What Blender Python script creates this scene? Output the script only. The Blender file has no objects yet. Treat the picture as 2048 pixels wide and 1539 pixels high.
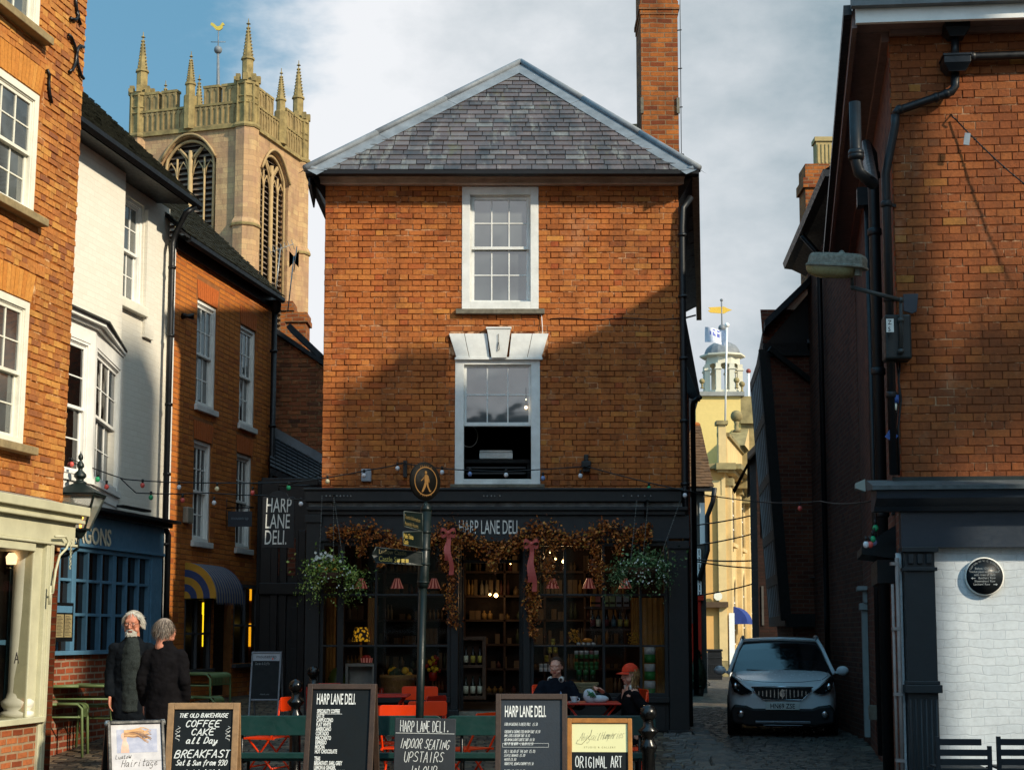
import bpy, bmesh, math, random
from mathutils import Vector, Matrix, noise as mnoise
PI=math.pi; R=math.radians
SC=bpy.context.scene
random.seed(7)
# ------------------------------------------------------------------ camera
FPX=3100.0; PY0=925.0; TAN=343.0/FPX; TH=math.atan(TAN); H=1.6
cd=bpy.data.cameras.new('camera'); cam=bpy.data.objects.new('camera',cd); SC.collection.objects.link(cam)
cam.location=(0,0,H); cam.rotation_euler=(PI/2+TH,0,0)
cd.sensor_fit='HORIZONTAL'; cd.sensor_width=36; cd.lens=FPX/2048*36; cd.shift_y=(PY0-769.5)/2048
cd.clip_start=.1; cd.clip_end=2000
SC.camera=cam
# ------------------------------------------------------------------ light
SUN_AZ=R(52); SUN_EL=R(30)       # azimuth measured from -Y (behind camera) towards +X
sd=Vector((math.sin(SUN_AZ)*math.cos(SUN_EL),-math.cos(SUN_AZ)*math.cos(SUN_EL),math.sin(SUN_EL)))
ld=bpy.data.lights.new('sun','SUN'); ld.energy=5.0; ld.angle=R(1.8); ld.color=(1,.89,.70)
lo=bpy.data.objects.new('sun',ld); SC.collection.objects.link(lo)
lo.rotation_euler=sd.to_track_quat('Z','Y').to_euler()
SC.view_settings.view_transform='Standard'; SC.view_settings.look='None'
SC.view_settings.exposure=.2; SC.view_settings.gamma=1
try: SC.view_settings.use_curve_mapping=False
except Exception: pass
W=bpy.data.worlds.new('World'); SC.world=W; W.use_nodes=True
def world():
    nt=W.node_tree; n=nt.nodes; l=nt.links
    bg=n['Background']; bg.inputs[1].default_value=.88
    sky=n.new('ShaderNodeTexSky'); sky.sky_type='NISHITA'; sky.sun_disc=False
    sky.sun_elevation=SUN_EL; sky.sun_rotation=PI-SUN_AZ; sky.ozone_density=1.6
    sc=n.new('ShaderNodeVectorMath'); sc.operation='SCALE'; sc.inputs[3].default_value=.10
    l.new(sky.outputs[0],sc.inputs[0])
    tc=n.new('ShaderNodeTexCoord'); sp=n.new('ShaderNodeSeparateXYZ'); l.new(tc.outputs['Generated'],sp.inputs[0])
    def M(op,a,b=None,c=None,clamp=False):
        m=n.new('ShaderNodeMath'); m.operation=op; m.use_clamp=clamp
        for i,v in enumerate((a,b,c)):
            if v is None: continue
            if isinstance(v,(int,float)): m.inputs[i].default_value=v
            else: l.new(v,m.inputs[i])
        return m.outputs[0]
    def NZ(scale,detail,rough,off,sy=1.0):
        mp=n.new('ShaderNodeMapping'); mp.inputs['Location'].default_value=off; mp.inputs['Scale'].default_value=(1,1,sy)
        l.new(tc.outputs['Generated'],mp.inputs[0])
        t=n.new('ShaderNodeTexNoise'); t.inputs['Scale'].default_value=scale; t.inputs['Detail'].default_value=detail
        t.inputs['Roughness'].default_value=rough; l.new(mp.outputs[0],t.inputs[0]); return t.outputs[0]
    x,y,z=sp.outputs
    # clear patch: to the left of the church tower and above it
    a=M('ADD',M('MULTIPLY',x,-7.0),-1.12)            # left
    b=M('MULTIPLY',M('SUBTRACT',z,.27),4.2)        # high
    d=M('ADD',M('ADD',a,b),M('MULTIPLY',M('SUBTRACT',NZ(5,7,.55,(3.1,1,0),2.2),.5),2.1))
    clear=n.new('ShaderNodeMapRange'); clear.interpolation_type='SMOOTHSTEP'; l.new(d,clear.inputs[0])
    clear.inputs[1].default_value=.02; clear.inputs[2].default_value=.5
    # cloud brightness
    g=n.new('ShaderNodeMapRange'); l.new(M('ADD',NZ(3.6,9,.6,(0,4,2),1.7),M('MULTIPLY',x,-1.45)),g.inputs[0])
    g.inputs[1].default_value=.14; g.inputs[2].default_value=.56
    cr=n.new('ShaderNodeMixRGB'); l.new(g.outputs[0],cr.inputs[0])
    cr.inputs[1].default_value=(.27,.37,.43,1); cr.inputs[2].default_value=(.88,.90,.93,1)
    cl2=n.new('ShaderNodeMixRGB'); cl2.blend_type='MIX'; l.new(clear.outputs[0],cl2.inputs[0]); l.new(cr.outputs[0],cl2.inputs[1])
    # blue from the sky texture, lifted a little by thin haze
    hz=n.new('ShaderNodeMixRGB'); hz.inputs[0].default_value=.55; l.new(sc.outputs[0],hz.inputs[1]); hz.inputs[2].default_value=(.16,.46,.66,1)
    l.new(hz.outputs[0],cl2.inputs[2])
    # sky brightened overhead and behind the camera to lift the ambient light
    ov=n.new('ShaderNodeMapRange'); l.new(z,ov.inputs[0]); ov.inputs[1].default_value=.42; ov.inputs[2].default_value=.8
    ov.inputs[3].default_value=1; ov.inputs[4].default_value=2.0
    bk=n.new('ShaderNodeMapRange'); l.new(y,bk.inputs[0]); bk.inputs[1].default_value=.2; bk.inputs[2].default_value=-.7; bk.inputs[3].default_value=1; bk.inputs[4].default_value=2.0
    fin=n.new('ShaderNodeVectorMath'); fin.operation='SCALE'; l.new(cl2.outputs[0],fin.inputs[0]); l.new(M('MULTIPLY',ov.outputs[0],bk.outputs[0]),fin.inputs[3])
    l.new(fin.outputs[0],bg.inputs[0])
world()
# ------------------------------------------------------------------ pixel -> world
def ray(px,py):
    x=(px-1024)/FPX; y=(PY0-py)/FPX; c=math.cos(TH); s=math.sin(TH)
    return Vector((x,c-y*s,s+y*c))
def at(px,py,Y):
    d=ray(px,py); t=Y/d.y; return Vector((d.x*t,Y,H+d.z*t))
# ------------------------------------------------------------------ materials
def L(h):
    h=h.lstrip('#'); v=[int(h[i:i+2],16)/255 for i in (0,2,4)]
    return tuple((c/12.92 if c<=.04045 else ((c+.055)/1.055)**2.4) for c in v)+(1,)
def col(c): return L(c) if isinstance(c,str) else (tuple(c)+(1,))[:4]
_M={}
class NT:
    def __init__(s,name):
        s.m=bpy.data.materials.new(name); s.m.use_nodes=True; s.t=s.m.node_tree; s.n=s.t.nodes; s.l=s.t.links
        s.b=s.n['Principled BSDF']; s.tc=s.n.new('ShaderNodeTexCoord')
    def N(s,k,**kw):
        q=s.n.new('ShaderNode'+k)
        for a,b in kw.items(): setattr(q,a,b)
        return q
    def set(s,q,i,v):
        if isinstance(v,bpy.types.NodeSocket): s.l.new(v,q.inputs[i])
        else: q.inputs[i].default_value=v
    def mp(s,src='Object',scale=(1,1,1),loc=(0,0,0)):
        q=s.N('Mapping'); q.inputs['Scale'].default_value=scale; q.inputs['Location'].default_value=loc
        s.l.new(s.tc.outputs[src],q.inputs[0]); return q.outputs[0]
    def noise(s,scale,detail=4,rough=.6,vec=None,out=0):
        q=s.N('TexNoise'); q.inputs['Scale'].default_value=scale; q.inputs['Detail'].default_value=detail; q.inputs['Roughness'].default_value=rough
        s.l.new(vec or s.tc.outputs['Object'],q.inputs[0]); return q.outputs[out]
    def rng(s,v,a,b,c=0,d=1,sm=False):
        q=s.N('MapRange'); 
        if sm: q.interpolation_type='SMOOTHSTEP'
        s.set(q,0,v)
        for i,k in enumerate((a,b,c,d)): q.inputs[i+1].default_value=k
        return q.outputs[0]
    def math(s,op,a,b=0.0):
        q=s.N('Math',operation=op); s.set(q,0,a); s.set(q,1,b); return q.outputs[0]
    def mix(s,f,a,b,mode='MIX'):
        q=s.N('MixRGB',blend_type=mode); s.set(q,0,f); s.set(q,1,a); s.set(q,2,b); return q.outputs[0]
    def ramp(s,f,cols):
        q=s.N('ValToRGB'); s.l.new(f,q.inputs[0]); e=q.color_ramp.elements
        while len(e)<len(cols): e.new(.5)
        for i,(p,c) in enumerate(cols): e[i].position=p; e[i].color=col(c)
        return q.outputs[0]
    def bump(s,h,st=.5,dist=.01,prev=None):
        q=s.N('Bump'); q.inputs['Strength'].default_value=st; q.inputs['Distance'].default_value=dist; s.l.new(h,q.inputs['Height'])
        if prev: s.l.new(prev,q.inputs['Normal'])
        return q.outputs[0]
    def done(s,c=None,rough=None,nrm=None,metal=None,spec=None):
        if c is not None: s.set(s.b,'Base Color',c)
        if rough is not None: s.set(s.b,'Roughness',rough)
        if nrm is not None: s.l.new(nrm,s.b.inputs['Normal'])
        if metal is not None: s.b.inputs['Metallic'].default_value=metal
        if spec is not None: s.b.inputs['Specular IOR Level'].default_value=spec
        return s.m
def plain(name,c,rough=.6,metal=0,var=.25,sc=6,bump=.15,bsc=60,spec=.35,dirt=0,worn=None):
    """paint / metal / cloth with slight mottling"""
    if name in _M: return _M[name]
    t=NT(name); c=col(c)
    nz=t.noise(sc,5,.65); f=t.rng(nz,.3,.7,1-var,1+var*.6)
    v=t.N('VectorMath',operation='SCALE'); v.inputs[0].default_value=c[:3]; t.l.new(f,v.inputs[3]); o=v.outputs[0]
    if dirt:
        d=t.rng(t.noise(1.7,8,.72),.45,.72); o=t.mix(t.math('MULTIPLY',d,dirt),o,(c[0]*.25+.02,c[1]*.25+.016,c[2]*.22+.01,1))
    if worn:
        d=t.rng(t.noise(worn[1],8,.75),worn[2],worn[2]+.04); o=t.mix(d,o,col(worn[0]))
    r=t.rng(t.noise(bsc*.3,3,.6),.3,.7,max(rough-.1,.03),min(rough+.12,1))
    nr=t.bump(t.noise(bsc,4,.6),bump,.01) if bump else None
    _M[name]=t.done(o,r,nr,metal,spec); return _M[name]
def emit(name,c,s):
    if name in _M: return _M[name]
    t=NT(name); t.b.inputs['Base Color'].default_value=col(c); t.b.inputs['Emission Color'].default_value=col(c); t.b.inputs['Emission Strength'].default_value=s
    _M[name]=t.m; return t.m
def brickmat(name,cols,stain=.35,stainc='#20150f',sc=1.3,moss=None):
    """per-brick colour for modelled bricks (one island each)"""
    if name in _M: return _M[name]
    t=NT(name); g=t.N('NewGeometry')
    o=t.ramp(g.outputs['Random Per Island'],cols)
    o=t.mix(1,o,t.ramp(t.noise(28,6,.7),[(.25,(.62,.58,.55)),(.5,(.95,.95,.95)),(.8,(1.22,1.2,1.15))]),'MULTIPLY')
    st=t.rng(t.noise(sc,9,.75,t.mp(scale=(1,1,.55))),.46,.7)
    o=t.mix(t.math('MULTIPLY',st,stain),o,col(stainc))
    sp=t.rng(t.noise(14,4,.7),.66,.72); o=t.mix(t.math('MULTIPLY',sp,.55),o,col('#b08a66'))
    o=t.mix(.13,o,col('#75604c'))
    if moss: o=t.mix(t.rng(t.noise(3,7,.7),.55,.66),o,col(moss))
    dr=t.rng(t.noise(2.6,6,.7,t.mp(scale=(3.2,1,.28),loc=(5,2,1))),.56,.70); o=t.mix(t.math('MULTIPLY',dr,stain*.55),o,col(stainc))
    ef=t.rng(t.noise(1.1,5,.7,t.mp(loc=(9,4,2))),.58,.72); o=t.mix(t.math('MULTIPLY',ef,.22),o,col('#c8a888'))
    h=t.noise(75,6,.75); nr=t.bump(h,.55,.008); nr=t.bump(t.noise(16,4,.6),.4,.02,nr)
    _M[name]=t.done(o,.88,nr,spec=.25); return _M[name]
def brickuv(name,cols,mortar,bw=.235,bh=.078,ms=.010,stain=.4,bumpd=.01,vert=False,irr=.006,tex=1):
    """brick pattern on UV in metres, for side and far walls"""
    if name in _M: return _M[name]
    t=NT(name); u=t.tc.outputs['UV']
    w=t.N('VectorMath',operation='SCALE'); nzc=t.noise(3,3,.6,u,1); sub=t.N('VectorMath',operation='SUBTRACT'); t.l.new(nzc,sub.inputs[0]); sub.inputs[1].default_value=(.5,.5,.5)
    t.l.new(sub.outputs[0],w.inputs[0]); w.inputs[3].default_value=irr*3
    ad=t.N('VectorMath',operation='ADD'); t.l.new(u,ad.inputs[0]); t.l.new(w.outputs[0],ad.inputs[1])
    b=t.N('TexBrick'); t.l.new(ad.outputs[0],b.inputs[0]); b.inputs['Scale'].default_value=1
    b.inputs['Mortar Size'].default_value=ms; b.inputs['Mortar Smooth'].default_value=.3; b.inputs['Brick Width'].default_value=bw; b.inputs['Row Height'].default_value=bh
    b.inputs['Color1'].default_value=(0,0,0,1); b.inputs['Color2'].default_value=(1,1,1,1); b.inputs['Mortar'].default_value=(.5,.5,.5,1)
    rc=t.ramp(b.outputs[0],cols)
    rc=t.mix(tex,rc,t.ramp(t.noise(20,6,.7,u),[(.25,(.6,.56,.52)),(.5,(.95,.95,.95)),(.8,(1.2,1.2,1.15))]),'MULTIPLY')
    o=t.mix(b.outputs['Fac'],rc,t.mix(.5*tex,col(mortar),t.mix(1,col(mortar),t.ramp(t.noise(9,5,.7,u),[(.3,(.4,.4,.4)),(.7,(1.2,1.2,1.2))]),'MULTIPLY')))
    st=t.rng(t.noise(1.1,9,.75,u),.45,.7); o=t.mix(t.math('MULTIPLY',st,stain),o,col('#1c1410'))
    inv=t.math('SUBTRACT',1.0,b.outputs['Fac'])
    nr=t.bump(inv,.7,bumpd); nr=t.bump(t.noise(60,5,.7,u),.4*tex,.006,nr)
    _M[name]=t.done(o,.88,nr,spec=.25); return _M[name]
BR_DELI=brickmat('deli_brick',[(0,'#8a451c'),(.08,'#a4581f'),(.35,'#b2642a'),(.6,'#a85b24'),(.85,'#bc7130'),(.95,'#a2491c'),(1,'#c88438')],.62)
BR_LEFT=brickmat('old_left_brick',[(0,'#9c5a2c'),(.2,'#c07c38'),(.45,'#b26a30'),(.7,'#cc9044'),(.85,'#a86430'),(1,'#8a5030')],.4,'#4a3018')
BR_NEW=brickmat('neat_left_brick',[(0,'#b8681f'),(.3,'#c67426'),(.6,'#bd6b22'),(.9,'#ad5c1b'),(1,'#9f501a')],.12)
BR_RIGHT=brickmat('right_brick',[(0,'#773a16'),(.25,'#8c481d'),(.5,'#84421a'),(.75,'#904c20'),(.985,'#985423'),(.99,'#a8702c'),(1,'#6a3820')],.5)
BR_ARCH=brickmat('rubbed_brick',[(0,'#cc8636'),(.5,'#c67c30'),(1,'#d49242')],.1)
BR_GAP=brickmat('back_brick',[(0,'#5c2c18'),(.3,'#9a5530'),(.6,'#8a4526'),(.85,'#a96338'),(1,'#3c2018')],.4)
MORT=plain('mortar','#8d6f4e',.95,var=.4,sc=9,bump=.5,bsc=90)
def mortar(name,dark,pale,lo=.5):
    t=NT(name); o=t.mix(t.rng(t.noise(3.2,8,.75),lo,lo+.08),col(dark),col(pale)); o=t.mix(t.rng(t.noise(25,4,.7),.35,.7,0,.6),o,col(dark)); _M[name]=t.done(o,.95,t.bump(t.noise(90,4,.7),.5,.006),spec=.1); return _M[name]
MORT_D=mortar('mortar_dark','#5a2e14','#c79a74')
MORT_R=mortar('mortar_right','#5a2f18','#b08c6c',.52)
MORT_L=mortar('mortar_pale','#8a4f22','#e0bb8a',.53)
BU_SIDE=brickuv('side_brick',[(0,'#5f2813'),(.5,'#7c3618'),(1,'#94451f')],'#6d5038')
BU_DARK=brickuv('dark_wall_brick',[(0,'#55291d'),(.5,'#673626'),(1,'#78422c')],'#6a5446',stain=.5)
BU_CHIM=brickuv('chimney_brick',[(0,'#743618'),(.5,'#94501f'),(1,'#a86028')],'#8a6a4c',stain=.6,bumpd=.02,irr=.012)
BU_OLD=brickuv('old_stall_brick',[(0,'#7c3a20'),(.5,'#9c5430'),(1,'#b0683c')],'#9c8468',stain=.3,bw=.23,bh=.08,ms=.014)
WHITEW=brickuv('white_painted_brick',[(0,'#c6cbce'),(.5,'#cacfd1'),(1,'#ced2d4')],'#c3c8cb',bw=.235,bh=.082,ms=.005,stain=.2,bumpd=.005,irr=.03,tex=.35)
CREAM=brickuv('cream_painted_brick',[(0,'#d6d0c2'),(.5,'#d8d2c5'),(1,'#dad5c8')],'#d3cdbf',bw=.23,bh=.077,ms=.005,stain=.03,bumpd=.0015,irr=.01,tex=.2)
WHITE=plain('white_paint','#e4e2dc',.5,var=.08,bump=.1,dirt=.14)
WHITE_W=plain('weathered_white_paint','#d4d4d0',.6,var=.12,bump=.25,dirt=.3,worn=('#6a645c',9,.69))
OFFW=plain('cream_paint','#dcd8c8',.5,var=.08,bump=.1,dirt=.12)
BLK=plain('black_paint','#0e0f11',.42,var=.4,bump=.1)
GUT=plain('black_gutter','#101114',.45,var=.3,bump=.05)
CHAR=plain('charcoal_paint','#101214',.5,var=.3,sc=3,bump=.1,dirt=.2)
SLATEP=plain('slate_blue_paint','#28303a',.45,var=.15,sc=3,bump=.08)
BLUE=plain('blue_paint','#4f7690',.5,var=.15,bump=.08,dirt=.15)
STONE=plain('sill_stone','#6d675a',.9,var=.4,sc=12,bump=.5,bsc=50,dirt=.5)
LEAD=plain('lead','#70757a',.55,var=.3,sc=5,bump=.2,dirt=.15,spec=.4)
SLATE_D=plain('dark_slate','#1b1c1f',.7,var=.4,sc=8,bump=.4)
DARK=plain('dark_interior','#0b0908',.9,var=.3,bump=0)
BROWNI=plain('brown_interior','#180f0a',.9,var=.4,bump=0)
WOOD=plain('brown_wood','#4a2f1a',.55,var=.35,sc=10,bump=.2)
WOODL=plain('pale_wood','#8a6a48',.6,var=.3,sc=14,bump=.2,dirt=.25)
WOODO=plain('honey_wood','#9c6325',.5,var=.3,sc=14,bump=.2,dirt=.15)
WOODD=plain('dark_frame_wood','#3a2a20',.6,var=.3,sc=14,bump=.2,worn=('#a8977c',30,.70))
BOARD=plain('chalkboard_black','#14181a',.6,var=.15,sc=4,bump=.05,spec=.15)
BOARDG=plain('chalkboard_grey','#323539',.7,var=.2,sc=4,bump=.05,spec=.15)
CHALK=plain('chalk','#cfd0cc',.9,var=.2,sc=60,bump=0)
LETW=plain('white_lettering','#d8d6cf',.6,var=.05,bump=0)
LETG=plain('gold_lettering','#c9a04a',.5,var=.1,bump=0)
INK=plain('ink','#2a2725',.7,var=.05,bump=0)
ORANGE=plain('orange_enamel','#e23a08',.38,var=.08,bump=.03)
REDE=plain('red_enamel','#a3200f',.4,var=.1,bump=.03)
BGREEN=plain('bench_green_paint','#10302c',.42,var=.2,sc=4,bump=.06)
SAGE=plain('sage_green_enamel','#5f6f45',.45,var=.15,bump=.05)
PGREEN=plain('post_green_paint','#0a1514',.4,var=.3,sc=4,bump=.1,worn=('#7d8a86',16,.655),spec=.25)
IRON=plain('black_iron','#0c0c0d',.35,var=.3,bump=.1)
GOLD=plain('gilding','#f0bf52',.25,metal=1,var=.05,bump=0)
SKIN=plain('skin','#b3735a',.55,var=.08,sc=20,bump=.05)
LIPS=plain('lips','#8e4a40',.5,var=.05,bump=0)
def _glass():
    t=NT('window_glass'); t.b.inputs['IOR'].default_value=2.0
    o=t.mix(t.rng(t.noise(.9,3,.5),.35,.65),col('#1c1f22'),col('#5e6363'))  # grey mottling in the colour stands in for reflections and curtains
    nr=t.bump(t.noise(1.8,2,.5),.10,.05)
    return t.done(o,.04,nr)
GLASS=_glass()
def _glassd():
    t=NT('dark_window_glass'); t.b.inputs['IOR'].default_value=1.7
    o=t.mix(t.rng(t.noise(.9,3,.5),.35,.65),col('#0a0a0b'),col('#1d1612'))
    nr=t.bump(t.noise(1.6,2,.5),.12,.05)
    return t.done(o,.04,nr)
GLASSD=_glassd()
def _clear():
    m=bpy.data.materials.new('clear_glass'); m.use_nodes=True; n=m.node_tree.nodes; l=m.node_tree.links
    n.remove(n['Principled BSDF']); tr=n.new('ShaderNodeBsdfTransparent'); tr.inputs[0].default_value=(.86,.88,.87,1)
    gl=n.new('ShaderNodeBsdfGlossy'); gl.inputs['Roughness'].default_value=.03; fr=n.new('ShaderNodeFresnel'); fr.inputs[0].default_value=1.5
    mx=n.new('ShaderNodeMixShader'); l.new(fr.outputs[0],mx.inputs[0]); l.new(tr.outputs[0],mx.inputs[1]); l.new(gl.outputs[0],mx.inputs[2])
    l.new(mx.outputs[0],n['Material Output'].inputs[0]); return m
CLEAR=_clear()
# ------------------------------------------------------------------ mesh builder
def tag(o,label=None,cat=None,group=None,kind=None):
    if label: o['label']=label
    if cat: o['category']=cat
    if group: o['group']=group
    if kind: o['kind']=kind
    return o
def thing(name,label,cat,loc=(0,0,0),rz=0,group=None,parent=None):
    o=bpy.data.objects.new(name,None); SC.collection.objects.link(o); o.location=loc; o.rotation_euler=(0,0,rz); o.empty_display_size=.2
    return tag(o,label,cat,group)
class MB:
    GX=None
    def __init__(s,shear=0): s.v=[]; s.f=[]; s.m=[]; s.sm=[]; s.shear=shear; s.X=MB.GX
    def add(s,vs,fs,m=0,sm=False):
        k=len(s.v)
        if s.X is not None: vs=[s.X@Vector(p) for p in vs]
        s.v+= [tuple(p) for p in vs]; s.f+=[tuple(i+k for i in f) for f in fs]; s.m+=[m]*len(fs); s.sm+=[sm]*len(fs)
    def box(s,x0,x1,y0,y1,z0,z1,m=0):
        if x0>x1:x0,x1=x1,x0
        if y0>y1:y0,y1=y1,y0
        if z0>z1:z0,z1=z1,z0
        s.add([(x0,y0,z0),(x1,y0,z0),(x1,y1,z0),(x0,y1,z0),(x0,y0,z1),(x1,y0,z1),(x1,y1,z1),(x0,y1,z1)],
              [(0,3,2,1),(4,5,6,7),(0,1,5,4),(1,2,6,5),(2,3,7,6),(3,0,4,7)],m)
    def pr(s,poly,y0,y1,m=0):
        """polygon in x,z extruded along y (poly counter-clockwise seen from -y)"""
        n=len(poly); vs=[(x,y0,z) for x,z in poly]+[(x,y1,z) for x,z in poly]
        fs=[tuple(range(n)),tuple(range(2*n-1,n-1,-1))]+[(i,i+n,(i+1)%n+n,(i+1)%n) for i in range(n)]
        s.add(vs,fs,m)
    def prx(s,poly,x0,x1,m=0):
        n=len(poly); vs=[(x0,y,z) for y,z in poly]+[(x1,y,z) for y,z in poly]
        fs=[tuple(range(n-1,-1,-1)),tuple(range(n,2*n))]+[((i+1)%n,(i+1)%n+n,i+n,i) for i in range(n)]
        s.add(vs,fs,m)
    def prz(s,poly,z0,z1,m=0):
        n=len(poly); vs=[(x,y,z0) for x,y in poly]+[(x,y,z1) for x,y in poly]
        fs=[tuple(range(n-1,-1,-1)),tuple(range(n,2*n))]+[(i,(i+1)%n,(i+1)%n+n,i+n) for i in range(n)]
        s.add(vs,fs,m)
    def quad(s,a,b,c,d,m=0): s.add([a,b,c,d],[(0,1,2,3)],m)
    def beam(s,p,q,w,h,m=0):
        p=Vector(p); q=Vector(q); d=(q-p).normalized(); up=Vector((0,0,1)) if abs(d.z)<.95 else Vector((0,1,0))
        a=d.cross(up).normalized()*w/2; b=a.cross(d).normalized()*h/2
        vs=[p-a-b,p+a-b,p+a+b,p-a+b,q-a-b,q+a-b,q+a+b,q-a+b]
        s.add(vs,[(0,1,2,3),(7,6,5,4),(0,4,5,1),(1,5,6,2),(2,6,7,3),(3,7,4,0)],m)
    def tube(s,pts,r,n=8,m=0,sm=True,cap=True):
        pts=[Vector(p) for p in pts]; k=len(pts); rs=r if isinstance(r,(list,tuple)) else [r]*k
        vs=[]; pa=None
        for i,p in enumerate(pts):
            d=(pts[min(i+1,k-1)]-pts[max(i-1,0)]).normalized()
            if pa is None: pa=d.cross(Vector((0,0,1)) if abs(d.z)<.9 else Vector((1,0,0))).normalized()
            else: pa=(pa-d*pa.dot(d)).normalized()
            b=d.cross(pa)
            for j in range(n):
                t=2*PI*j/n; vs.append(p+(pa*math.cos(t)+b*math.sin(t))*rs[i])
        fs=[(i*n+j,i*n+(j+1)%n,(i+1)*n+(j+1)%n,(i+1)*n+j) for i in range(k-1) for j in range(n)]
        if cap: fs+= [tuple(range(n-1,-1,-1)),tuple(range((k-1)*n,k*n))]
        s.add(vs,fs,m,sm)
    def lathe(s,prof,c=(0,0,0),n=16,m=0,sm=True,sx=1,sy=1):
        vs=[(c[0]+r*math.cos(2*PI*j/n)*sx,c[1]+r*math.sin(2*PI*j/n)*sy,c[2]+z) for r,z in prof for j in range(n)]
        k=len(prof); fs=[(i*n+j,i*n+(j+1)%n,(i+1)*n+(j+1)%n,(i+1)*n+j) for i in range(k-1) for j in range(n)]
        fs+=[tuple(range(n-1,-1,-1)),tuple(range((k-1)*n,k*n))]
        s.add(vs,fs,m,sm)
    def ball(s,c,r,m=0,n=12,k=8,sc=(1,1,1)):
        prof=[(r*math.sin(PI*i/k)+1e-5,-r*math.cos(PI*i/k)*sc[2]) for i in range(k+1)]
        s.lathe(prof,c,n,m,True,sc[0],sc[1])
    def ellipsoid(s,c,rad,rot=None,m=0,n=14,k=10):
        vs=[];
        for i in range(k+1):
            for j in range(n):
                p=Vector((rad[0]*math.sin(PI*i/k)*math.cos(2*PI*j/n)+1e-6,rad[1]*math.sin(PI*i/k)*math.sin(2*PI*j/n),-rad[2]*math.cos(PI*i/k)))
                if rot: p=rot@p
                vs.append(Vector(c)+p)
        fs=[(i*n+j,i*n+(j+1)%n,(i+1)*n+(j+1)%n,(i+1)*n+j) for i in range(k) for j in range(n)]
        s.add(vs,fs,m,True)
    def build(s,name,mats,parent=None,uv=True,bevel=0,smooth=False,mod=None):
        if not isinstance(mats,(list,tuple)): mats=[mats]
        me=bpy.data.meshes.new(name)
        if s.shear: s.v=[(x+s.shear*z,y,z) for x,y,z in s.v]
        me.from_pydata(s.v,[],s.f)
        for m in mats: me.materials.append(m)
        me.polygons.foreach_set('material_index',s.m)
        me.polygons.foreach_set('use_smooth',[True]*len(s.f) if smooth else s.sm)
        if uv:
            ul=me.uv_layers.new(name='uv'); me.update(); vv=s.v; buf=[0.0]*(2*len(me.loops))
            for p in me.polygons:
                nx,ny,nz=(abs(c) for c in p.normal)
                for li,vi in zip(p.loop_indices,p.vertices):
                    x,y,z=vv[vi]
                    if nz>nx and nz>ny: a,b=x,y
                    elif ny>=nx: a,b=x,z
                    else: a,b=y,z
                    buf[2*li]=a; buf[2*li+1]=b
            ul.data.foreach_set('uv',buf)
        me.update()
        o=bpy.data.objects.new(name,me); SC.collection.objects.link(o)
        if parent is not None: o.parent=parent
        if bevel:
            b=o.modifiers.new('bevel','BEVEL'); b.width=bevel; b.segments=2; b.limit_method='ANGLE'; b.angle_limit=R(40)
        return o
def copy_tree(o,parent=None,loc=None,rz=None):
    c=o.copy(); SC.collection.objects.link(c)
    if parent is not None: c.parent=parent
    if loc is not None: c.location=loc
    if rz is not None: c.rotation_euler=(0,0,rz)
    for ch in o.children: copy_tree(ch,c)
    return c
class Fac:
    """a facade plane: local x runs left to right as seen, -y faces the viewer"""
    def __init__(s,x,y,a,lean=0):
        s.x=x; s.y=y; s.a=a; s.c=math.cos(a); s.s=math.sin(a); s.lean=lean
    def uz(s,px,py,off=0):
        d=ray(px,py); n=Vector((s.s,-s.c,0)); o=Vector((s.x,s.y,0))+n*off
        t=(o-Vector((0,0,H))).dot(n)/d.dot(n); p=Vector((0,0,H))+d*t
        u=(p.x-s.x)*s.c+(p.y-s.y)*s.s
        return u-s.lean*p.z,p.z
    def u(s,px,py,off=0): return s.uz(px,py,off)[0]
    def z(s,px,py,off=0): return s.uz(px,py,off)[1]
    def w(s,u,off,z): 
        u=u+s.lean*z
        return Vector((s.x+u*s.c+off*s.s,s.y+u*s.s-off*s.c,z))
    def thing(s,name,label,cat,group=None): return thing(name,label,cat,(s.x,s.y,0),s.a,group)
# ------------------------------------------------------------------ walls and windows
def sheet(mb,u0,u1,z0,z1,holes,y=0,depth=.12,m=0,mr=None):
    us=sorted({u0,u1}|{h[0] for h in holes if u0<h[0]<u1}|{h[1] for h in holes if u0<h[1]<u1})
    zs=sorted({z0,z1}|{h[2] for h in holes if z0<h[2]<z1}|{h[3] for h in holes if z0<h[3]<z1})
    for i in range(len(us)-1):
        for j in range(len(zs)-1):
            cu=(us[i]+us[i+1])/2; cz=(zs[j]+zs[j+1])/2
            if any(h[0]<cu<h[1] and h[2]<cz<h[3] for h in holes): continue
            mb.quad((us[i],y,zs[j]),(us[i+1],y,zs[j]),(us[i+1],y,zs[j+1]),(us[i],y,zs[j+1]),m)
    mr=m if mr is None else mr
    for h in holes:
        a,b,c,d=h[:4]; a=max(a,u0); b=min(b,u1); c=max(c,z0); d=min(d,z1); e=y+depth
        mb.quad((a,y,c),(a,y,d),(a,e,d),(a,e,c),mr); mb.quad((b,y,d),(b,y,c),(b,e,c),(b,e,d),mr)
        mb.quad((a,y,d),(b,y,d),(b,e,d),(a,e,d),mr); mb.quad((b,y,c),(a,y,c),(a,e,c),(b,e,c),mr)
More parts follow.
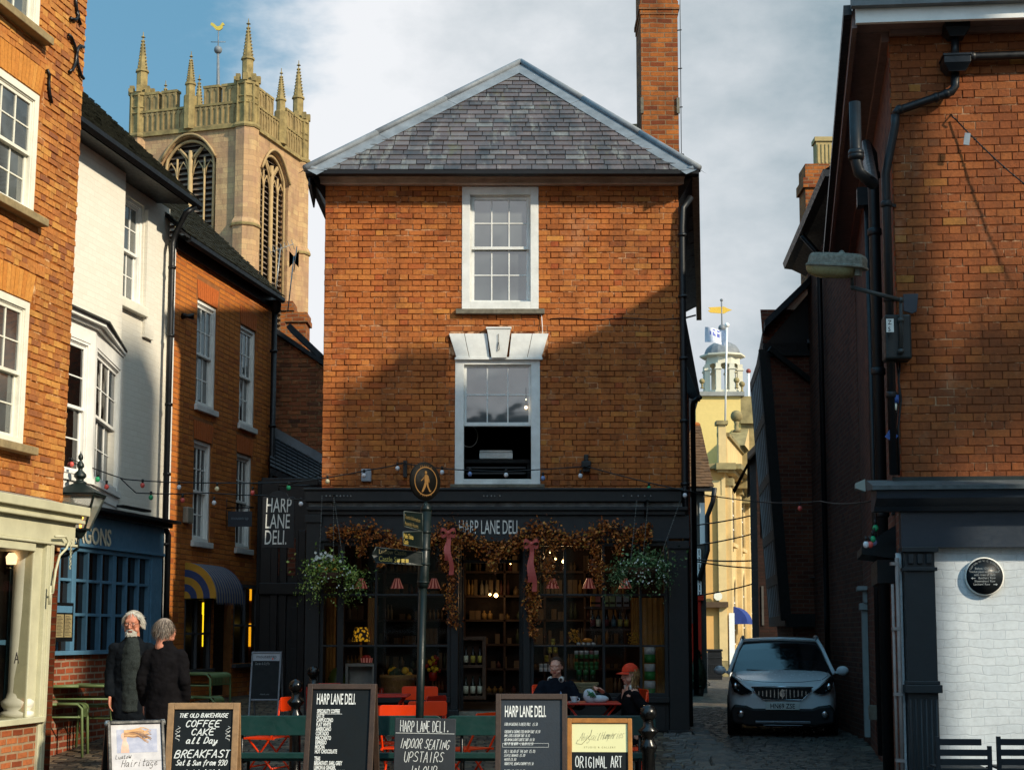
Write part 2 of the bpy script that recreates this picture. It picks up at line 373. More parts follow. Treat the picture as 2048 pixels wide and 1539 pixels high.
def bricks(mb,u0,u1,z0,z1,holes=(),y=0,proud=.007,bw=.222,bh=.068,jt=.010,m=1,rough=.003,top=None,bond=True,seed=1,tilt=0):
    rnd=random.Random(seed); z=z0; row=0
    segs=list(holes)
    while z<z1-.02:
        zt=min(z+bh,z1); u=u0-(rnd.random()*.01 if not bond else (.0 if row%2 else .055)); k=row
        wob=rnd.uniform(-1,1)*rough
        while u<u1:
            wd=(bw if (k%2==0 or not bond) else bw*.48); a=max(u,u0); b=min(u+wd,u1); k+=1; u+=wd+jt
            # clip by holes
            ivs=[(a,b)]
            for h in segs:
                if h[2]<zt-.012 and h[3]>z+.012:
                    nv=[]
                    for p,q in ivs:
                        if q<=h[0] or p>=h[1]: nv.append((p,q)); continue
                        if p<h[0]: nv.append((p,h[0]))
                        if q>h[1]: nv.append((h[1],q))
                    ivs=nv
            for p,q in ivs:
                if q-p<.03: continue
                if top is not None and top((p+q)/2)<zt: continue
                r=lambda: rnd.uniform(-1,1)*rough
                pr=proud+rnd.uniform(-1,1)*proud*.45; t2=tilt*(p-u0)
                e=.004
                x0,x1,a0,a1=p+r(),q+r(),z+wob+r()*.7,zt+wob+r()*.7
                F=[(x0+e,y-pr+r()*.5,a0+e),(x1-e,y-pr+r()*.5,a0+e+r()*.5),(x1-e,y-pr+r()*.5,a1-e),(x0+e,y-pr+r()*.5,a1-e)]
                B=[(x0,y+.002,a0),(x1,y+.002,a0),(x1,y+.002,a1),(x0,y+.002,a1)]
                mb.add(F+B,[(0,1,2,3),(0,4,5,1),(1,5,6,2),(2,6,7,3),(3,7,4,0)],m)
        z+=bh+jt; row+=1
def arch_bricks(mb,u0,u1,z0,z1,splay=.10,y=0,m=1,n=None,seed=3):
    rnd=random.Random(seed); n=n or max(4,int((u1-u0)/.075))
    for i in range(n):
        a0=u0+(u1-u0)*i/n+.004; a1=u0+(u1-u0)*(i+1)/n-.004
        def sp(a): return a+(a-(u0+u1)/2)/((u1-u0)/2)*splay
        pr=.010+rnd.uniform(0,.003)
        F=[(a0,y-pr,z0),(a1,y-pr,z0),(sp(a1),y-pr,z1),(sp(a0),y-pr,z1)]; B=[(p[0],y-.001,p[2]) for p in F]
        mb.add(F+B,[(0,1,2,3),(0,4,5,1),(1,5,6,2),(2,6,7,3),(3,7,4,0)],m)
def sash(parent,u0,u1,z0,z1,cols=3,rt=2,rb=2,mf=WHITE,mg=GLASS,y=.0,fw=.06,shear=0,proud=.0,sill=None,sillm=STONE,split=.5,opened=0,name='window',sillw=.06,bar=.018,label=None,sillp=.08):
    mb=MB(shear)
    # outer box frame
    for a,b,c,d in ((u0,u0+fw,z0,z1),(u1-fw,u1,z0,z1),(u0+fw,u1-fw,z1-fw,z1),(u0+fw,u1-fw,z0,z0+fw)):
        mb.box(a,b,y-proud,y+.10,c,d)
    e=.016
    for a,b,c,d in ((u0+fw,u0+fw+e,z0+fw,z1-fw),(u1-fw-e,u1-fw,z0+fw,z1-fw),(u0+fw+e,u1-fw-e,z1-fw-e,z1-fw)):
        mb.box(a,b,y+.018,y+.10,c,d)
    a,b,c,d=u0+fw+e,u1-fw-e,z0+fw,z1-fw-e; zm=c+(d-c)*split
    gl=MB(shear)
    def leaf(z0_,z1_,yy,rows,st=.04):
        mb.box(a,a+st,yy,yy+.035,z0_,z1_); mb.box(b-st,b,yy,yy+.035,z0_,z1_)
        mb.box(a+st,b-st,yy,yy+.035,z0_,z0_+st); mb.box(a+st,b-st,yy,yy+.035,z1_-st,z1_)
        ia,ib,ic,id_=a+st,b-st,z0_+st,z1_-st
        for i in range(1,cols):
            x=ia+(ib-ia)*i/cols; mb.box(x-bar/2,x+bar/2,yy+.006,yy+.03,ic,id_)
        for i in range(1,rows):
            z=ic+(id_-ic)*i/rows; mb.box(ia,ib,yy+.009,yy+.028,z-bar/2,z+bar/2)
        gl.quad((ia,yy+.02,ic),(ib,yy+.02,ic),(ib,yy+.02,id_),(ia,yy+.02,id_))
    leaf(zm-.02,d,y+.03,rt)
    if opened: leaf(c+opened,zm+opened+.02,y+.068,rb)
    else: leaf(c,zm+.02,y+.068,rb)
    w=mb.build(name,mf,parent,bevel=.004)
    if label: w['label']=label
    gl.build('pane',mg,w)
    if sill:
        s=MB(shear); s.box(u0-sill,u1+sill,y-sillp-proud,y+.1,z0-sillw,z0-.001); s.build('sill',sillm,w,bevel=.008)
    return w
def pipe_band(mb,x,y,z,r): mb.lathe([(r,-.02),(r*1.35,-.02),(r*1.35,.02),(r,.02)],(x,y,z),12)
# ------------------------------------------------------------------ lettering
def text(s,parent,x,y,z,size,m,xs=1.0,align='LEFT',name='lettering',ext=.002,rot=0,shear=0,bold=0,sh=0,mat=None):
    """flat letters in local x,z at depth y, reading from -y"""
    cu=bpy.data.curves.new('t','FONT'); cu.body=s; cu.size=size; cu.align_x=align; cu.extrude=ext; cu.shear=shear; cu.offset=bold; cu.resolution_u=3; cu.space_line=.9
    to=bpy.data.objects.new('t',cu); SC.collection.objects.link(to)
    dg=bpy.context.evaluated_depsgraph_get(); me=bpy.data.meshes.new_from_object(to.evaluated_get(dg))
    bpy.data.objects.remove(to); bpy.data.curves.remove(cu); me.name=name
    c,sn=math.cos(rot),math.sin(rot)
    for v in me.vertices:
        a,b,d=v.co; a*=xs; a,b=a*c-b*sn,a*sn+b*c
        p=Vector((x+a+sh*(z+b),y-d,z+b))
        v.co=(mat@p) if mat is not None else p
    me.materials.clear(); me.materials.append(m)
    o=bpy.data.objects.new(name,me); SC.collection.objects.link(o)
    if parent is not None: o.parent=parent
    return o
SF={'A':"0,0 2,6 4,0|.7,2 3.3,2",'B':"0,0 0,6 2.5,6 3.4,5 3,3.6 0,3.2 3.2,3 4,1.6 3,0 0,0",'C':"4,5 2.6,6 .8,5.2 0,3 .8,.8 2.6,0 4,1",'D':"0,0 0,6 2,5.8 3.8,4.2 4,2 2.6,.3 0,0",
'E':"4,6 0,6 0,0 4,0|0,3.2 3,3.2",'F':"4,6 0,6 0,0|0,3.2 3,3.2",'G':"4,5 2.6,6 .8,5.2 0,3 .8,.8 2.6,0 4,1 4,2.8 2.4,2.8",'H':"0,0 0,6|4,0 4,6|0,3 4,3",'I':"2,0 2,6",'J':"4,6 4,1.4 3,0 1,0 0,1.4",
'K':"0,0 0,6|4,6 0,2.8 4,0",'L':"0,6 0,0 3.6,0",'M':"0,0 .5,6 2.2,1.8 4,6 4.5,0",'N':"0,0 0,6 4,0 4,6",'O':"2,6 .4,5 0,3 .5,.8 2,0 3.6,.8 4,3 3.6,5 2,6",'P':"0,0 0,6 3,6 4,4.6 3,3 0,2.8",
'Q':"2,6 .4,5 0,3 .5,.8 2,0 3.6,.8 4,3 3.6,5 2,6|2.6,1.6 4.2,-.4",'R':"0,0 0,6 3,6 4,4.6 3,3.2 0,2.8|1.6,2.9 4,0",'S':"4,5.2 2.4,6 .6,5.2 .6,3.8 3.4,2.6 4,1.2 2.6,0 0,.8",'T':"0,6 4,6|2,6 2,0",
'U':"0,6 0,1.4 1.4,0 3,.2 4,1.6 4,6",'V':"0,6 2,0 4,6",'W':"0,6 1,0 2.3,4.4 3.6,0 4.8,6",'X':"0,0 4,6|0,6 4,0",'Y':"0,6 2,3 4,6|2,3 2,0",'Z':"0,6 4,6 0,0 4,0",
'0':"2,6 .4,5 0,3 .5,.8 2,0 3.6,.8 4,3 3.6,5 2,6",'1':"1,5 2,6 2,0",'2':"0,4.8 1.4,6 3.6,5.4 3.6,3.8 0,0 4,0",'3':"0,5.6 3,6 3.6,4.6 1.6,3.2 4,2 3,0 0,.4",'4':"3,0 3,6 0,2 4,2",'5':"4,6 .4,6 0,3.4 3,3.6 4,2 3,0 0,.4",
'6':"3.6,6 .8,4 0,1.6 1.6,0 3.6,.8 3.6,2.8 1.6,3.4 .2,2.4",'7':"0,6 4,6 1.4,0",'9':"4,4 2.4,3 .4,3.8 .6,5.6 2.6,6 4,5 3.6,2 2,0",'£':"4,5 2.6,6 1.2,5 1.2,.4 0,0 4,0|0,3 3,3",
'&':"4,0 .8,4.4 1.4,6 2.8,5.4 .2,1.8 1.2,0 3,.6 4,2.4",'+':"0,3 4,3|2,1 2,5",'-':".6,3 3.4,3",'.':"1.6,0 2.2,0 2.2,.5 1.6,.5 1.6,0",',':"2,.4 1.4,-1",'/':"0,0 4,6","'":"2,6 1.8,4.6",
'a':"3.4,3.4 1,3.8 0,1.6 1.2,0 3.2,1.2 3.5,3.6 3.6,0 4.4,.4",'l':"1,.3 2.6,5.6 1.6,6 1.4,1 2.6,.1 3.4,.8",'y':"0,3.6 .8,.8 2.6,1 3.6,3.8 3,-1 1,-2 .4,-1 4,1.2",'t':"2,6 1.6,1 2.6,0 3.6,.8|.4,4 3.6,4",
'u':"0,3.8 .4,.6 2,0 3.4,1.6 3.5,3.8 3.6,.4 4.4,.4",'n':"0,0 .4,3.8 .6,1.8 2.4,3.8 3.2,3 3.2,0 4.2,.4",'f':"3.8,5 2.6,6 1.8,4.6 1.6,-1.4|0,3.4 3.6,3.6",'r':"0,0 .5,3.8 .6,2 2,3.8 3.6,3.4",'o':"2,3.8 .2,2.8 .4,.6 2,0 3.6,1.4 3.2,3.4 2,3.8 4.6,3",
'm':"0,0 .3,3.8 .5,1.8 1.6,3.8 2.1,2.6 2.1,0 2.2,1.8 3.6,3.8 4.1,2.8 4.2,0 5,.4",'i':"1.6,3.8 1.6,.4 2.8,.2|1.8,5.2 1.9,5.5",'s':"3.4,3.6 1,3.6 .8,2.4 3.2,1.2 2.4,0 .2,.4",'e':"0,1.8 3.4,2.2 2.8,3.8 .8,3.4 .2,1.2 1.6,0 4.2,1",
'd':"3.2,3.2 1,3.6 0,1.6 1.2,0 3,1.2 3.6,6 3.4,.4 4.4,.4",'h':"0,0 .6,6 .4,1.6 2.2,3.8 3.2,2.8 3.2,.2 4.2,.4",'g':"3.4,3.4 1,3.8 0,1.8 1.4,.6 3.4,1.8 3.4,-1 1.4,-2.2 .2,-1",'c':"3.4,3.2 1.4,3.8 0,1.8 1.2,0 3.8,.6",'p':"0,-2 .6,3.8 .6,1 2.6,3.8 3.8,2 2,0 .6,.6",'b':"0,6 .4,.4 2.4,0 3.8,2 2.4,3.6 .5,2"}
def strokes(mb,s,x,z,h,y=0,w=.55,slant=0,th=.004,jit=.12,m=0,gap=1.5,seed=1,mat=None,align='L',rise=0):
    """hand-drawn letters as thin raised ribbons"""
    rnd=random.Random(seed*77+len(s)); k=h/6; kw=k*w
    tot=sum((4+gap)*kw if c!=' ' else 3.4*kw for c in s)
    if align=='C': x-=tot/2
    x0=x
    for c in s:
        if c==' ': x+=3.4*kw; continue
        d=SF.get(c) or SF.get(c.upper())
        if d is None: x+=3*kw; continue
        sx=1+rnd.uniform(-.12,.12); oz=rnd.uniform(-.25,.25)*k
        for st in d.split('|'):
            pts=[]
            for p in st.split():
                a,b=p.split(','); a=float(a)*sx+rnd.uniform(-1,1)*jit; b=float(b)+rnd.uniform(-1,1)*jit
                pts.append((x+a*kw+b*k*slant,z+b*k+oz+(x-x0)*rise))
            if len(pts)>3:   # round the corners a little
                q=[pts[0]]
                for i in range(1,len(pts)-1):
                    p0,p1,p2=pts[i-1],pts[i],pts[i+1]
                    q.append((p1[0]*.75+p0[0]*.25,p1[1]*.75+p0[1]*.25)); q.append((p1[0]*.75+p2[0]*.25,p1[1]*.75+p2[1]*.25))
                q.append(pts[-1]); pts=q
            for i in range(len(pts)-1):
                (a0,b0),(a1,b1)=pts[i],pts[i+1]; l=math.hypot(a1-a0,b1-b0)
                if l<1e-6: continue
                nx,nz=-(b1-b0)/l*th/2,(a1-a0)/l*th/2; ex,ez=(a1-a0)/l*th*.3,(b1-b0)/l*th*.3
                yy=y-.0012-.00018*(i%7); q=[(a0-ex+nx,yy,b0-ez+nz),(a0-ex-nx,yy,b0-ez-nz),(a1+ex-nx,yy,b1+ez-nz),(a1+ex+nx,yy,b1+ez+nz)]
                if mat is not None: q=[mat@Vector(p) for p in q]
                mb.add(q,[(0,1,2,3)],m)
        x+=(4+gap)*kw*sx
    return x
# ================================================================== the ground
def gz(x,y):
    t=min(max((y-17.0)/6.5,0),1)*.62; w=min(max((2.9-x)/.7,0),1); w=w*w*(3-2*w)
    return t*w
def ground():
    mb=MB()
    xs=[-400,-120,-40,-20]+[-12+.5*i for i in range(49)]+[20,40,120,400]; ys=[-400,-80,-20]+[-6+.5*i for i in range(84)]+[50,70,120,400]
    g=[(x,y,gz(x,y)) for y in ys for x in xs]; n=len(xs)
    mb.add(g,[(j*n+i,j*n+i+1,(j+1)*n+i+1,(j+1)*n+i) for j in range(len(ys)-1) for i in range(n-1)],0,True)
    t=NT('cobbles'); v=t.mp(scale=(1,1,1))
    b=t.N('TexBrick'); w=t.N('VectorMath',operation='ADD'); nv=t.noise(1.6,3,.6,v,1); sc=t.N('VectorMath',operation='SCALE'); t.l.new(nv,sc.inputs[0]); sc.inputs[3].default_value=.14
    t.l.new(v,w.inputs[0]); t.l.new(sc.outputs[0],w.inputs[1]); t.l.new(w.outputs[0],b.inputs[0])
    b.inputs['Scale'].default_value=1; b.inputs['Brick Width'].default_value=.24; b.inputs['Row Height'].default_value=.125; b.inputs['Mortar Size'].default_value=.014; b.inputs['Mortar Smooth'].default_value=.5
    b.inputs['Color1'].default_value=(0,0,0,1); b.inputs['Color2'].default_value=(1,1,1,1)
    c=t.ramp(b.outputs[0],[(0,'#3d352d'),(.4,'#5f5243'),(.7,'#6e5c46'),(1,'#807059')])
    c=t.mix(1,c,t.ramp(t.noise(12,6,.7,v),[(.25,(.5,.48,.46)),(.6,(1,1,1)),(.85,(1.2,1.2,1.2))]),'MULTIPLY')
    o=t.mix(b.outputs['Fac'],col('#1c1915'),c) if False else t.mix(b.outputs['Fac'],c,col('#1a1713'))
    o=t.mix(t.rng(t.noise(.7,6,.7,v),.5,.66),o,t.mix(.5,o,col('#1d1a16')))
    inv=t.math('SUBTRACT',1.0,b.outputs['Fac']); nr=t.bump(inv,1,.03); nr=t.bump(t.noise(9,5,.65,v),.6,.03,nr); nr=t.bump(t.noise(60,4,.6,v),.4,.006,nr)
    m=t.done(o,t.rng(t.noise(5,4,.6,v),.35,.7,.45,.9),nr)
    o=mb.build('ground',m); tag(o,kind='structure')
    # alley setts laid as real stones
    rd=MB(); rnd=random.Random(5)
    y=14.2
    while y<34:
        x=1.9+.1*(y-20)+rnd.random()*.2; xe=min(3.75+.179*(y-15)-.1,6.4)
        while x<xe:
            wd=rnd.uniform(.13,.24); z=gz(x,y)+.004+rnd.uniform(.0,.016); d=.115; e=.022; tl=rnd.uniform(-.006,.006)
            vs=[(x,y,z-.03),(x+wd,y,z-.03),(x+wd,y+d,z-.03),(x,y+d,z-.03),(x+e,y+e,z+.012+tl),(x+wd-e,y+e,z+.012-tl),(x+wd-e,y+d-e,z+.012-tl),(x+e,y+d-e,z+.012+tl)]
            rd.add(vs,[(4,5,6,7),(0,1,5,4),(1,2,6,5),(2,3,7,6),(3,0,4,7)],0)
            x+=wd+.012
        y+=.128
    t=NT('setts'); g=t.N('NewGeometry'); c=t.ramp(g.outputs['Random Per Island'],[(0,'#2b2723'),(.5,'#443c34'),(1,'#5a4e42')])
    c=t.mix(1,c,t.ramp(t.noise(18,5,.7),[(.3,(.6,.6,.6)),(.7,(1.1,1.1,1.1))]),'MULTIPLY')
    m2=t.done(c,.5,t.bump(t.noise(50,5,.7),.5,.008)); o=rd.build('road',m2); tag(o,kind='structure')
ground()
# ================================================================== the deli
DY=20.7
x0=at(643,1000,DY).x; x1=at(1364,1000,DY).x
FD=Fac(x0,DY,0); DW=x1-x0
deli=FD.thing('deli_building','orange brick building with a hipped slate roof above a dark shopfront in the middle','building')
def deli_build():
    F=FD; T=deli
    zt=F.z(1000,372); zs=F.z(1000,975)
    ua,ub=F.u(924,500),F.u(1077,500); za,zb=F.z(1000,619),F.z(1000,374)
    uc,ud=F.u(910,840),F.u(1080,840); zc,zd=F.z(1000,968),F.z(1000,716)
    holes=[(ua,ub,za,zb),(uc,ud,zc,zd)]
    kz0,kz1=zd,F.z(1000,668)
    mb=MB(); sheet(mb,0,DW,zs-.3,zt,holes)
    bh=holes+[(F.u(898,700),F.u(1096,700),kz0-.02,kz1),(F.u(975,700),F.u(1020,700),kz1-.02,F.z(1000,657))]
    bricks(mb,0,DW,zs-.05,zt,bh,seed=11,rough=.005,proud=.008,jt=.007,bh=.071)
    # side and back walls, floors
    D=7.5; sk=.10
    mb.quad((0,.0,zs-.3),(0,0,zt),(-.0,2.9,zt),(-.0,2.9,zs-.3),2); mb.quad((0,2.9,0),(0,2.9,zt),(DW*.6,2.9,zt),(DW*.6,2.9,0),2); mb.quad((DW*.6,2.9,0),(DW*.6,2.9,zt),(DW*.6,D,zt),(DW*.6,D,0),2)
    mb.quad((DW,0,zs-3.2),(DW+sk*D,D,zs-3.2),(DW+sk*D,D,zt),(DW,0,zt),2)
    mb.quad((DW*.6,D,0),(DW*.6,D,zt),(DW+sk*D,D,zt),(DW+sk*D,D,0),2)
    mb.quad((0,0,0),(0,0,zs-.3),(0,2.9,zs-.3),(0,2.9,0),2)
    mb.build('wall',[MORT_D,BR_DELI,BU_SIDE],T)
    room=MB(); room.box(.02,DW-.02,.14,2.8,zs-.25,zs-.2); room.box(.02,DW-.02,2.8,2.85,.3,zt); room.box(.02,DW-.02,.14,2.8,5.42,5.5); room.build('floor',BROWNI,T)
    # windows
    sash(T,ua,ub,za,zb,3,2,2,WHITE_W,GLASS,y=.03,fw=.11,proud=.045,sill=.08,sillw=.07,sillp=.06,split=.515)
    w=sash(T,uc,ud,zc,zd,3,2,1,WHITE_W,GLASS,y=.03,fw=.115,proud=.045,sill=.05,sillw=.06,sillp=.05,split=.48,opened=None) if False else None
    # lower window, bottom sash pushed up
    mb=MB(); fw=.12; y=-.015
    for a,b,c,d in ((uc,uc+fw,zc,zd),(ud-fw,ud,zc,zd),(uc+fw,ud-fw,zd-.09,zd),(uc+fw,ud-fw,zc,zc+.07)): mb.box(a,b,y,y+.14,c,d)
    a,b=uc+fw,ud-fw; zm=F.z(1000,851); st=.035
    for yy in (.03,.068):
        mb.box(a,a+st,yy,yy+.034,zm,zd-.09); mb.box(b-st,b,yy,yy+.034,zm,zd-.09); mb.box(a+st,b-st,yy,yy+.034,zm,zm+.05); mb.box(a+st,b-st,yy,yy+.034,zd-.12,zd-.09)
    for i in (1,2): x=a+st+(b-a-2*st)*i/3; mb.box(x-.009,x+.009,.035,.06,zm+.05,zd-.12)
    zz=(zm+.05+zd-.12)/2; mb.box(a+st,b-st,.037,.058,zz-.009,zz+.009)
    w=mb.build('window',WHITE_W,T,bevel=.004); w['label']='lower sash window with its bottom half pushed open'
    g=MB(); g.quad((a+st,.05,zm+.05),(b-st,.05,zm+.05),(b-st,.05,zd-.12),(a+st,.05,zd-.12)); g.build('pane',GLASS,w)
    s=MB(); s.box(uc-.06,ud+.06,-.06,.1,zc-.05,zc-.001); s.build('sill',STONE,w,bevel=.01)
    # painted lintel with keystone
    k=MB(); U=lambda p:F.u(p,700)
    cx0,cx1=U(975),U(1020)
    k.pr([(U(913),kz0+.005),(U(938),kz0+.005),(U(928),kz1),(U(898),kz1)],-.045,.02)
    k.pr([(U(939),kz0+.005),(U(979),kz0+.005),(U(974),kz1),(U(929),kz1)],-.047,.02)
    k.pr([(U(1018),kz0+.005),(U(1054),kz0+.005),(U(1064),kz1),(U(1023),kz1)],-.047,.02)
    k.pr([(U(1055),kz0+.005),(U(1083),kz0+.005),(U(1097),kz1),(U(1065),kz1)],-.045,.02)
    k.pr([(U(983),kz0-.01),(U(1013),kz0-.01),(U(1021),F.z(1000,660)),(U(974),F.z(1000,660))],-.085,.02)
    k.box(U(972),U(1023),-.095,.02,F.z(1000,660)+.001,F.z(1000,656))
    k.box(U(910),U(1085),-.06,.02,kz0-.03,kz0+.004)
    k.build('lintel',WHITE_W,T,bevel=.004)
    hk=MB(); zz=F.z(1000,672); xx=U(997)
    hk.tube([(xx-.01,-.09,zz),(xx,-.1,zz+.01),(xx+.004,-.1,zz-.12),(xx+.012,-.1,zz-.2),(xx,-.1,zz-.215),(xx-.01,-.1,zz-.19),(xx-.002,-.1,zz-.1)],.004,6); hk.build('hook',IRON,T)
    # fascia board under the eaves, gutter
    f=MB(); f.box(F.u(644,362)-.02,F.u(1364,362)+.02,-.10,.05,zt-.0,F.z(1000,349,.1)); f.box(F.u(644,362)-.03,F.u(1364,362)+.03,-.125,-.1,zt+.075,F.z(1000,352,.1))
    FB=plain('eaves_paint','#b8a294',.6,var=.25,bump=.2,dirt=.3)
    f.build('fascia_board',FB,T,bevel=.006)
    ge=.32; ez=at(1000,345,DY-ge).z; xl=at(612,342,DY-ge).x-x0; xr=at(1397,342,DY-ge).x-x0
    g=MB()
    pr=[(-ge-.055,ez+.02),(-ge-.05,ez-.03),(-ge-.01,ez-.055),(-ge+.04,ez-.03),(-ge+.045,ez+.02)]
    g.prx(pr,xl,xr)
    g.prx([(-ge+.05,ez-.02),(-.1,F.z(1000,352,.1)+.02),(-.1,F.z(1000,352,.1)+.05),(-ge+.05,ez+.01)],xl+.1,xr-.1)
    # right side gutter running back along the lane, with brackets
    for i in range(12):
        yy=-ge+.02+i*.8; xx=xr-.04+.125*(i*.8)
        g.beam((xx,yy,ez-.02),(xx+.1,yy+.8,ez-.02),.10,.08)
        g.beam((xx-.02,yy+.3,ez-.06),(DW+.10*(yy+.3),yy+.34,ez-.16),.02,.03)
    for i in range(4):
        yy=-ge+.02+i*.85; g.beam((xl+.05,yy,ez-.02),(xl+.05,yy+.9,ez-.02),.1,.08)
    g.beam((xl+.05,-ge,ez-.06),(xl+.07,.1,ez-.25),.02,.3)
    g.build('gutter',GUT,T)
    so=MB(); so.prx([(0,0),(0,0)],0,0) if False else None
    so.add([(xr-.06,-ge+.05,ez-.04),(xr+1.0,8,ez-.04),(DW+.9,8,ez-.22),(DW,.0,ez-.3),(DW,0,ez-.05),(DW+.9,8,ez-.03)],[(0,1,2,3),(0,3,4),(1,5,2)],0)
    so.build('soffit',BLK,T); so=MB(); so.add([(xl+.06,-ge+.05,ez-.04),(xl+.06,3,ez-.04),(0,3,ez-.3),(0,0,ez-.3),(0,0,ez-.05)],[(0,3,2,1),(0,4,3)],0)
    so.build('soffit',BLK,T)
    # roof: slates laid one by one on the front hip
    ap=at(1041,130,DY+2.35); A=Vector((ap.x-x0,2.35,ap.z)); El=Vector((xl+.02,-ge,ez+.03)); Er=Vector((xr-.02,-ge,ez+.03))
    rf=MB()
    # carcass
    bk=8.0; Ar=Vector((A.x+1.3,bk,A.z-.3)); Erb=Vector((xr+1.0,bk,ez+.03)); Elb=Vector((xl,3.1,ez+.03)); Elc=Vector((DW*.55,bk,ez+.03)); Eld=Vector((DW*.55,3.1,ez+.03))
    dn=Vector((0,0,-.03))
    rf.add([El+dn,Er+dn,A+dn],[(0,1,2)],0); rf.add([Er+dn,Erb,Ar,A+dn],[(0,1,2,3)],0); rf.add([A+dn,Elb,El+dn],[(0,1,2)],0)
    rf.add([Elb,A+dn,Eld,Elc,Ar,Erb],[(0,1,2),(2,1,4,3),(3,4,5)],0)
    rnd=random.Random(4); slope=(A-Vector((A.x,-ge,El.z))); sl=slope.length; sdn=slope.normalized(); nrm=Vector((1,0,0)).cross(sdn).normalized()
    rows=int(sl/.15); 
    for r in range(rows+1):
        d=r*.15; f=d/sl; a=El.x+(A.x-El.x)*f+.05; b=Er.x+(A.x-Er.x)*f-.05
        if b-a<.1: break
        x=a-rnd.random()*.2; wob=rnd.uniform(-.008,.008)
        while x<b:
            w=rnd.uniform(.17,.27); p=max(x,a); q=min(x+w,b); x+=w+.010
            if q-p<.05: continue
            base=Vector((0,-ge,El.z))+sdn*(d+wob+rnd.uniform(-.006,.006)); up=sdn*min(.2,max(sl-d,.03)); t0=nrm*(.022+rnd.uniform(-.003,.006)); t1=nrm*.006
            qd=min(q,Er.x+(A.x-Er.x)*min(1,(d+.2)/sl)); pd=max(p,El.x+(A.x-El.x)*min(1,(d+.2)/sl))
            vs=[base+t0+Vector((p,0,0)),base+t0+Vector((q,0,0)),base+up+t1+Vector((max(qd,p+.01),0,0)),base+up+t1+Vector((min(pd,q-.01),0,0)),
                base+Vector((p,0,0)),base+Vector((q,0,0))]
            rf.add(vs,[(0,1,2,3),(4,5,1,0),(5,2,1),(4,0,3)],1)
    t=NT('welsh_slates'); g=t.N('NewGeometry')
    o=t.ramp(g.outputs['Random Per Island'],[(0,'#3c3534'),(.3,'#524644'),(.5,'#4a4342'),(.8,'#5c504e'),(.96,'#64625f'),(1,'#38383a')])
    st=t.rng(t.noise(1.5,8,.75,t.mp(scale=(1.6,.6,.5),loc=(4,0,0))),.47,.62); o=t.mix(t.math('MULTIPLY',st,.75),o,col('#26292b'))
    st=t.rng(t.noise(3.5,8,.75,t.mp(scale=(1.6,.5,.5),loc=(1,3,0))),.55,.7); o=t.mix(t.math('MULTIPLY',st,.5),o,col('#9a9a90'))
    st=t.rng(t.noise(2.2,6,.7,t.mp(scale=(1.3,.6,.6),loc=(7,3,0))),.56,.68); o=t.mix(t.math('MULTIPLY',st,.5),o,col('#5c5a3a'))
    m=t.done(o,.55,t.bump(t.noise(40,5,.7),.35,.01))
    r=rf.build('roof',[SLATE_D,m],T)
    # lead hips
    hp=MB()
    for E_,flip in ((El,1),(Er,-1)):
        d=(A-E_); 
        for (f0,f1,of) in ((-.01,.30,.0),(.297,.62,.004),(.617,1.0,.008)):
            p=E_+d*f0+nrm*(.02+of); q=E_+d*f1+nrm*(.02+of); side=Vector((flip,0,0))
            down=d.cross(nrm).normalized()*(.22*flip)
            if down.z>0: down=-down
            a0=p+down; a1=q+down; dr=Vector((flip*-.05,.12,-.0))
            hp.add([a0,a1,q+nrm*.02,p+nrm*.02],[(0,1,2,3)],0)
            hp.add([p+nrm*.02,q+nrm*.02,q+Vector((-flip*.12,.12,0)),p+Vector((-flip*.12,.12,-.02))],[(0,1,2,3)],0)
            hp.tube([p+nrm*.03,q+nrm*.03],.045,8,0)
        hp.lathe([(.02,-.02),(.12,0),(.1,.05),(.02,.07)],tuple(E_+Vector((flip*.06,.06,.0))),8,0)
    hp.ball(tuple(A+Vector((0,.02,.03))),.1,0,12,8,(1,1,.6))
    hp.build('lead_hip',LEAD,r)
    # chimney rising behind the right hip, further roof behind it
    P=at(1283,200,DY+2.6).x-x0; Q=at(1357,200,DY+2.6).x-x0; zc0=at(1300,300,DY+2.6).z-1.2; y0=2.6
    c=MB(); c.box(P,Q,y0,y0+.9,zc0,zc0+6.5); 
    z1=at(1320,48,DY+2.6).z
    for k,(e,h0,h1) in enumerate(((.012,-.05,.03),(.03,.03,.10),(.012,.10,.17))): c.box(P-e,Q+e,y0-e,y0+.9+e,z1+h0+.2,z1+h1+.2)
    ch=c.build('chimney',BU_CHIM,r)
    c=MB(); z2=at(1320,215,DY+2.6).z; 
    for e in (P-.015,Q-.03): c=MB(); c.box(e,e+.045,y0-.03,y0,z2-.1,z2+.15); c.build('chimney_bracket',STONE,ch)
    c=MB(); c.tube([(Q+.03,y0-.02,zc0+.5),(Q+.05,y0-.02,zc0+6.4)],.006,5); c.tube([(Q+.04,y0-.02,z2-1.15),(Q+.045,y0-.02,z2-.75)],.03,8)
    for k in range(5): c.tube([(Q,y0,z2+k*.62),(Q+.06,y0-.02,z2+k*.62)],.01,5)
    c.build('aerial_cable',GUT,ch)
    b=MB(); a_=at(1222,236,DY+6); b_=at(1290,228,DY+6); b.add([(a_.x-x0-.8,5.4,a_.z-1.5),(b_.x-x0+.6,5.4,a_.z-1.5),(b_.x-x0+.6,6.4,b_.z),(a_.x-x0,6.4,a_.z),(b_.x-x0+.6,8,b_.z-1),(a_.x-x0,8,a_.z-1.6)],[(0,1,2,3),(3,2,4,5)],0)
    b.build('rear_roof',plain('moss_tiles','#2b2c20',.9,var=.5,sc=14,bump=1,bsc=30),r)
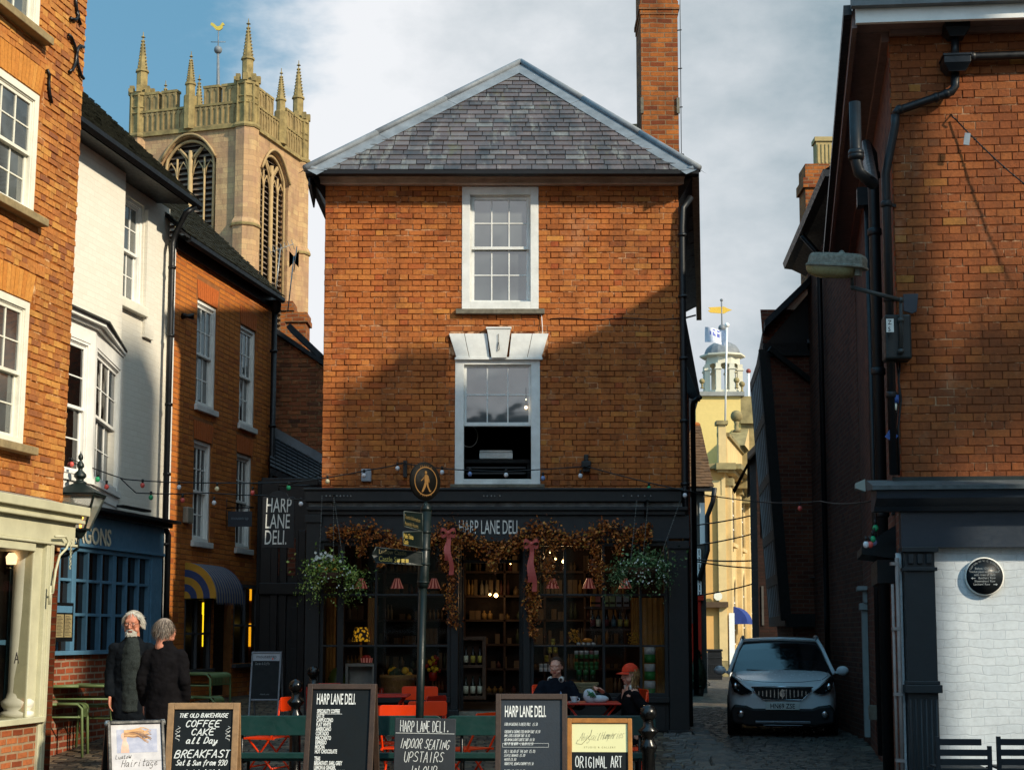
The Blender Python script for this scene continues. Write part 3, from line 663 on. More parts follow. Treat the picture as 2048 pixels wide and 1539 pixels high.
    c=MB(); c.add([(P-.05,y0-.06,zc0+1.0),(Q+.05,y0-.06,zc0+.35),(Q+.1,y0-.02,zc0+.75),(P-.04,y0-.02,zc0+1.25)],[(0,1,2,3)]); c.build('lead_flashing',STONE,ch)
    # downpipe at right corner
    p=MB(); zz=ez
    p.tube([(DW+.17,.02,ez-.25),(DW+.05,-.06,ez-.42),(DW+.035,-.07,ez-.7),(DW+.035,-.07,3.0),(DW+.06,-.1,.4)],.045,10)
    for k in range(6): pipe_band(p,DW+.035,-.07,ez-.8-k*.85,.045)
    p.build('downpipe',GUT,T)
    # bits on the wall
    j=MB(); a,zj=F.uz(723,963); j.box(a,F.u(743,950),-.06,0,zj,F.z(733,938)); j.build('junction_box',plain('grey_plastic','#8c9098',.5,bump=0),T,bevel=.008)
    j=MB(); a,zj=F.uz(1172,932); j.box(a-.05,a+.05,-.14,-.02,zj-.09,zj+.06); j.box(a-.03,a+.03,-.1,.0,zj+.06,zj+.15); j.box(a-.07,a+.06,-.2,-.13,zj-.02,zj+.05); j.build('floodlight',BLK,T,bevel=.01)
    j=MB(); a,zj=F.uz(811,937); j.box(a-.025,a+.025,-.1,0,zj-.12,zj+.1); j.build('cable_bracket',BLK,T)
    j=MB(); a,z_=F.uz(1083,630)
    j.tube([(a,-.03,z_),(a+.012,-.03,z_-.2),(a+.01,-.03,z_-.45),(a-.0,-.05,z_-.62)],.006,5); j.build('cable',WHITE_W,T)
    j=MB(); pts=[]
    for k in range(12): pts.append((F.u(1100+k*25,650),-.018,F.z(1100,638)+.012*math.sin(k*1.3)))
    j.tube(pts,.006,5); j.build('cable',BLK,T)
deli_build()
# ------------------------------------------------------------------ shopfront
SY=.22   # it stands this far in front of the brickwork
def shop():
    F=FD; T=deli; o=SY
    U=lambda p,q=1150:F.u(p,q,o); Z=lambda q,p=1000:F.z(p,q,o)
    G=gz(0,DY)-.35
    c=MB(); L_,R_=U(612,990),U(1362,990)
    c.box(L_,R_,-o-.12,.0,Z(1004),Z(982)); c.box(L_-.02,R_+.02,-o-.15,0,Z(982)+.001,Z(977))
    c.box(L_+.03,R_+.0,-o-.03,0,Z(1014),Z(1004)-.001); c.box(L_+.02,R_+.08,-o-.09,0,Z(1021),Z(1014)-.001); c.box(L_+.04,R_+.05,-o-.05,0,Z(1030),Z(1021)-.001)
    c.build('cornice',CHAR,T,bevel=.008)
    st=MB(); st.box(L_+.04,R_+.01,-o-.036,-o-.031,Z(1013),Z(1005)); st.build('cornice_strip',plain('worn_lead_strip','#6d7070',.7,var=.6,sc=7,bump=.3),T)
    f=MB(); f.box(U(628),U(1380),-o,0,Z(1076),Z(1030)-.001); f.box(U(640),U(1338),-o-.03,-o-.001,Z(1082),Z(1076)); 
    fs=f.build('fascia_board',plain('fascia_grey','#1a1d20',.5,var=.12,bump=.05),T,bevel=.004)
    text('HARP LANE DELI',fs,U(917,1066),-o-.012,Z(1067),.262,LETW,xs=.40,ext=.004,bold=.0)
    # brackets with rivets
    b=MB()
    for p in (655,662,668,676,683,690,697,704,968,975,983,990,1000,1245,1262,1275,1288,1300): b=MB(); b.ball((U(p,993),-o-.125,Z(993)),.011); b.build('rivet',plain('steel','#8b8b88',.4,metal=.6,bump=0),T)
    def pil(a,b_,z0,z1,y0=-o-.05):
        ps=MB(); ps.box(a,b_,y0,0,z0,z1); ps.box(a-.02,b_+.02,y0-.03,0,z0,z0+.32); ps.box(a-.03,b_+.03,y0-.045,0,z0+.32,z0+.36); ps.box(a-.02,b_+.02,y0-.03,0,z1-.1,z1); ps.build('pilaster',CHAR,T,bevel=.006)
    zb=Z(1418); zt=Z(1082)
    pil(U(612),U(640),G,Z(1030)); pil(U(1336),U(1375),G,Z(1082))
    for a,b_ in ((902,917),(1046,1060)): ps=MB(); ps.box(U(a),U(b_),-o-.03,.1,zb,zt); ps.box(U(a-3),U(b_+2),-o-.06,.1,G,zb); ps.build('pilaster',CHAR,T,bevel=.006)
    for a,b_ in ((640,902),(1060,1336)):
        s=MB(); s.box(U(a),U(b_),-o+.02,.0,G,Z(1404)); s.box(U(a),U(b_),-o-.06,0,Z(1404)+.001,Z(1393)); 
        n=3
        for k in range(n):
            p=U(a)+(U(b_)-U(a))*(k+.08)/n; q=U(a)+(U(b_)-U(a))*(k+.92)/n
            s.box(p,q,-o+.0,-o+.019,G+.35,Z(1412))
        s.build('stall_riser',CHAR,T,bevel=.005)
    # window frames and glass
    for (a,b_,mull) in ((640,902,(680,752,838)),(1060,1336,(1130,1207,1281))):
        w=MB(); g=MB(); y0=-o+.02
        w.box(U(a),U(a)+.05,y0,y0+.07,Z(1393),zt); w.box(U(b_)-.05,U(b_),y0,y0+.07,Z(1393),zt); w.box(U(a),U(b_),y0+.002,y0+.068,zt-.06,zt)
        w.box(U(a),U(b_),y0+.002,y0+.068,Z(1393),Z(1393)+.05)
        for p in mull: w.box(U(p)-.018,U(p)+.018,y0+.004,y0+.066,Z(1393),zt)
        for q in (1189,1291): w.box(U(a),U(b_),y0+.006,y0+.064,Z(q)-.014,Z(q)+.014)
        if a==640: w.box(U(675),U(688),y0+.001,y0+.069,Z(1393),zt)
        g.quad((U(a),y0+.035,Z(1393)),(U(b_),y0+.035,Z(1393)),(U(b_),y0+.035,zt),(U(a),y0+.035,zt))
        wo=w.build('shop_window',CHAR,T,bevel=.004); g.build('pane',CLEAR,wo)
        e=MB(); e.box(U(a),U(b_),-o+.09,.75,Z(1404)-.02,Z(1396)); e.build('window_shelf',WOOD,wo)
    # room
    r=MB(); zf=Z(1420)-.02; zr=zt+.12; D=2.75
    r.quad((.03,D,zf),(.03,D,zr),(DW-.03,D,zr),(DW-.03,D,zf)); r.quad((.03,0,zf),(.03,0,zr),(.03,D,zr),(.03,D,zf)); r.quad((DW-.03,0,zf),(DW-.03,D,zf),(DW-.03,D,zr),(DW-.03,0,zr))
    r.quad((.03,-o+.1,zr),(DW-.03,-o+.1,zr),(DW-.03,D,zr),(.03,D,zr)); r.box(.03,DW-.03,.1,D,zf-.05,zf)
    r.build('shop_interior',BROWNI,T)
    # door step and open recess, fanlight
    d=MB(); a,b_=U(917),U(1046); d.box(a-.1,b_+.1,-o-.32,.1,G,G+.16+.1); d.box(a,b_,-o-.05,.1,G+.26,zf); d.build('step',STONE,T,bevel=.01)
    d=MB(); y1=.35
    d.box(a,a+.05,y1,y1+.05,zf,zt); d.box(b_-.05,b_,y1,y1+.05,zf,zt); d.box(a,b_,y1,y1+.05,Z(1118)-.02,Z(1118)+.02)
    d.box(a,a+.02,.1,y1,zf,zt); d.box(b_-.02,b_,.1,y1,zf,zt)
    d.build('door_frame',CHAR,T)
    # warm lamps hanging in the shop
    WARM=emit('warm_bulb','#ffca7a',14); 
    for (p,q,y,r_) in ((1128,1122,.9,.028),(992,1190,2.2,.03),(980,1188,2.4,.018),(1111,1117,1.2,.012),(1100,1104,1.6,.010),(1087,1119,1.4,.009),(1021,1127,1.6,.008)):
        b=at(p,q,DY+y); x=b.x-x0
        t=thing('pendant_lamp','bare warm bulb inside the deli, '+{1128:'the brightest, behind the right window',992:'the lowest',980:'dim one left of the lowest',1111:'tiny, just left of the brightest',1100:'topmost tiny one in the right window',1087:'leftmost tiny one in the right window',1021:'tiny one high in the door opening'}[p],'lamp',(b.x,b.y,b.z),0,'bulbs hanging in the deli')
        m=MB(); m.ball((0,0,0),r_); m.build('bulb',WARM,t); m=MB(); m.tube([(0,0,r_*.8),(0,0,max(.1,zr-b.z))],.004,5); m.lathe([(.012,0),(.014,.05),(.004,.06)],(0,0,r_*.7),8); m.build('flex',BLK,t)
        if r_>.0085:
            l=bpy.data.lights.new('lamp_light','POINT'); l.energy=9 if p==1128 else (1.0 if r_>.015 else 3.5); l.color=(1,.62,.3); l.shadow_soft_size=.05; lo_=bpy.data.objects.new('lamp_light',l); SC.collection.objects.link(lo_); lo_.parent=t; lo_.location=(0,-.06,-.06)
shop()
# ------------------------------------------------------------------ goods seen through the windows (each a thing on its shelf)
def S(px,py,dy): p=at(px,py,DY+dy); return p
def goods():
    PINK=emit('pink_shade','#d08476',.16); RSTR=emit('shade_stripe','#8c1f1c',.10)
    wh={722:'behind the left hanging basket',794:'in the middle of the left window',868:'just right of the signpost',1105:'near the doorway in the right window',1178:'in the middle of the right window',1250:'behind the right hanging basket'}
    for p,q in wh.items():
        c=S(p,1176,.25); t=thing('pendant_lampshade','pink and red striped cone lampshade hanging '+q,'lampshade',c,0,'striped lampshades in the deli windows')
        m=MB(); n=20
        for j in range(n):
            a0,a1=2*PI*j/n,2*PI*(j+1)/n
            m.add([(.092*math.cos(a0),.092*math.sin(a0),0),(.092*math.cos(a1),.092*math.sin(a1),0),(.035*math.cos(a1),.035*math.sin(a1),.135),(.035*math.cos(a0),.035*math.sin(a0),.135)],[(0,1,2,3)],j%2)
        m.build('lamp_shade',[PINK,RSTR],t); m=MB(); m.tube([(0,0,.13),(0,0,.45)],.004,5); m.build('flex',BLK,t)
    # yellow patterned lamp
    c=S(722,1285,.35); t=thing('table_lamp','yellow lamp with dark rounded pattern standing in the left deli window','lamp',c)
    tt=NT('pattern_shade'); v=tt.N('TexVoronoi'); v.inputs['Scale'].default_value=22; tt.l.new(tt.tc.outputs['Object'],v.inputs[0])
    o=tt.mix(tt.rng(v.outputs[0],.42,.5),col('#e0a020'),col('#1a130c')); pm=tt.done(o,.7); tt.l.new(o,tt.b.inputs['Emission Color']); tt.b.inputs['Emission Strength'].default_value=.4
    m=MB(); m.lathe([(.125,0),(.085,.19)],(0,0,.02),18); m.build('lamp_shade',pm,t); m=MB(); m.lathe([(.05,-.22),(.015,-.16),(.02,-.05),(.01,.02)],(0,0,0),10); m.build('lamp_base',WOODO,t)
    # little grey display box
    a=S(690,1396,.18); b=S(750,1326,.18); t=thing('display_box','grey painted open display box in the left deli window','display box',(a.x,a.y,a.z)); w=b.x-a.x; h=b.z-a.z
    m=MB(); GB=plain('grey_box_paint','#a5a29c',.6); m.box(0,w,0,.25,h-.04,h); m.box(0,.035,0,.25,0,h-.04); m.box(w-.035,w,0,.25,0,h-.04); m.box(.035,w-.035,.2,.23,0,h-.04,0); m.build('frame',GB,t,bevel=.004)
    def jar(p,q,dy,r,h,m_,lab,lid=REDE,name='jar',cat='jar',grp=None):
        c=S(p,q,dy); t=thing(name,lab,cat,c,0,grp); m=MB(); m.lathe([(r*.8,0),(r,.01),(r,h*.75),(r*.7,h*.85),(r*.7,h*.88)],(0,0,0),12); m.build('glass_body',m_,t); m=MB(); m.lathe([(r*.78,h*.88),(r*.78,h)],(0,0,0),12); m.build('lid',lid,t); return t
    JR=plain('red_jam','#c83a1c',.3,bump=0)
    jar(709,1392,.24,.04,.13,JR,'red jar on the left inside the grey display box'); jar(738,1392,.24,.04,.14,JR,'red jar on the right inside the grey display box'); jar(763,1393,.1,.035,.12,JR,'small red jar beside the big wicker basket')
    # tins row on top of the box (striped cake case)
    c=S(733,1324,.22); t=thing('cake_case','red and cream striped paper case on top of the grey display box','paper case',c); m=MB(); n=24
    for j in range(n):
        a0,a1=2*PI*j/n,2*PI*(j+1)/n; m.add([(.075*math.cos(a0),.05*math.sin(a0),0),(.075*math.cos(a1),.05*math.sin(a1),0),(.085*math.cos(a1),.06*math.sin(a1),.06),(.085*math.cos(a0),.06*math.sin(a0),.06)],[(0,1,2,3)],j%2)
    m.lathe([(.06,.055),(.05,.09),(.02,.1)],(0,0,0),12,1); m.build('paper',[PINK,RSTR],t)
    # basket and cloche
    c=S(796,1392,.3); t=thing('wicker_basket','large round wicker basket filled with gourds in the left deli window','basket',c)
    WK=plain('wicker','#a5753f',.8,var=.4,sc=40,bump=.6); m=MB(); m.lathe([(.19,0),(.21,.02),(.235,.24),(.25,.25),(.25,.29),(.22,.29),(.2,.2)],(0,0,0),24); m.build('basket',WK,t)
    m=MB(); rr=random.Random(2); YG=plain('gourd','#e0a820',.5); GG=plain('dark_gourd','#2b3a20',.6)
    for k in range(16): a=rr.random()*6.28; d=rr.random()*.16; m.ellipsoid((d*math.cos(a),d*math.sin(a),.28+rr.random()*.09),(.05,.045,.05),None,0 if k%4==0 else 1,10,7)
    m.build('gourds',[YG,GG],t)
    # yellow flowers
    c=S(866,1360,.15); t=thing('flower_vase','yellow and red flowers in a small pot in the left deli window','flowers',c)
    m=MB(); m.lathe([(.05,0),(.06,.1),(.055,.11)],(0,0,0),12); m.build('pot',REDE,t)
    m=MB()
    for k in range(26): a=rr.random()*6.28; d=rr.random()*.10; m.ellipsoid((d*math.cos(a),d*math.sin(a),.12+rr.random()*.2),(.025,.025,.028),None,0 if rr.random()<.7 else 1,7,5)
    m.build('blooms',[plain('yellow_petals','#e8b01a',.6),REDE],t)
    m=MB()
    c=S(704,1392,.5); t=thing('green_lantern','pale green glass lantern behind the display box','lantern',S(674,1394,.3)); m.lathe([(.1,0),(.12,.05),(.13,.25),(.08,.36),(.03,.4)],(0,0,0),16); m.build('glass_body',plain('green_glass','#5a6420',.3),t)
    # curtain panels of warm cloth at the window back
    for k,(p0,p1,q0,q1,dy,lab) in enumerate(((735,752,1195,1290,.5,'ochre cloth hanging behind the left window'),(640,672,1195,1392,.45,'ochre blind at the far left of the left window'),(1284,1330,1195,1392,.5,'ochre blind at the right end of the right window'),(1262,1282,1195,1290,.52,'narrow ochre panel left of the blind'))):
        a=S(p0,q1,dy); b=S(p1,q0,dy); t=tag(MB_cloth(a,b,plain('ochre_cloth','#a87434',.8,var=.3,sc=5,bump=.1)),lab,'blind')
    # wooden shelf by the door with bottles
    a=S(921,1398,.5); b=S(972,1272,.5); w=b.x-a.x; h=b.z-a.z; t=thing('wooden_shelf','brown wooden shelf unit just inside the doorway','shelf',a)
    m=MB(); m.box(0,w,0,.3,h-.05,h); m.box(w-.05,w,0,.3,0,h-.05); m.box(0,.03,0,.3,0,h-.05); m.box(.03,w-.05,0,.3,h*.5,h*.5+.04); m.box(.03,w-.05,0,.3,0,.05); m.box(.03,w-.05,.28,.3,.05,h-.05); m.build('frame',WOOD,t,bevel=.004)
    GB_=plain('green_bottle','#141d10',.15,bump=0); DB=plain('dark_bottle','#0d0b0a',.15,bump=0); LB=plain('bottle_label','#c9c4a8',.7,bump=0); LY=plain('yellow_label','#a8923a',.7,bump=0); LR=plain('red_label','#5e2326',.7,bump=0); LBL=plain('blue_label','#4d6470',.7,bump=0)
    def bottle(c,r,h,gm,lm,lab,grp):
        t=thing('bottle',lab,'bottle',c,0,grp); m=MB(); m.lathe([(r,0),(r,h*.6),(r*.35,h*.75),(r*.33,h),(r*.2,h)],(0,0,0),10); m.build('glass_body',gm,t); m=MB(); m.lathe([(r*1.02,h*.12),(r*1.02,h*.5)],(0,0,0),10); m.build('bottle_label',lm,t)
    for i in range(3): c=a+Vector((.07+i*.095,.08,.05)); bottle(c,.034,.26,GB_,LB,['leftmost','middle','rightmost'][i]+' white-labelled bottle on the lower shelf inside the doorway','bottles on the doorway shelf')
    for i in range(3): c=a+Vector((.07+i*.095,.08,h*.5+.04)); bottle(c,.03,.25,DB,LY if i else LB,['leftmost','middle','rightmost'][i]+' bottle on the upper shelf inside the doorway','bottles on the doorway shelf')
    # wine row
    z0=S(1220,1256,.6); t=thing('wall_shelf','dark wall shelf carrying wine bottles in the right window','shelf',(z0.x,z0.y,z0.z)); m=MB(); m.box(-.34,.34,-.02,.22,-.03,0); m.box(-.34,.34,-.02,.22,.27,.30); m.build('board',WOODD,t)
    for i,(p,lm) in enumerate(((1186,LR),(1197,LB),(1214,LR),(1228,LBL),(1241,LY),(1254,LY))):
        bottle(Vector((S(p,1256,.6).x,z0.y+.06,z0.z)),.032,.25,DB,lm,'%s wine bottle from the left on the wall shelf, %s label'%(['first','second','third','fourth','fifth','sixth'][i],['maroon','white','maroon','blue','yellow','yellow'][i]),'wine bottles on the wall shelf')
    for i,(p,c_) in enumerate(((1187,'#9a6a18'),(1196,'#a8645c'),(1212,'#8b8f5e'),(1225,'#7d8a5e'),(1238,'#83898c'),(1253,'#7d858a'))):
        x=S(p,1210,.6).x; t=MB(); t.box(-.035,.035,0,.1,0,.14); t.box(-.033,.033,-.001,0,.03,.06,1); o=t.build('tea_box',[plain('carton_%d'%i,c_,.6,bump=0),DARK],None,bevel=.003); o.location=(x,z0.y+.02,z0.z+.301)
        tag(o,'%s small carton from the left above the wine shelf, %s'%(['first','second','third','fourth','fifth','sixth'][i],['ochre','pink','olive with gold edge','olive green','grey','grey blue'][i]),'carton','cartons above the wine bottles')
    # tins: pyramid of yellow, rows of green and white
    TW=plain('tin_white','#d0d4d8',.4,bump=0); TG=plain('tin_green','#2a7040',.4,bump=0); TY=plain('tin_yellow','#a8963a',.4,bump=0); TP=plain('tin_pink','#a07070',.4,bump=0)
    dish={}
    def tin(p,q,dy,r,h,cu,cl,lab,grp):
        c=S(p,q,dy); t=thing('tin',lab,'tin',c,0,grp); m=MB(); m.lathe([(r,0),(r,h*.55)],(0,0,0),12); m.build('body',cl,t); m=MB(); m.lathe([(r,h*.55),(r,h),(r*.9,h+.004)],(0,0,0),12); m.build('cap',cu,t)
    o_=['far left','second from left','middle','second from right','far right']
    for i in range(5): tin(1153+i*10,1316,.2,.028,.10,TP if i==3 else TW,TG,o_[i]+' tin of the white-topped row on the green tin stack','tins in the right window')
    for i in range(5): tin(1153+i*10,1338,.2,.028,.10,TG,TG,o_[i]+' tin of the plain green row in the stack','tins in the right window')
    for i in range(3): tin(1158+i*14,1360,.18,.036,.14,TG,plain('tin_dark','#14301e',.4),['left','middle','right'][i]+' large green tin at the foot of the stack','tins in the right window')
    for i in range(4): tin(1157+i*10,1293,.2,.027,.055,TW,TW,['left','second','third','right'][i]+' little white tin on the glazing bar row','tins in the right window')
    for i,(p,q) in enumerate(((1106,1289),(1100,1305),(1111,1305),(1093,1322))): tin(p,q,.2,.028,.08,TY,TY,['topmost yellow tin behind the seated man','left yellow tin of the second row behind the seated man','right yellow tin of the second row behind the seated man','lowest yellow tin behind the seated man'][i],'yellow tins behind the seated man')
    for i in range(3): tin(1082+i*9,1342,.2,.025,.10,TW,TW,['left','middle','right'][i]+' tall white tin beside the seated man','white tins beside the seated man')
    # pedestal
    c=S(1172,1394,.12); t=thing('pedestal','ornate cream scrollwork pedestal under the green tins','pedestal',c); PD=plain('pedestal_plaster','#a8a586',.8); m=MB(); m.box(-.17,.17,0,.2,.17,.2); m.box(-.15,.15,.02,.18,.0,.17)
    for sx in (-1,1):
        pts=[(sx*(.08+.05*math.cos(a)*(1-a/14)),-.01,.09+.06*math.sin(a)*(1-a/14)) for a in [k*.5 for k in range(22)]]; m.tube(pts,.009,6)
    m.tube([(-.15,-.01,.16),(0,-.02,.13),(.15,-.01,.16)],.01,6); m.build('body',PD,t,bevel=.004)
    # banded column of big tins at right
    for i,(q) in enumerate((1392,1358,1324)):
        c=S(1300,q,.3); t=thing('large_tin',['bottom','middle','top'][i]+' big green and white drum in the right window corner','drum',c,0,'green and white drums'); m=MB(); m.lathe([(.075,0),(.075,.11)],(0,0,0),18); m.build('body',plain('drum_green','#238040',.45),t); m=MB(); m.lathe([(.076,.11),(.076,.205),(.07,.21)],(0,0,0),18); m.build('cap',TW,t)
    # dried stems and a pumpkin
    c=S(1175,1283,.22); t=MB(); t.ellipsoid((0,0,.02),(.07,.05,.03)); o=t.build('squash',plain('squash_skin','#b87412',.5)); o.location=c; tag(o,'orange squash lying on the little white tins','squash')
    for nm,(p,q,lab) in {'a':(1268,1290,'bunch of dried golden stems at the right end of the window'),'b':(1150,1283,'small dried seed heads beside the squash')}.items():
        c=S(p,q,.3); m=MB(); rr=random.Random(p)
        for k in range(60):
            a=rr.random()*6.28; d=rr.random()*.09; m.ellipsoid((d*math.cos(a),d*math.sin(a)*.5,rr.random()*.17),(.012,.01,.014),None,0,5,4)
        o=m.build('dried_flowers',plain('dried_heads','#b8862c',.8)); o.location=c; tag(o,lab,'dried flowers')
    t=thing('back_shelves','dark wooden shelving stacked with goods at the back of the deli','shelves',S(980,1395,2.55)); rr=random.Random(19); o=t.location.copy(); pal=[plain('goods_%d'%i,c_,.6,bump=0) for i,c_ in enumerate(('#4a3a22','#26301e','#5c564a','#3a1812','#1c1c20','#6a5228'))]
    m=MB(); X0=.1-DW/2; X1=DW/2-.2
    for k in range(6): m.box(-2.2,2.1,-.02,.16,.05+k*.36,.08+k*.36)
    for k in range(8): m.box(-2.2+k*.6,-2.17+k*.6,-.02,.16,.05,2.1)
    m.build('frame',plain('shelf_dark','#2c1c10',.7),t)
    m=MB()
    for k in range(6):
        x=-2.15
        while x<2.0:
            w=rr.uniform(.04,.09); h=rr.uniform(.06,.24); mi=rr.randrange(6); nn=rr.randrange(1,5)
            for q in range(nn):
                if rr.random()<.5: m.lathe([(w*.45,0),(w*.45,h*.62),(w*.16,h*.78),(w*.16,h)],(x+w/2,.05,.08+k*.36),8,mi)
                else: m.box(x,x+w*.9,.02,.1,.08+k*.36,.08+k*.36+h)
                x+=w
            x+=rr.uniform(0,.12)
    g=m.build('goods',pal,t); g['kind']='stuff'
    # white box and table upstairs
    c=at(992,917,DY+.35); t=thing('storage_box','white plastic box with lid standing inside the open upstairs window','box',c)
    m=MB(); m.box(-.23,.23,0,.3,0,.085); m.build('body',plain('white_plastic','#c4c2bd',.4,bump=0),t,bevel=.012); m=MB(); m.box(-.225,.225,.005,.295,.087,.12); m.build('lid',plain('white_plastic','#c4c2bd',.4),t,bevel=.015)
    c=at(992,918,DY+.2); t=thing('table','dark table behind the open upstairs window','table',c); m=MB(); m.box(-.46,.46,0,.7,-.05,-.001); m.box(-.46,-.42,.02,.06,-.5,-.05); m.box(.42,.46,.02,.06,-.5,-.05); m.build('tabletop',DARK,t)
    m=MB()
    for q in (935,946): z=at(992,q,DY+.2).z-c.z; m.box(-.4,.4,-.02,0,z-.012,z+.012)
    m.build('rail',CHAR,t)
    c=at(938,872,DY+.5); t=MB(); t.tube([(.12*math.cos(a),0,.15*math.sin(a)) for a in [k*PI/12 for k in range(25)]],.008,6); o=t.build('ring_light',plain('steel','#8b8b88',.4)); o.location=c; tag(o,'thin metal ring hanging inside the open upstairs window','ring')
    for p,q,r,lab in ((1052,815,.03,'bright round bulb seen through the upper panes of the lower window'),(1052,799,.012,'tiny bulb just above the bright one in the lower window')):
        c=at(p,q,DY-.07+.1); 
        t=MB(); t.ball((0,0,0),r*.7); t.tube([(0,0,r*.7),(0,.0,.16)],.003,5,1); o=t.build('pendant_lamp',[emit('upstairs_bulb','#ffd9a0',5),GLASSD]); o.location=c+Vector((0,-.03,0)); tag(o,lab,'lamp')
def MB_cloth(a,b,m):
    mb=MB(); n=14; w=b.x-a.x; h=b.z-a.z
    for i in range(n):
        p,q=w*i/n,w*(i+1)/n; y0,y1=.012*math.sin(i*1.9),.012*math.sin((i+1)*1.9)
        mb.add([(p,y0,0),(q,y1,0),(q,y1,h),(p,y0,h)],[(0,1,2,3)],0,True)
        mb.add([(p,y0+.004,0),(p,y0+.004,h),(q,y1+.004,h),(q,y1+.004,0)],[(0,1,2,3)],0,True)
    o=mb.build('blind',m); o.location=a; return o
goods()
# ================================================================== left side of the street
AL=math.atan2(1,.1826)
def LX(Y): return -9.01+.1826*Y
MOSS=plain('moss_tiles','#2b2c20',.9,var=.5,sc=14,bump=1,bsc=30)
def tile_roof(mb,u0,u1,yb,zb,yt,zt,skew=0,m=0,step=.13,seed=1):
    """courses of small tiles from the eave (yb,zb) to the ridge (yt,zt)"""
    rnd=random.Random(seed); L_=math.hypot(yt-yb,zt-zb); n=int(L_/step); dy,dz=(yt-yb)/L_,(zt-zb)/L_; ny,nz=-dz,dy
    if nz<0: ny,nz=-ny,-nz
    for i in range(n):
        d=i*step; x=u0-rnd.random()*.1
        while x<u1:
            w=.165; a,b=max(x,u0),min(x+w,u1)+rnd.uniform(0,.01); x+=w+.004
            if b-a<.03: continue
            t=.03+rnd.uniform(-.004,.007); j=rnd.uniform(-.006,.006)
            p=lambda dd,tt:(yb+dy*dd+ny*tt,zb+dz*dd+nz*tt)
            y0,z0=p(d+j,t); y1,z1=p(min(d+step*1.2,L_),t-.018); y2,z2=p(d+j,t-.02)
            mb.add([(a,y0,z0),(b,y0,z0),(b,y1,z1),(a,y1,z1),(a,y2,z2),(b,y2,z2)],[(0,1,2,3),(4,5,1,0)],m)
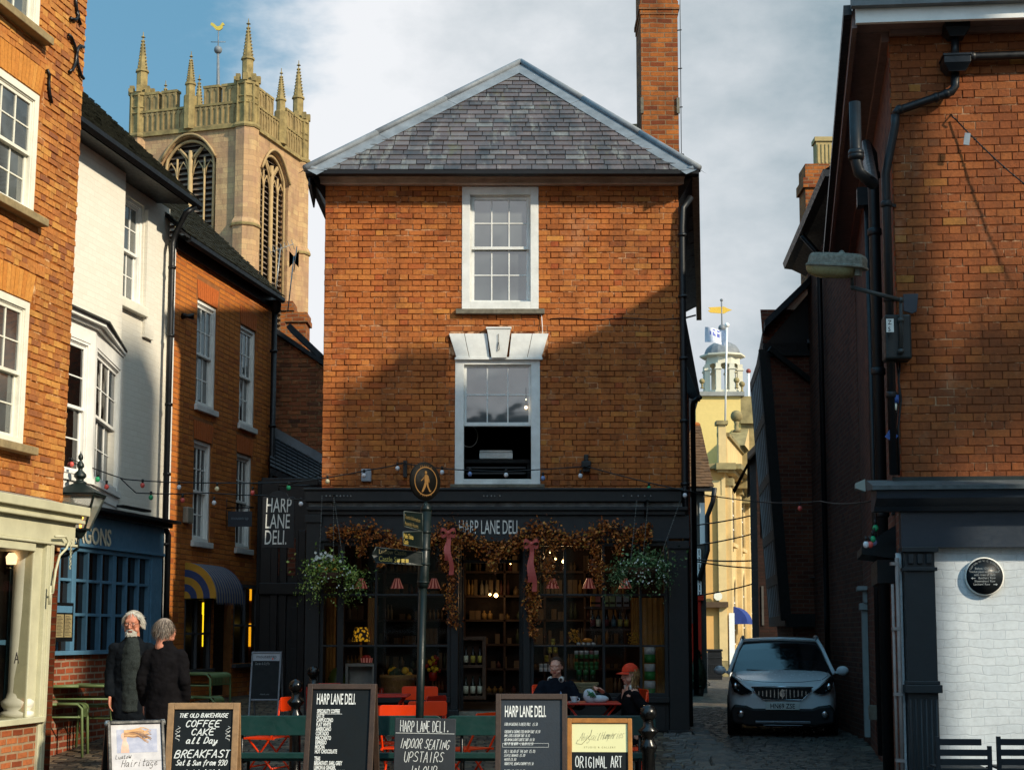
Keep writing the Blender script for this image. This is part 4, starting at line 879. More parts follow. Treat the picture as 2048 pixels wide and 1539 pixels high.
# ---- near brick building, far left
F1=Fac(LX(13.5)+.60,13.5-.11,AL,0.035)
def near_left():
    F=F1; T=F.thing('townhouse','weathered orange brick house with iron wall ties at the far left','building')
    uR=F.u(148,520); zT=10.8; uL=-1.5; zs=F.z(100,1003,.35)+.02
    W_=1.2; holes=[]
    specs=[(78,74,72,None),(76,188,73,440),(59,604,47,893)]
    r1=F.u(78,60); z1b=F.z(78,72); r2=F.u(74,300); z2t=F.z(76,190); z2b=F.z(72,438); r3=F.u(53,750); z3t=F.z(60,606); z3b=F.z(46,893)
    holes=[(r1-W_,r1,z1b,z1b+1.75),(r2-W_,r2,z2b,z2t),(r3-W_,r3,z3b,z3t)]
    mb=MB(F.lean); sheet(mb,uL,uR,zs-.5,zT,holes)
    bh=list(holes)+[(r2-W_-.08,r2+.09,z2t-.02,z2t+.34),(r3-W_-.08,r3+.09,z3t-.02,z3t+.34)]
    bricks(mb,r1-W_-.3,uR,zs,zT,bh,seed=3,rough=.007,proud=.011,bh=.070,jt=.009)
    arch_bricks(mb,r2-W_,r2,z2t+.01,z2t+.33,.08,m=2); arch_bricks(mb,r3-W_,r3,z3t+.01,z3t+.33,.08,m=2)
    # return wall towards the cream house, projecting a little
    mb.quad((uR,0,zs-.5),(uR,6,zs-.5),(uR,6,zT),(uR,0,zT),3); mb.quad((uL,0,zT),(uR,0,zT),(uR,6,zT),(uL,6,zT),3); mb.quad((uL,6,0),(uR,6,0),(uR,6,zT),(uL,6,zT),3)
    mb.quad((uL,0,0),(uL,0,zT),(uL,6,zT),(uL,6,0),3); mb.quad((uR,.0,0),(uR,6,0),(uR,6,zs-.5),(uR,0,zs-.5),3)
    mb.build('wall',[MORT_L,BR_LEFT,BR_ARCH,BU_SIDE],T)
    for a,b,c,d in holes: sash(T,a,b,c,d,3,2,2,OFFW,GLASS,y=.0,fw=.085,shear=F.lean,sill=.10,sillw=.09,sillp=.14,sillm=plain('ochre_stone','#8c7a58',.9,var=.3,sc=10,bump=.4))
    # iron ties
    def tie(pts,nm='wall_tie'):
        m=MB(F.lean); m.tube([(F.u(x,y),-.035,F.z(x,y)) for x,y in pts],[.02]*len(pts),7,0); m.build(nm,IRON,T)
    tie([(152,-14),(146,2),(148,20),(152,32),(146,40),(135,38)]); tie([(148,24),(152,38),(156,50)])
    tie([(132,70),(138,76),(144,92),(148,106),(146,124),(140,140),(133,144)]); tie([(162,95),(155,92),(150,98),(148,112),(150,130),(156,150),(162,158)])
    tie([(89,140),(93,150),(92,168),(94,190),(98,206)])
    # shopfront standing forward
    o=.38; U=lambda p,q=1200:F.u(p,q,o); Z=lambda p,q:F.z(p,q,o)
    uE=U(163,1060); g0=gz(*F.w(uE,o,0).xy[:])-.1
    m=MB(F.lean); zt=Z(113,1003); zc=Z(163,1033); zb=Z(145,1088)
    m.prx([(0,zs+.06),(0,zc+.1),(-o-.02,zc+.1),(-o*.3,zs+.05)],uL,uE-.3); m.build('lead_apron',plain('lichen_lead','#8e8272',.85,var=.4,sc=14,bump=.5,dirt=.3),T)
    m=MB(F.lean); CR=plain('sage_cream_paint','#b9b598',.5,var=.12,sc=4,bump=.08,dirt=.2)
    m.box(uL,uE-.0,-o-.10,0,zc,zc+.1); m.box(uL,uE-.07,-o-.04,0,zc-.05,zc-.001); m.box(uL,uE-.05,-o-.07,0,zc-.09,zc-.051); m.box(uL,uE-.14,-o,0,zb,zc-.091); m.box(uL,uE-.12,-o-.025,0,zb-.03,zb-.001)
    m.build('cornice',CR,T,bevel=.008)
    p0,p1=U(62,1300),U(95,1300); zsill=Z(75,1432)
    m=MB(F.lean); m.box(p0+.25,p1,-o,0,g0+.0,zb-.031); m.box(p0+.02,p0+.25,-o+.05,-.25,zsill,zb-.031); m.box(p0-.0,p0+.02,-o+.02,-.2,zsill,zb-.031); m.box(p1-.05,p1+.02,-o-.015,0,g0,zb-.031)
    m.box(uL,p1-.05,-o-.04,-.0,zsill-.06,zsill); m.box(uL,p0,-o,-.0,zb-.12,zb-.031); m.build('shop_frame',CR,T,bevel=.006)
    m=MB(F.lean); m.box(uL,p1-.06,-o+.03,0,g0-.2,zsill-.061); m.build('stall_brick',BU_OLD,T)
    c=MB(); cx=F.u(44,1250,.22)+F.lean*1.6; zz=zsill
    c.lathe([(.17,0),(.17,.05),(.13,.07),(.16,.11),(.17,.16),(.12,.2),(.11,.24),(.102,.26),(.092,1.2),(.085,zb-zz-.2),(.11,zb-zz-.15),(.12,zb-zz-.05)],(cx,-.2,zz),20); c.build('column',OFFW,T)
    g=MB(F.lean); g.quad((uL,-o+.035,zsill),(p0,-o+.035,zsill),(p0,-o+.035,zb-.12),(uL,-o+.035,zb-.12)); g.build('pane',CLEAR,T)
    b=MB(F.lean); bx=F.u(22,1250,.05); b.box(bx-.08,bx,-.06,.02,zsill,zb-.1); b.box(bx-1.2,bx-.08,-.05,-.03,zsill,zb-.1,1); b.box(bx,p0+.2,-.045,-.03,zsill,zb-.1,1); b.box(bx-.6,bx-.08,-.06,-.02,zsill+.75,zsill+.8); b.build('blue_window',[BLUE,GLASSD],T)
    text('A',T,F.u(28,1326,o-.03)+F.lean*1.25,-o+.03,F.z(30,1326,o-.03),.17,INK,xs=.9)
    l=MB(F.lean); lx,lz=F.uz(12,1128,.1); l.lathe([(.05,0),(.06,.08),(.03,.12)],(lx,-.16,lz),10); l.build('spot_lamp',emit('spot_glow','#ffcf9a',2.0),T)
    # white bracket pipe
    m=MB(F.lean); P=[F.uz(a,b,.42) for a,b in ((107,1072),(128,1072),(134,1082),(130,1096),(116,1110),(108,1140),(104,1168),(102,1186))]
    m.tube([(a,-.44,b) for a,b in P],.014,7); m.tube([(P[-1][0]-.06,-.44,P[-1][1]+.08),(P[-1][0]-.06,-.44,P[-1][1]-.12)],.014,7); m.tube([(P[-1][0],-.44,P[-1][1]),(P[-1][0]-.06,-.44,P[-1][1])],.01,6); m.build('blind_arm',CR,T)
    m=MB(F.lean); a,b=F.uz(143,1080,.46); 
    for k in range(8): m.tube([(a+.016*math.cos(t_),-.46+(.004 if k%2 else 0),b-k*.042+.024*math.sin(t_)) for t_ in [j*PI/3 for j in range(7)]],.004,5)
    m.build('chain',CR,T)
near_left()
# ---- street lantern on the corner
def lantern():
    c=at(157,1058,18.1); T=thing('wall_lantern','black and glass street lantern with a finial and orange glow above the pale shopfront','lantern',c)
    h=.40; a0,a1=.10,.235
    m=MB(); cs=lambda r,z:[(r,-r,z),(r,r,z),(-r,r,z),(-r,-r,z)]
    for i in range(4):
        p,q=cs(a0,0)[i],cs(a1,h)[i]; m.beam(p,q,.022,.022); p2,q2=cs(a0,0)[(i+1)%4],cs(a1,h)[(i+1)%4]; m.beam(p,p2,.024,.024); m.beam(q,q2,.03,.03)
    r1=[(x*1.12,y*1.12,z) for x,y,z in cs(a1,h+.01)]; r2=cs(.07,h+.13)
    m.add(r1+r2,[(0,1,5,4),(1,2,6,5),(2,3,7,6),(3,0,4,7),(4,5,6,7),(3,2,1,0)])
    m.lathe([(.075,0),(.08,.03),(.045,.05),(.045,.07),(.075,.1),(.07,.13),(.03,.17),(.025,.19),(.045,.22),(.04,.25),(.012,.29),(.03,.31),(.03,.34),(.006,.38),(.004,.4)],(0,0,h+.12),12)
    m.lathe([(.05,-.10),(.10,-.02),(.10,0)],(0,0,0),8)
    m.tube([(0,0,-.1),(0,.0,-.22),(-.15,.1,-.3),(-.4,.3,-.34)],.018,7)
    m.tube([(0,0,-.16),(-.1,.05,-.2),(-.06,.02,-.28),(-.16,.1,-.3)],.01,6)
    m.build('frame',plain('lantern_iron','#16201e',.4,var=.2,bump=.05),T,bevel=.003)
    g=MB(); k=.97
    q1=[(x*k,y*k,z) for x,y,z in cs(a0,.01)]; q2=[(x*k,y*k,z) for x,y,z in cs(a1,h-.01)]
    g.add(q1+q2,[(0,1,5,4),(1,2,6,5),(2,3,7,6),(3,0,4,7)])
    fm=bpy.data.materials.new('frosted_pane'); fm.use_nodes=True; b=fm.node_tree.nodes['Principled BSDF']; b.inputs['Base Color'].default_value=col('#9aa39a'); b.inputs['Roughness'].default_value=.35; b.inputs['Alpha'].default_value=.45
    g.build('pane',fm,T)
    l=MB(); l.ball((0.0,0,.15),.055); l.tube([(0.02,0,0),(0.02,0,.14)],.012,6); l.build('bulb',emit('lantern_glow','#ff9a2e',9.0),T)
lantern()
# ---- cream painted house
F2=Fac(LX(18),18,AL,0.0)
def cream_house():
    F=F2; T=F.thing('cream_house','cream painted house with a canted bay window over a blue shopfront','building')
    uL=F.u(118,600); uR=F.u(345,560)+.02; zt=F.z(345,418)+.02; zs=F.z(260,1030); bck=.07
    a,b=F.u(246,480),F.u(296,500); z1=F.z(250,380); z0=F.z(245,592)
    # bay footprint in local coordinates
    ob=.42; uC=F.u(188,800,ob); uE=F.u(251,860,0); uS=uC-1.15; 
    holes=[(a,b,z0,z1)]
    m=MB(); sheet(m,uL-1,uR,zs-.3,zt,holes,y=bck,depth=.14)
    m.quad((uR,bck,0),(uR,6,0),(uR,6,zt),(uR,bck,zt)); m.quad((uL-1,6,0),(uR,6,0),(uR,6,zt),(uL-1,6,zt)); m.quad((uL-1,bck,zt),(uR,bck,zt),(uR,6,zt),(uL-1,6,zt))
    m.quad((uL-1,bck,0),(uL-1,6,0),(uL-1,6,zt),(uL-1,bck,zt))
    zq=(F.z(165,301,.13)+F.z(249,350,.13))/2+.10; m.box(uL-1,F.u(249,460,.13),-.13,bck,F.z(190,646,ob),zq)
    m.box(b+.02,b+.32,bck-.05,bck,z0-.4,zt-.25)
    m.build('wall',CREAM,T)
    sf=MB(); sf.box(uL-1,F.u(249,460,.13),-.12,bck-.002,zq+.001,zt+.2); sf.build('soffit_board',BLK,T)
    sash(T,a,b,z0,z1,3,2,2,WHITE,GLASS,y=.10,fw=.05,sill=.04,sillw=.13,sillm=OFFW,sillp=.12)
    # canted bay
    zb0,zb1=F.z(188,955,ob),F.z(188,690,ob); zc=F.z(190,652,ob); zsk=F.z(188,1012,ob)
    def face(P,Q,cols,nm):
        d=Vector((Q[0]-P[0],Q[1]-P[1])); L_=d.length; ang=math.atan2(-d.y,d.x)   # P,Q in (u,off)
        MB.GX=Matrix.Translation((P[0],-P[1],0))@Matrix.Rotation(ang,4,'Z')
        fr=MB(); fr.box(0,.13,0,.08,zb0-.02,zc-.1); fr.box(L_-.13,L_,0,.08,zb0-.02,zc-.1); fr.box(.13,L_-.13,0,.08,zb1,zc-.1); fr.box(0,L_,-.03,.08,zb0-.09,zb0-.021)
        fr.box(0,L_,.0,.06,zsk,zb0-.091); fr.box(.12,L_-.12,-.012,-.001,zsk+.12,zsk+.15); fr.box(.12,L_-.12,-.012,-.001,zb0-.2,zb0-.17); fr.box(.12,.15,-.012,-.001,zsk+.15,zb0-.2); fr.box(L_-.15,L_-.12,-.012,-.001,zsk+.15,zb0-.2)
        o=fr.build('bay_panel',WHITE,T,bevel=.005)
        sash(T,.13,L_-.13,zb0,zb1,cols,2,2,WHITE,GLASSD,y=.01,fw=.035,name=nm)
        MB.GX=None
    face((uC-1.25,ob),(uC,ob),2,'window'); face((uC,ob),(uE,0-bck),3,'window'); face((uC-1.25-(uE-uC),-bck),(uC-1.25,ob),3,'window')
    c=MB()
    for e,z_0,z_1,mm in ((.0,zc-.1,zc-.04,0),(.05,zc-.04,zc,0),(.11,zc,zc+.05,0),(.15,zc+.05,zc+.075,1)):
        c.prz([(uC-1.25-(uE-uC)-e,bck),(uC-1.25-e*.5,-ob-e),(uC+e*.5,-ob-e),(uE+e,bck)],z_0+.0005,z_1,mm)
    c.prz([(uC-1.25-(uE-uC),bck),(uC-1.2,-ob+.05),(uC-.05,-ob+.05),(uE,bck)],zsk+.002,zsk+.03,0)
    c.build('bay_cornice',[WHITE,plain('dark_lead_edge','#3a3834',.8,var=.4,bump=.3)],T)
    # black soffit, gutter, roof
    oe=.45; ue=F.u(398,415,oe); ze=F.z(398,413,oe)
    s=MB(); s.prx([(bck,zt-.04),(bck,zt+.1),(-oe+.04,ze+.02),(-oe+.04,ze-.05)],uL-1,ue-.3); s.prx([(-oe-.06,ze+.04),(-oe-.06,ze-.02),(-oe-.01,ze-.06),(-oe+.05,ze-.02),(-oe+.05,ze+.04)],uL-1,ue); s.build('gutter',GUT,T)
    r=MB(); yb,zb=-oe-.02,ze+.05; yt,zt2=2.2,ze+.05+(2.2+oe)*.95
    r.prx([(yb,zb-.04),(yb,zb),(yt,zt2),(5.2,zb+.6),(5.2,zb+.5),(yt,zt2-.06)],uL-1,ue-.05,1); tile_roof(r,uL-1,ue-.02,yb,zb-.0,yt,zt2,0,0); r.build('roof',[MOSS,SLATE_D],T)
    # rainwater pipe
    p=MB(); x=F.u(340,700,.08); p.tube([(ue-.15,-oe,ze-.05),(ue-.28,-oe+.08,ze-.16),(x+.05,-.1,ze-.38),(x,-.08,ze-.55),(x-.02,-.08,zs-.1),(x+.05,-.1,zs-.2),(x+.05,-.1,.3)],.042,9)
    for k in range(5): pipe_band(p,x,-.08,ze-.9-k*1.0,.042)
    p.build('downpipe',GUT,T)
    # blue shopfront
    o=.14; U=lambda q,y=1200:F.u(q,y,o); Z=lambda p,q:F.z(p,q,o)
    u0,u1=U(92),U(323); zc=Z(250,1034); zf=Z(250,1097); zl=Z(160,1300); g=gz(*F.w(u1,0,0).xy[:])-.3
    c=MB(); c.prx([(bck,zc+.12),(bck,zc),(-o-.22,zc),(-o-.22,zc+.04)],u0-.5,u1+.12); c.box(u0-.5,u1+.06,-o-.12,bck,zc-.06,zc-.001); c.build('cornice',CHAR,T,bevel=.006)
    f=MB(); f.box(u0-.5,u1+.03,-o,bck,zf,zc-.061); f.box(u0-.5,u1+.03,-o-.03,bck,zf-.04,zf-.001); fo=f.build('fascia_board',BLUE,T,bevel=.005)
    t=text('ARAGONS',fo,U(221,1070),-o-.012,Z(200,1089),.30,plain('cream_lettering','#d6d0b8',.6,var=.3,sc=30,bump=0),xs=.92,align='RIGHT',bold=.006)
    n=9; w=MB(); gl=MB(); a,b=u0-.4,U(303); w.box(b,u1,-o,bck,g,zf-.041); w.box(b-.06,b,-o+.02,bck,zl,zf-.041); w.box(a,b,-o-.05,bck,zl-.05,zl); w.box(a,b,-o+.01,.0,zf-.1,zf-.042)
    for k in range(1,n):
        x=a+(b-a)*k/n; th=.055 if k in (3,6) else .02; w.box(x-th,x+th,-o+.02,0,zl,zf-.1)
    for q in (1162,1229): z=Z(190,q); w.box(a,b,-o+.03,-.01,z-.018,z+.018)
    gl.quad((a,-.06,zl),(b,-.06,zl),(b,-.06,zf-.1),(a,-.06,zf-.1)); wo=w.build('shop_window',BLUE,T,bevel=.004); gl.build('pane',GLASSD,wo)
    k=MB(); k.box(a,u1-.05,-o+.03,bck,g,zl-.051); k.build('stall_brick',brickuv('red_stall_brick',[(0,'#6a2c18'),(.5,'#853c22'),(1,'#9a4c2c')],'#8e7a66',stain=.25,bw=.23,bh=.08,ms=.014),T)
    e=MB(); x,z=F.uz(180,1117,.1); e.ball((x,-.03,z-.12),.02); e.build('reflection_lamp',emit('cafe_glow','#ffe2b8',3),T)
    b_=MB(); x0_,z0_=F.uz(236,1012,.02); b_.box(x0_,x0_+.9,-.1,0,z0_-.01,z0_+.02); b_.build('ledge',CHAR,T)
    # menu case on the blue frame
    c=F.w(F.u(128,1245,.3),.3,F.z(128,1282,.3)); t=thing('menu_case','black framed menu case with two pale pages fixed on the blue shopfront','menu case',c,AL)
    m=MB(); m.box(-.24,.24,0,.06,0,.46); m.build('case',BLK,t,bevel=.004); m=MB(); m.box(-.2,.2,-.004,-.001,.34,.42); h=m.build('header',BLUE,t); text('ALMOND',h,-.11,-.006,.36,.055,LETW,xs=.9) if False else None
    m=MB(); m.box(-.2,-.015,-.004,-.001,.05,.32); m.build('page',plain('menu_paper','#8a7c58',.8,var=.2,sc=30),t); m=MB(); m.box(.015,.2,-.004,-.001,.05,.32); pg=m.build('page',plain('menu_paper','#8a7c58',.8),t)
    m=MB()
    for x in (-.19,.025):
        for i in range(14): m.box(x,x+.1+.05*((i*7)%3)/2,-.006,-.005,.295-i*.017,.3-i*.017)
    m.build('print',INK,t)
cream_house()
# ---- neat brick house beyond
F3=Fac(LX(22.2),22.2,AL,0)
def brick_house():
    F=F3; T=F.thing('brick_house','neat orange brick house with four white sash windows and a striped awning','building')
    uL=F.u(346,600)-.0; uR=F.u(549,780); zt=F.z(560,600); zt=(F.z(352,488)+F.z(545,600))/2
    ws=[]
    for (x0_,x1_,yt0,yb0,yt1,yb1) in ((393,432,600,808,613,822),(479,510,650,845,660,858),(386,421,877,1075,888,1090),(472,502,905,1090,912,1103)):
        xm=(x0_+x1_)/2; a,b=F.u(x0_,(yt0+yb0)/2),F.u(x1_,(yt1+yb1)/2); z1=(F.z(x0_+2,yt0)+F.z(x1_,yt1))/2; z0=(F.z(x0_-2,yb0)+F.z(x1_-2,yb1))/2; ws.append((a,b,z0,z1))
    sw=[(F.u(368,1260),F.u(422,1260),F.z(395,1337),F.z(395,1190)),(F.u(466,1250),F.u(516,1250),F.z(490,1326),F.z(490,1168)),(F.u(427,1250),F.u(462,1250),F.z(445,1390),F.z(445,1195))]
    m=MB(); zg=.3; sheet(m,uL,uR,zg-.3,zt,ws+sw,depth=.16)
    bh=list(ws)+list(sw)
    for a,b,c,d in ws: bh.append((a-.06,b+.06,d-.02,d+.3))
    bricks(m,uL+.03,uR,zg,zt,bh,seed=8,rough=.0015,proud=.004,bond=False,bw=.215,bh=.065,jt=.0125)
    for a,b,c,d in ws: arch_bricks(m,a,b,d+.01,d+.29,.05,m=2)
    m.quad((uR,0,0),(uR,5,0),(uR,5,zt),(uR,0,zt),3); m.quad((uL,5,0),(uR,5,0),(uR,5,zt),(uL,5,zt),3); m.quad((uL,0,zt),(uR,0,zt),(uR,5,zt),(uL,5,zt),3); m.box(uL-.06,uL+.025,-.02,.02,zg,zt,4)
    m.build('wall',[plain('mortar_neat','#8e5a30',.95,var=.3,bump=.4),BR_NEW,plain('soldier_brick','#b05a22',.85,var=.2,sc=20,bump=.3),BU_SIDE,WHITE],T)
    for a,b,c,d in ws: sash(T,a,b,c,d,3,2,2,WHITE,GLASS,y=.02,fw=.055,sill=.05,sillw=.09,sillm=WHITE_W,sillp=.07,bar=.02)
    # shop windows and door
    GR=plain('grey_frame_paint','#4a4c50',.5,var=.1,bump=.05); YT=emit('yellow_tube','#ffd21e',1.7); OT=emit('amber_tube','#ffae1a',1.1)
    for k,(a,b,c,d) in enumerate(sw[:2]):
        w=MB(); w.box(a,a+.06,0,.1,c,d); w.box(b-.06,b,0,.1,c,d); w.box(a,b,.001,.099,d-.06,d); w.box(a-.03,b+.03,-.07,.1,c-.06,c); xm=(a+b)/2; w.box(xm-.02,xm+.02,.01,.09,c,d); zz=c+(d-c)*.48; w.box(a,b,.012,.088,zz-.018,zz+.018)
        wo=w.build('shop_window',GR,T,bevel=.004); g=MB(); g.quad((a,.05,c),(b,.05,c),(b,.05,d),(a,.05,d)); g.build('pane',CLEAR,wo)
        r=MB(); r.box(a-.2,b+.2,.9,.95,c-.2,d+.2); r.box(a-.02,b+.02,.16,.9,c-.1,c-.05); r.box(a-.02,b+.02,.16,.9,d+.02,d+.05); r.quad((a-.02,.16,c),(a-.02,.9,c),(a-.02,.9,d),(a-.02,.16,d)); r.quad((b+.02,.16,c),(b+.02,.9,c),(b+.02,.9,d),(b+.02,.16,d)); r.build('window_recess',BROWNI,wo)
        x,zz0=F.uz(408 if k==0 else 501,1292,-.12); 
        if k==0: segs=[(F.z(408,1228,-.12),F.z(408,1204,-.12),.05),(F.z(405,1292,-.12),F.z(408,1228,-.12),.045)]
        else: segs=[(F.z(503,1200,-.12),F.z(503,1176,-.12),.03),(F.z(500,1292,-.12),F.z(501,1246,-.12),.035)]
        for z0,z1,r_ in segs:
            t=MB(); t.tube([(x,.13,z0),(x,.13,z1)],r_*.8,8); t.build('light_tube',YT if k==0 else OT,wo)
        l=bpy.data.lights.new('tube_light','POINT'); l.energy=1.6 if k==0 else .8; l.color=(1,.8,.15); l.shadow_soft_size=.1; lo_=bpy.data.objects.new('tube_light',l); SC.collection.objects.link(lo_); lo_.parent=wo; lo_.location=(x,.4,(c+d)/2)
    a,b,c,d=sw[2]; w=MB(); w.box(a,b,.12,.15,c,d); w.box(a+.08,b-.08,.11,.119,c+.1,c+.8); w.box(a+.08,b-.08,.11,.119,c+.9,d-.3); w.build('door',CHAR,T,bevel=.006)
    # eaves: black board, gutter and tiled roof
    oe=.22; ue=F.u(566,600,oe); ze=F.z(566,601,oe)
    s=MB(); s.box(uL-.0,uR+.05,-.05,.0,zt-.12,zt+.1); s.prx([(-oe-.04,ze+.04),(-oe-.04,ze-.02),(-oe,ze-.05),(-oe+.06,ze-.02),(-oe+.06,ze+.04)],uL,ue); s.prx([(0,zt+.1),(-oe+.05,ze-.01),(-oe+.05,ze+.03),(0,zt+.14)],uL,ue-.05); s.build('gutter',GUT,T)
    r=MB(); yb,zb=-oe-.02,ze+.05; yt=2.6; z2=zb+(yt+oe)*.95
    r.prx([(yb,zb-.04),(yb,zb),(yt,z2),(5.4,zb+.3),(5.4,zb+.2),(yt,z2-.06)],uL-.2,ue-.03,1); tile_roof(r,uL-.2,ue,yb,zb,yt,z2,0,0,seed=5); r.build('roof',[MOSS,SLATE_D],T)
    p=MB(); x=F.u(546,760,.09); p.lathe([(.05,-.12),(.09,-.08),(.10,.08),(.12,.1)],(x,-.12,ze-.12),8); p.tube([(x,-.1,ze-.1),(x,-.09,.4)],.05,9)
    for k in range(5): pipe_band(p,x,-.09,ze-.9-k*1.3,.05)
    p.build('downpipe',GUT,T)
    for (px_,nm) in ((555,'yagi'),(582,'rod')):
        b0=F.w(F.u(px_-6,596,-.3),-.3,ze+.2); tp=at(px_+6,496 if px_==555 else 512,b0.y)
        m=MB(); m.tube([(0,0,0),(tp-b0)],.012,6)
        t=tp-b0
        if px_==555:
            m.tube([t+Vector((-.18,0,-.08)),t+Vector((.22,.1,.1))],.008,5)
            for k in range(7): q=t+Vector((-.18+.065*k,.015*k,-.08+.028*k)); m.tube([q+Vector((-.03,.0,.09)),q-Vector((-.03,0,.09))],.005,5)
        else:
            for k in (-1,1): m.add([t+Vector((k*.005,0,.0)),t+Vector((k*.09,0,.1)),t+Vector((k*.09,0,-.22)),t+Vector((k*.005,0,-.12))],[(0,1,2,3),(3,2,1,0)])
            m.tube([t+Vector((0,0,-.3)),t+Vector((.05,0,.18))],.01,5)
        o=m.build('tv_aerial',plain('steel','#8b8b88',.4)); o.location=b0; tag(o,'comb-shaped television aerial on the brick house roof' if px_==555 else 'panel television aerial at the roof corner nearest the deli','aerial')
    # horn lamp, alarm box
    m=MB(); x,z=F.uz(364,632); m.lathe([(.02,0),(.05,.02),(.05,.05)],(x,-.03,z-.02),10); m.tube([(x,0,z),(x,-.08,z),(x+.05,-.16,z)],[.05,.03,.05],10); o=m.build('spotlight',IRON,T)
    m=MB(); x,z=F.uz(370,1046); m.box(x-.11,x+.11,-.09,0,z,z+.24); m.build('alarm_box',plain('alarm_cream','#8a8272',.5,bump=0),T,bevel=.02)
    # awning: quarter round with striped canopy
    a,b=F.u(369,1160),F.u(428,1160); z1=F.z(372,1124); z0=F.z(371,1196); Rr=.5; hh=z1-z0
    t=F.thing('shop_awning','quarter round awning in blue and yellow stripes over the left mousetrap shop window','awning')
    N=10; AB=plain('awning_blue','#2d3d66',.8,var=.15,bump=.05); AY=plain('awning_ochre','#a8802a',.8,var=.15,bump=.05); AG=plain('awning_grey','#7a7468',.8,var=.15,bump=.05)
    arc=[(-Rr*math.sin(k*PI/2/N*1.0),z0+hh*math.cos(k*PI/2/N)) for k in range(N+1)]
    c=MB(); ns=22
    for i in range(ns):
        x_0,x_1=a+(b-a)*i/ns,a+(b-a)*(i+1)/ns
        for k in range(N): c.add([(x_0,arc[k][0],arc[k][1]),(x_0,arc[k+1][0],arc[k+1][1]),(x_1,arc[k+1][0],arc[k+1][1]),(x_1,arc[k][0],arc[k][1])],[(0,1,2,3)],i%2)
        c.add([(x_0,-Rr,z0),(x_1,-Rr,z0),((x_0+x_1)/2,-Rr-.01,z0-.11)],[(0,2,1)],i%2)
        c.add([(x_0,-Rr+.002,z0-.06),(x_1,-Rr+.002,z0-.06),(x_1,-Rr+.002,z0),(x_0,-Rr+.002,z0)],[(0,1,2,3)],i%2)
    c.build('canopy',[AG,AB],t)
    for x_ in (a,b):
        c=MB(); M_=5
        for q in range(M_):
            f0,f1=q/M_,(q+1)/M_
            for k in range(N):
                P=lambda k_,f:(x_,arc[k_][0]*f,z0+(arc[k_][1]-z0)*f)
                c.add([P(k,f0),P(k,f1),P(k+1,f1),P(k+1,f0)],[(0,1,2,3)],q%2)
        c.build('awning_side',[AY,AB],t)
    # hanging sign
    c=F.w(F.u(452,1035,.0),.0,F.z(452,1015)); t=thing('hanging_sign','small dark sign board hanging on a bracket before the lower right sash window','sign',c,0)
    m=MB(); m.tube([(0,0,.15),(0,0,-.35)],.012,6); m.tube([(0,0,0),(.45,-.05,0)],.012,6); m.tube([(0,0,.12),(.45,-.05,0)],.006,6); m.build('bracket',IRON,t)
    m=MB(); m.box(.04,.42,-.06,-.03,-.30,-.06); m.tube([(.1,-.045,-.06),(.1,-.045,0)],.005,5); m.tube([(.36,-.045,-.06),(.36,-.045,0)],.005,5); b_=m.build('board',SLATEP,t)
    text('mousetrap',b_,.23,-.062,-.19,.075,plain('pale_lettering','#6a7c84',.6,bump=0),xs=.85,align='CENTER')
brick_house()
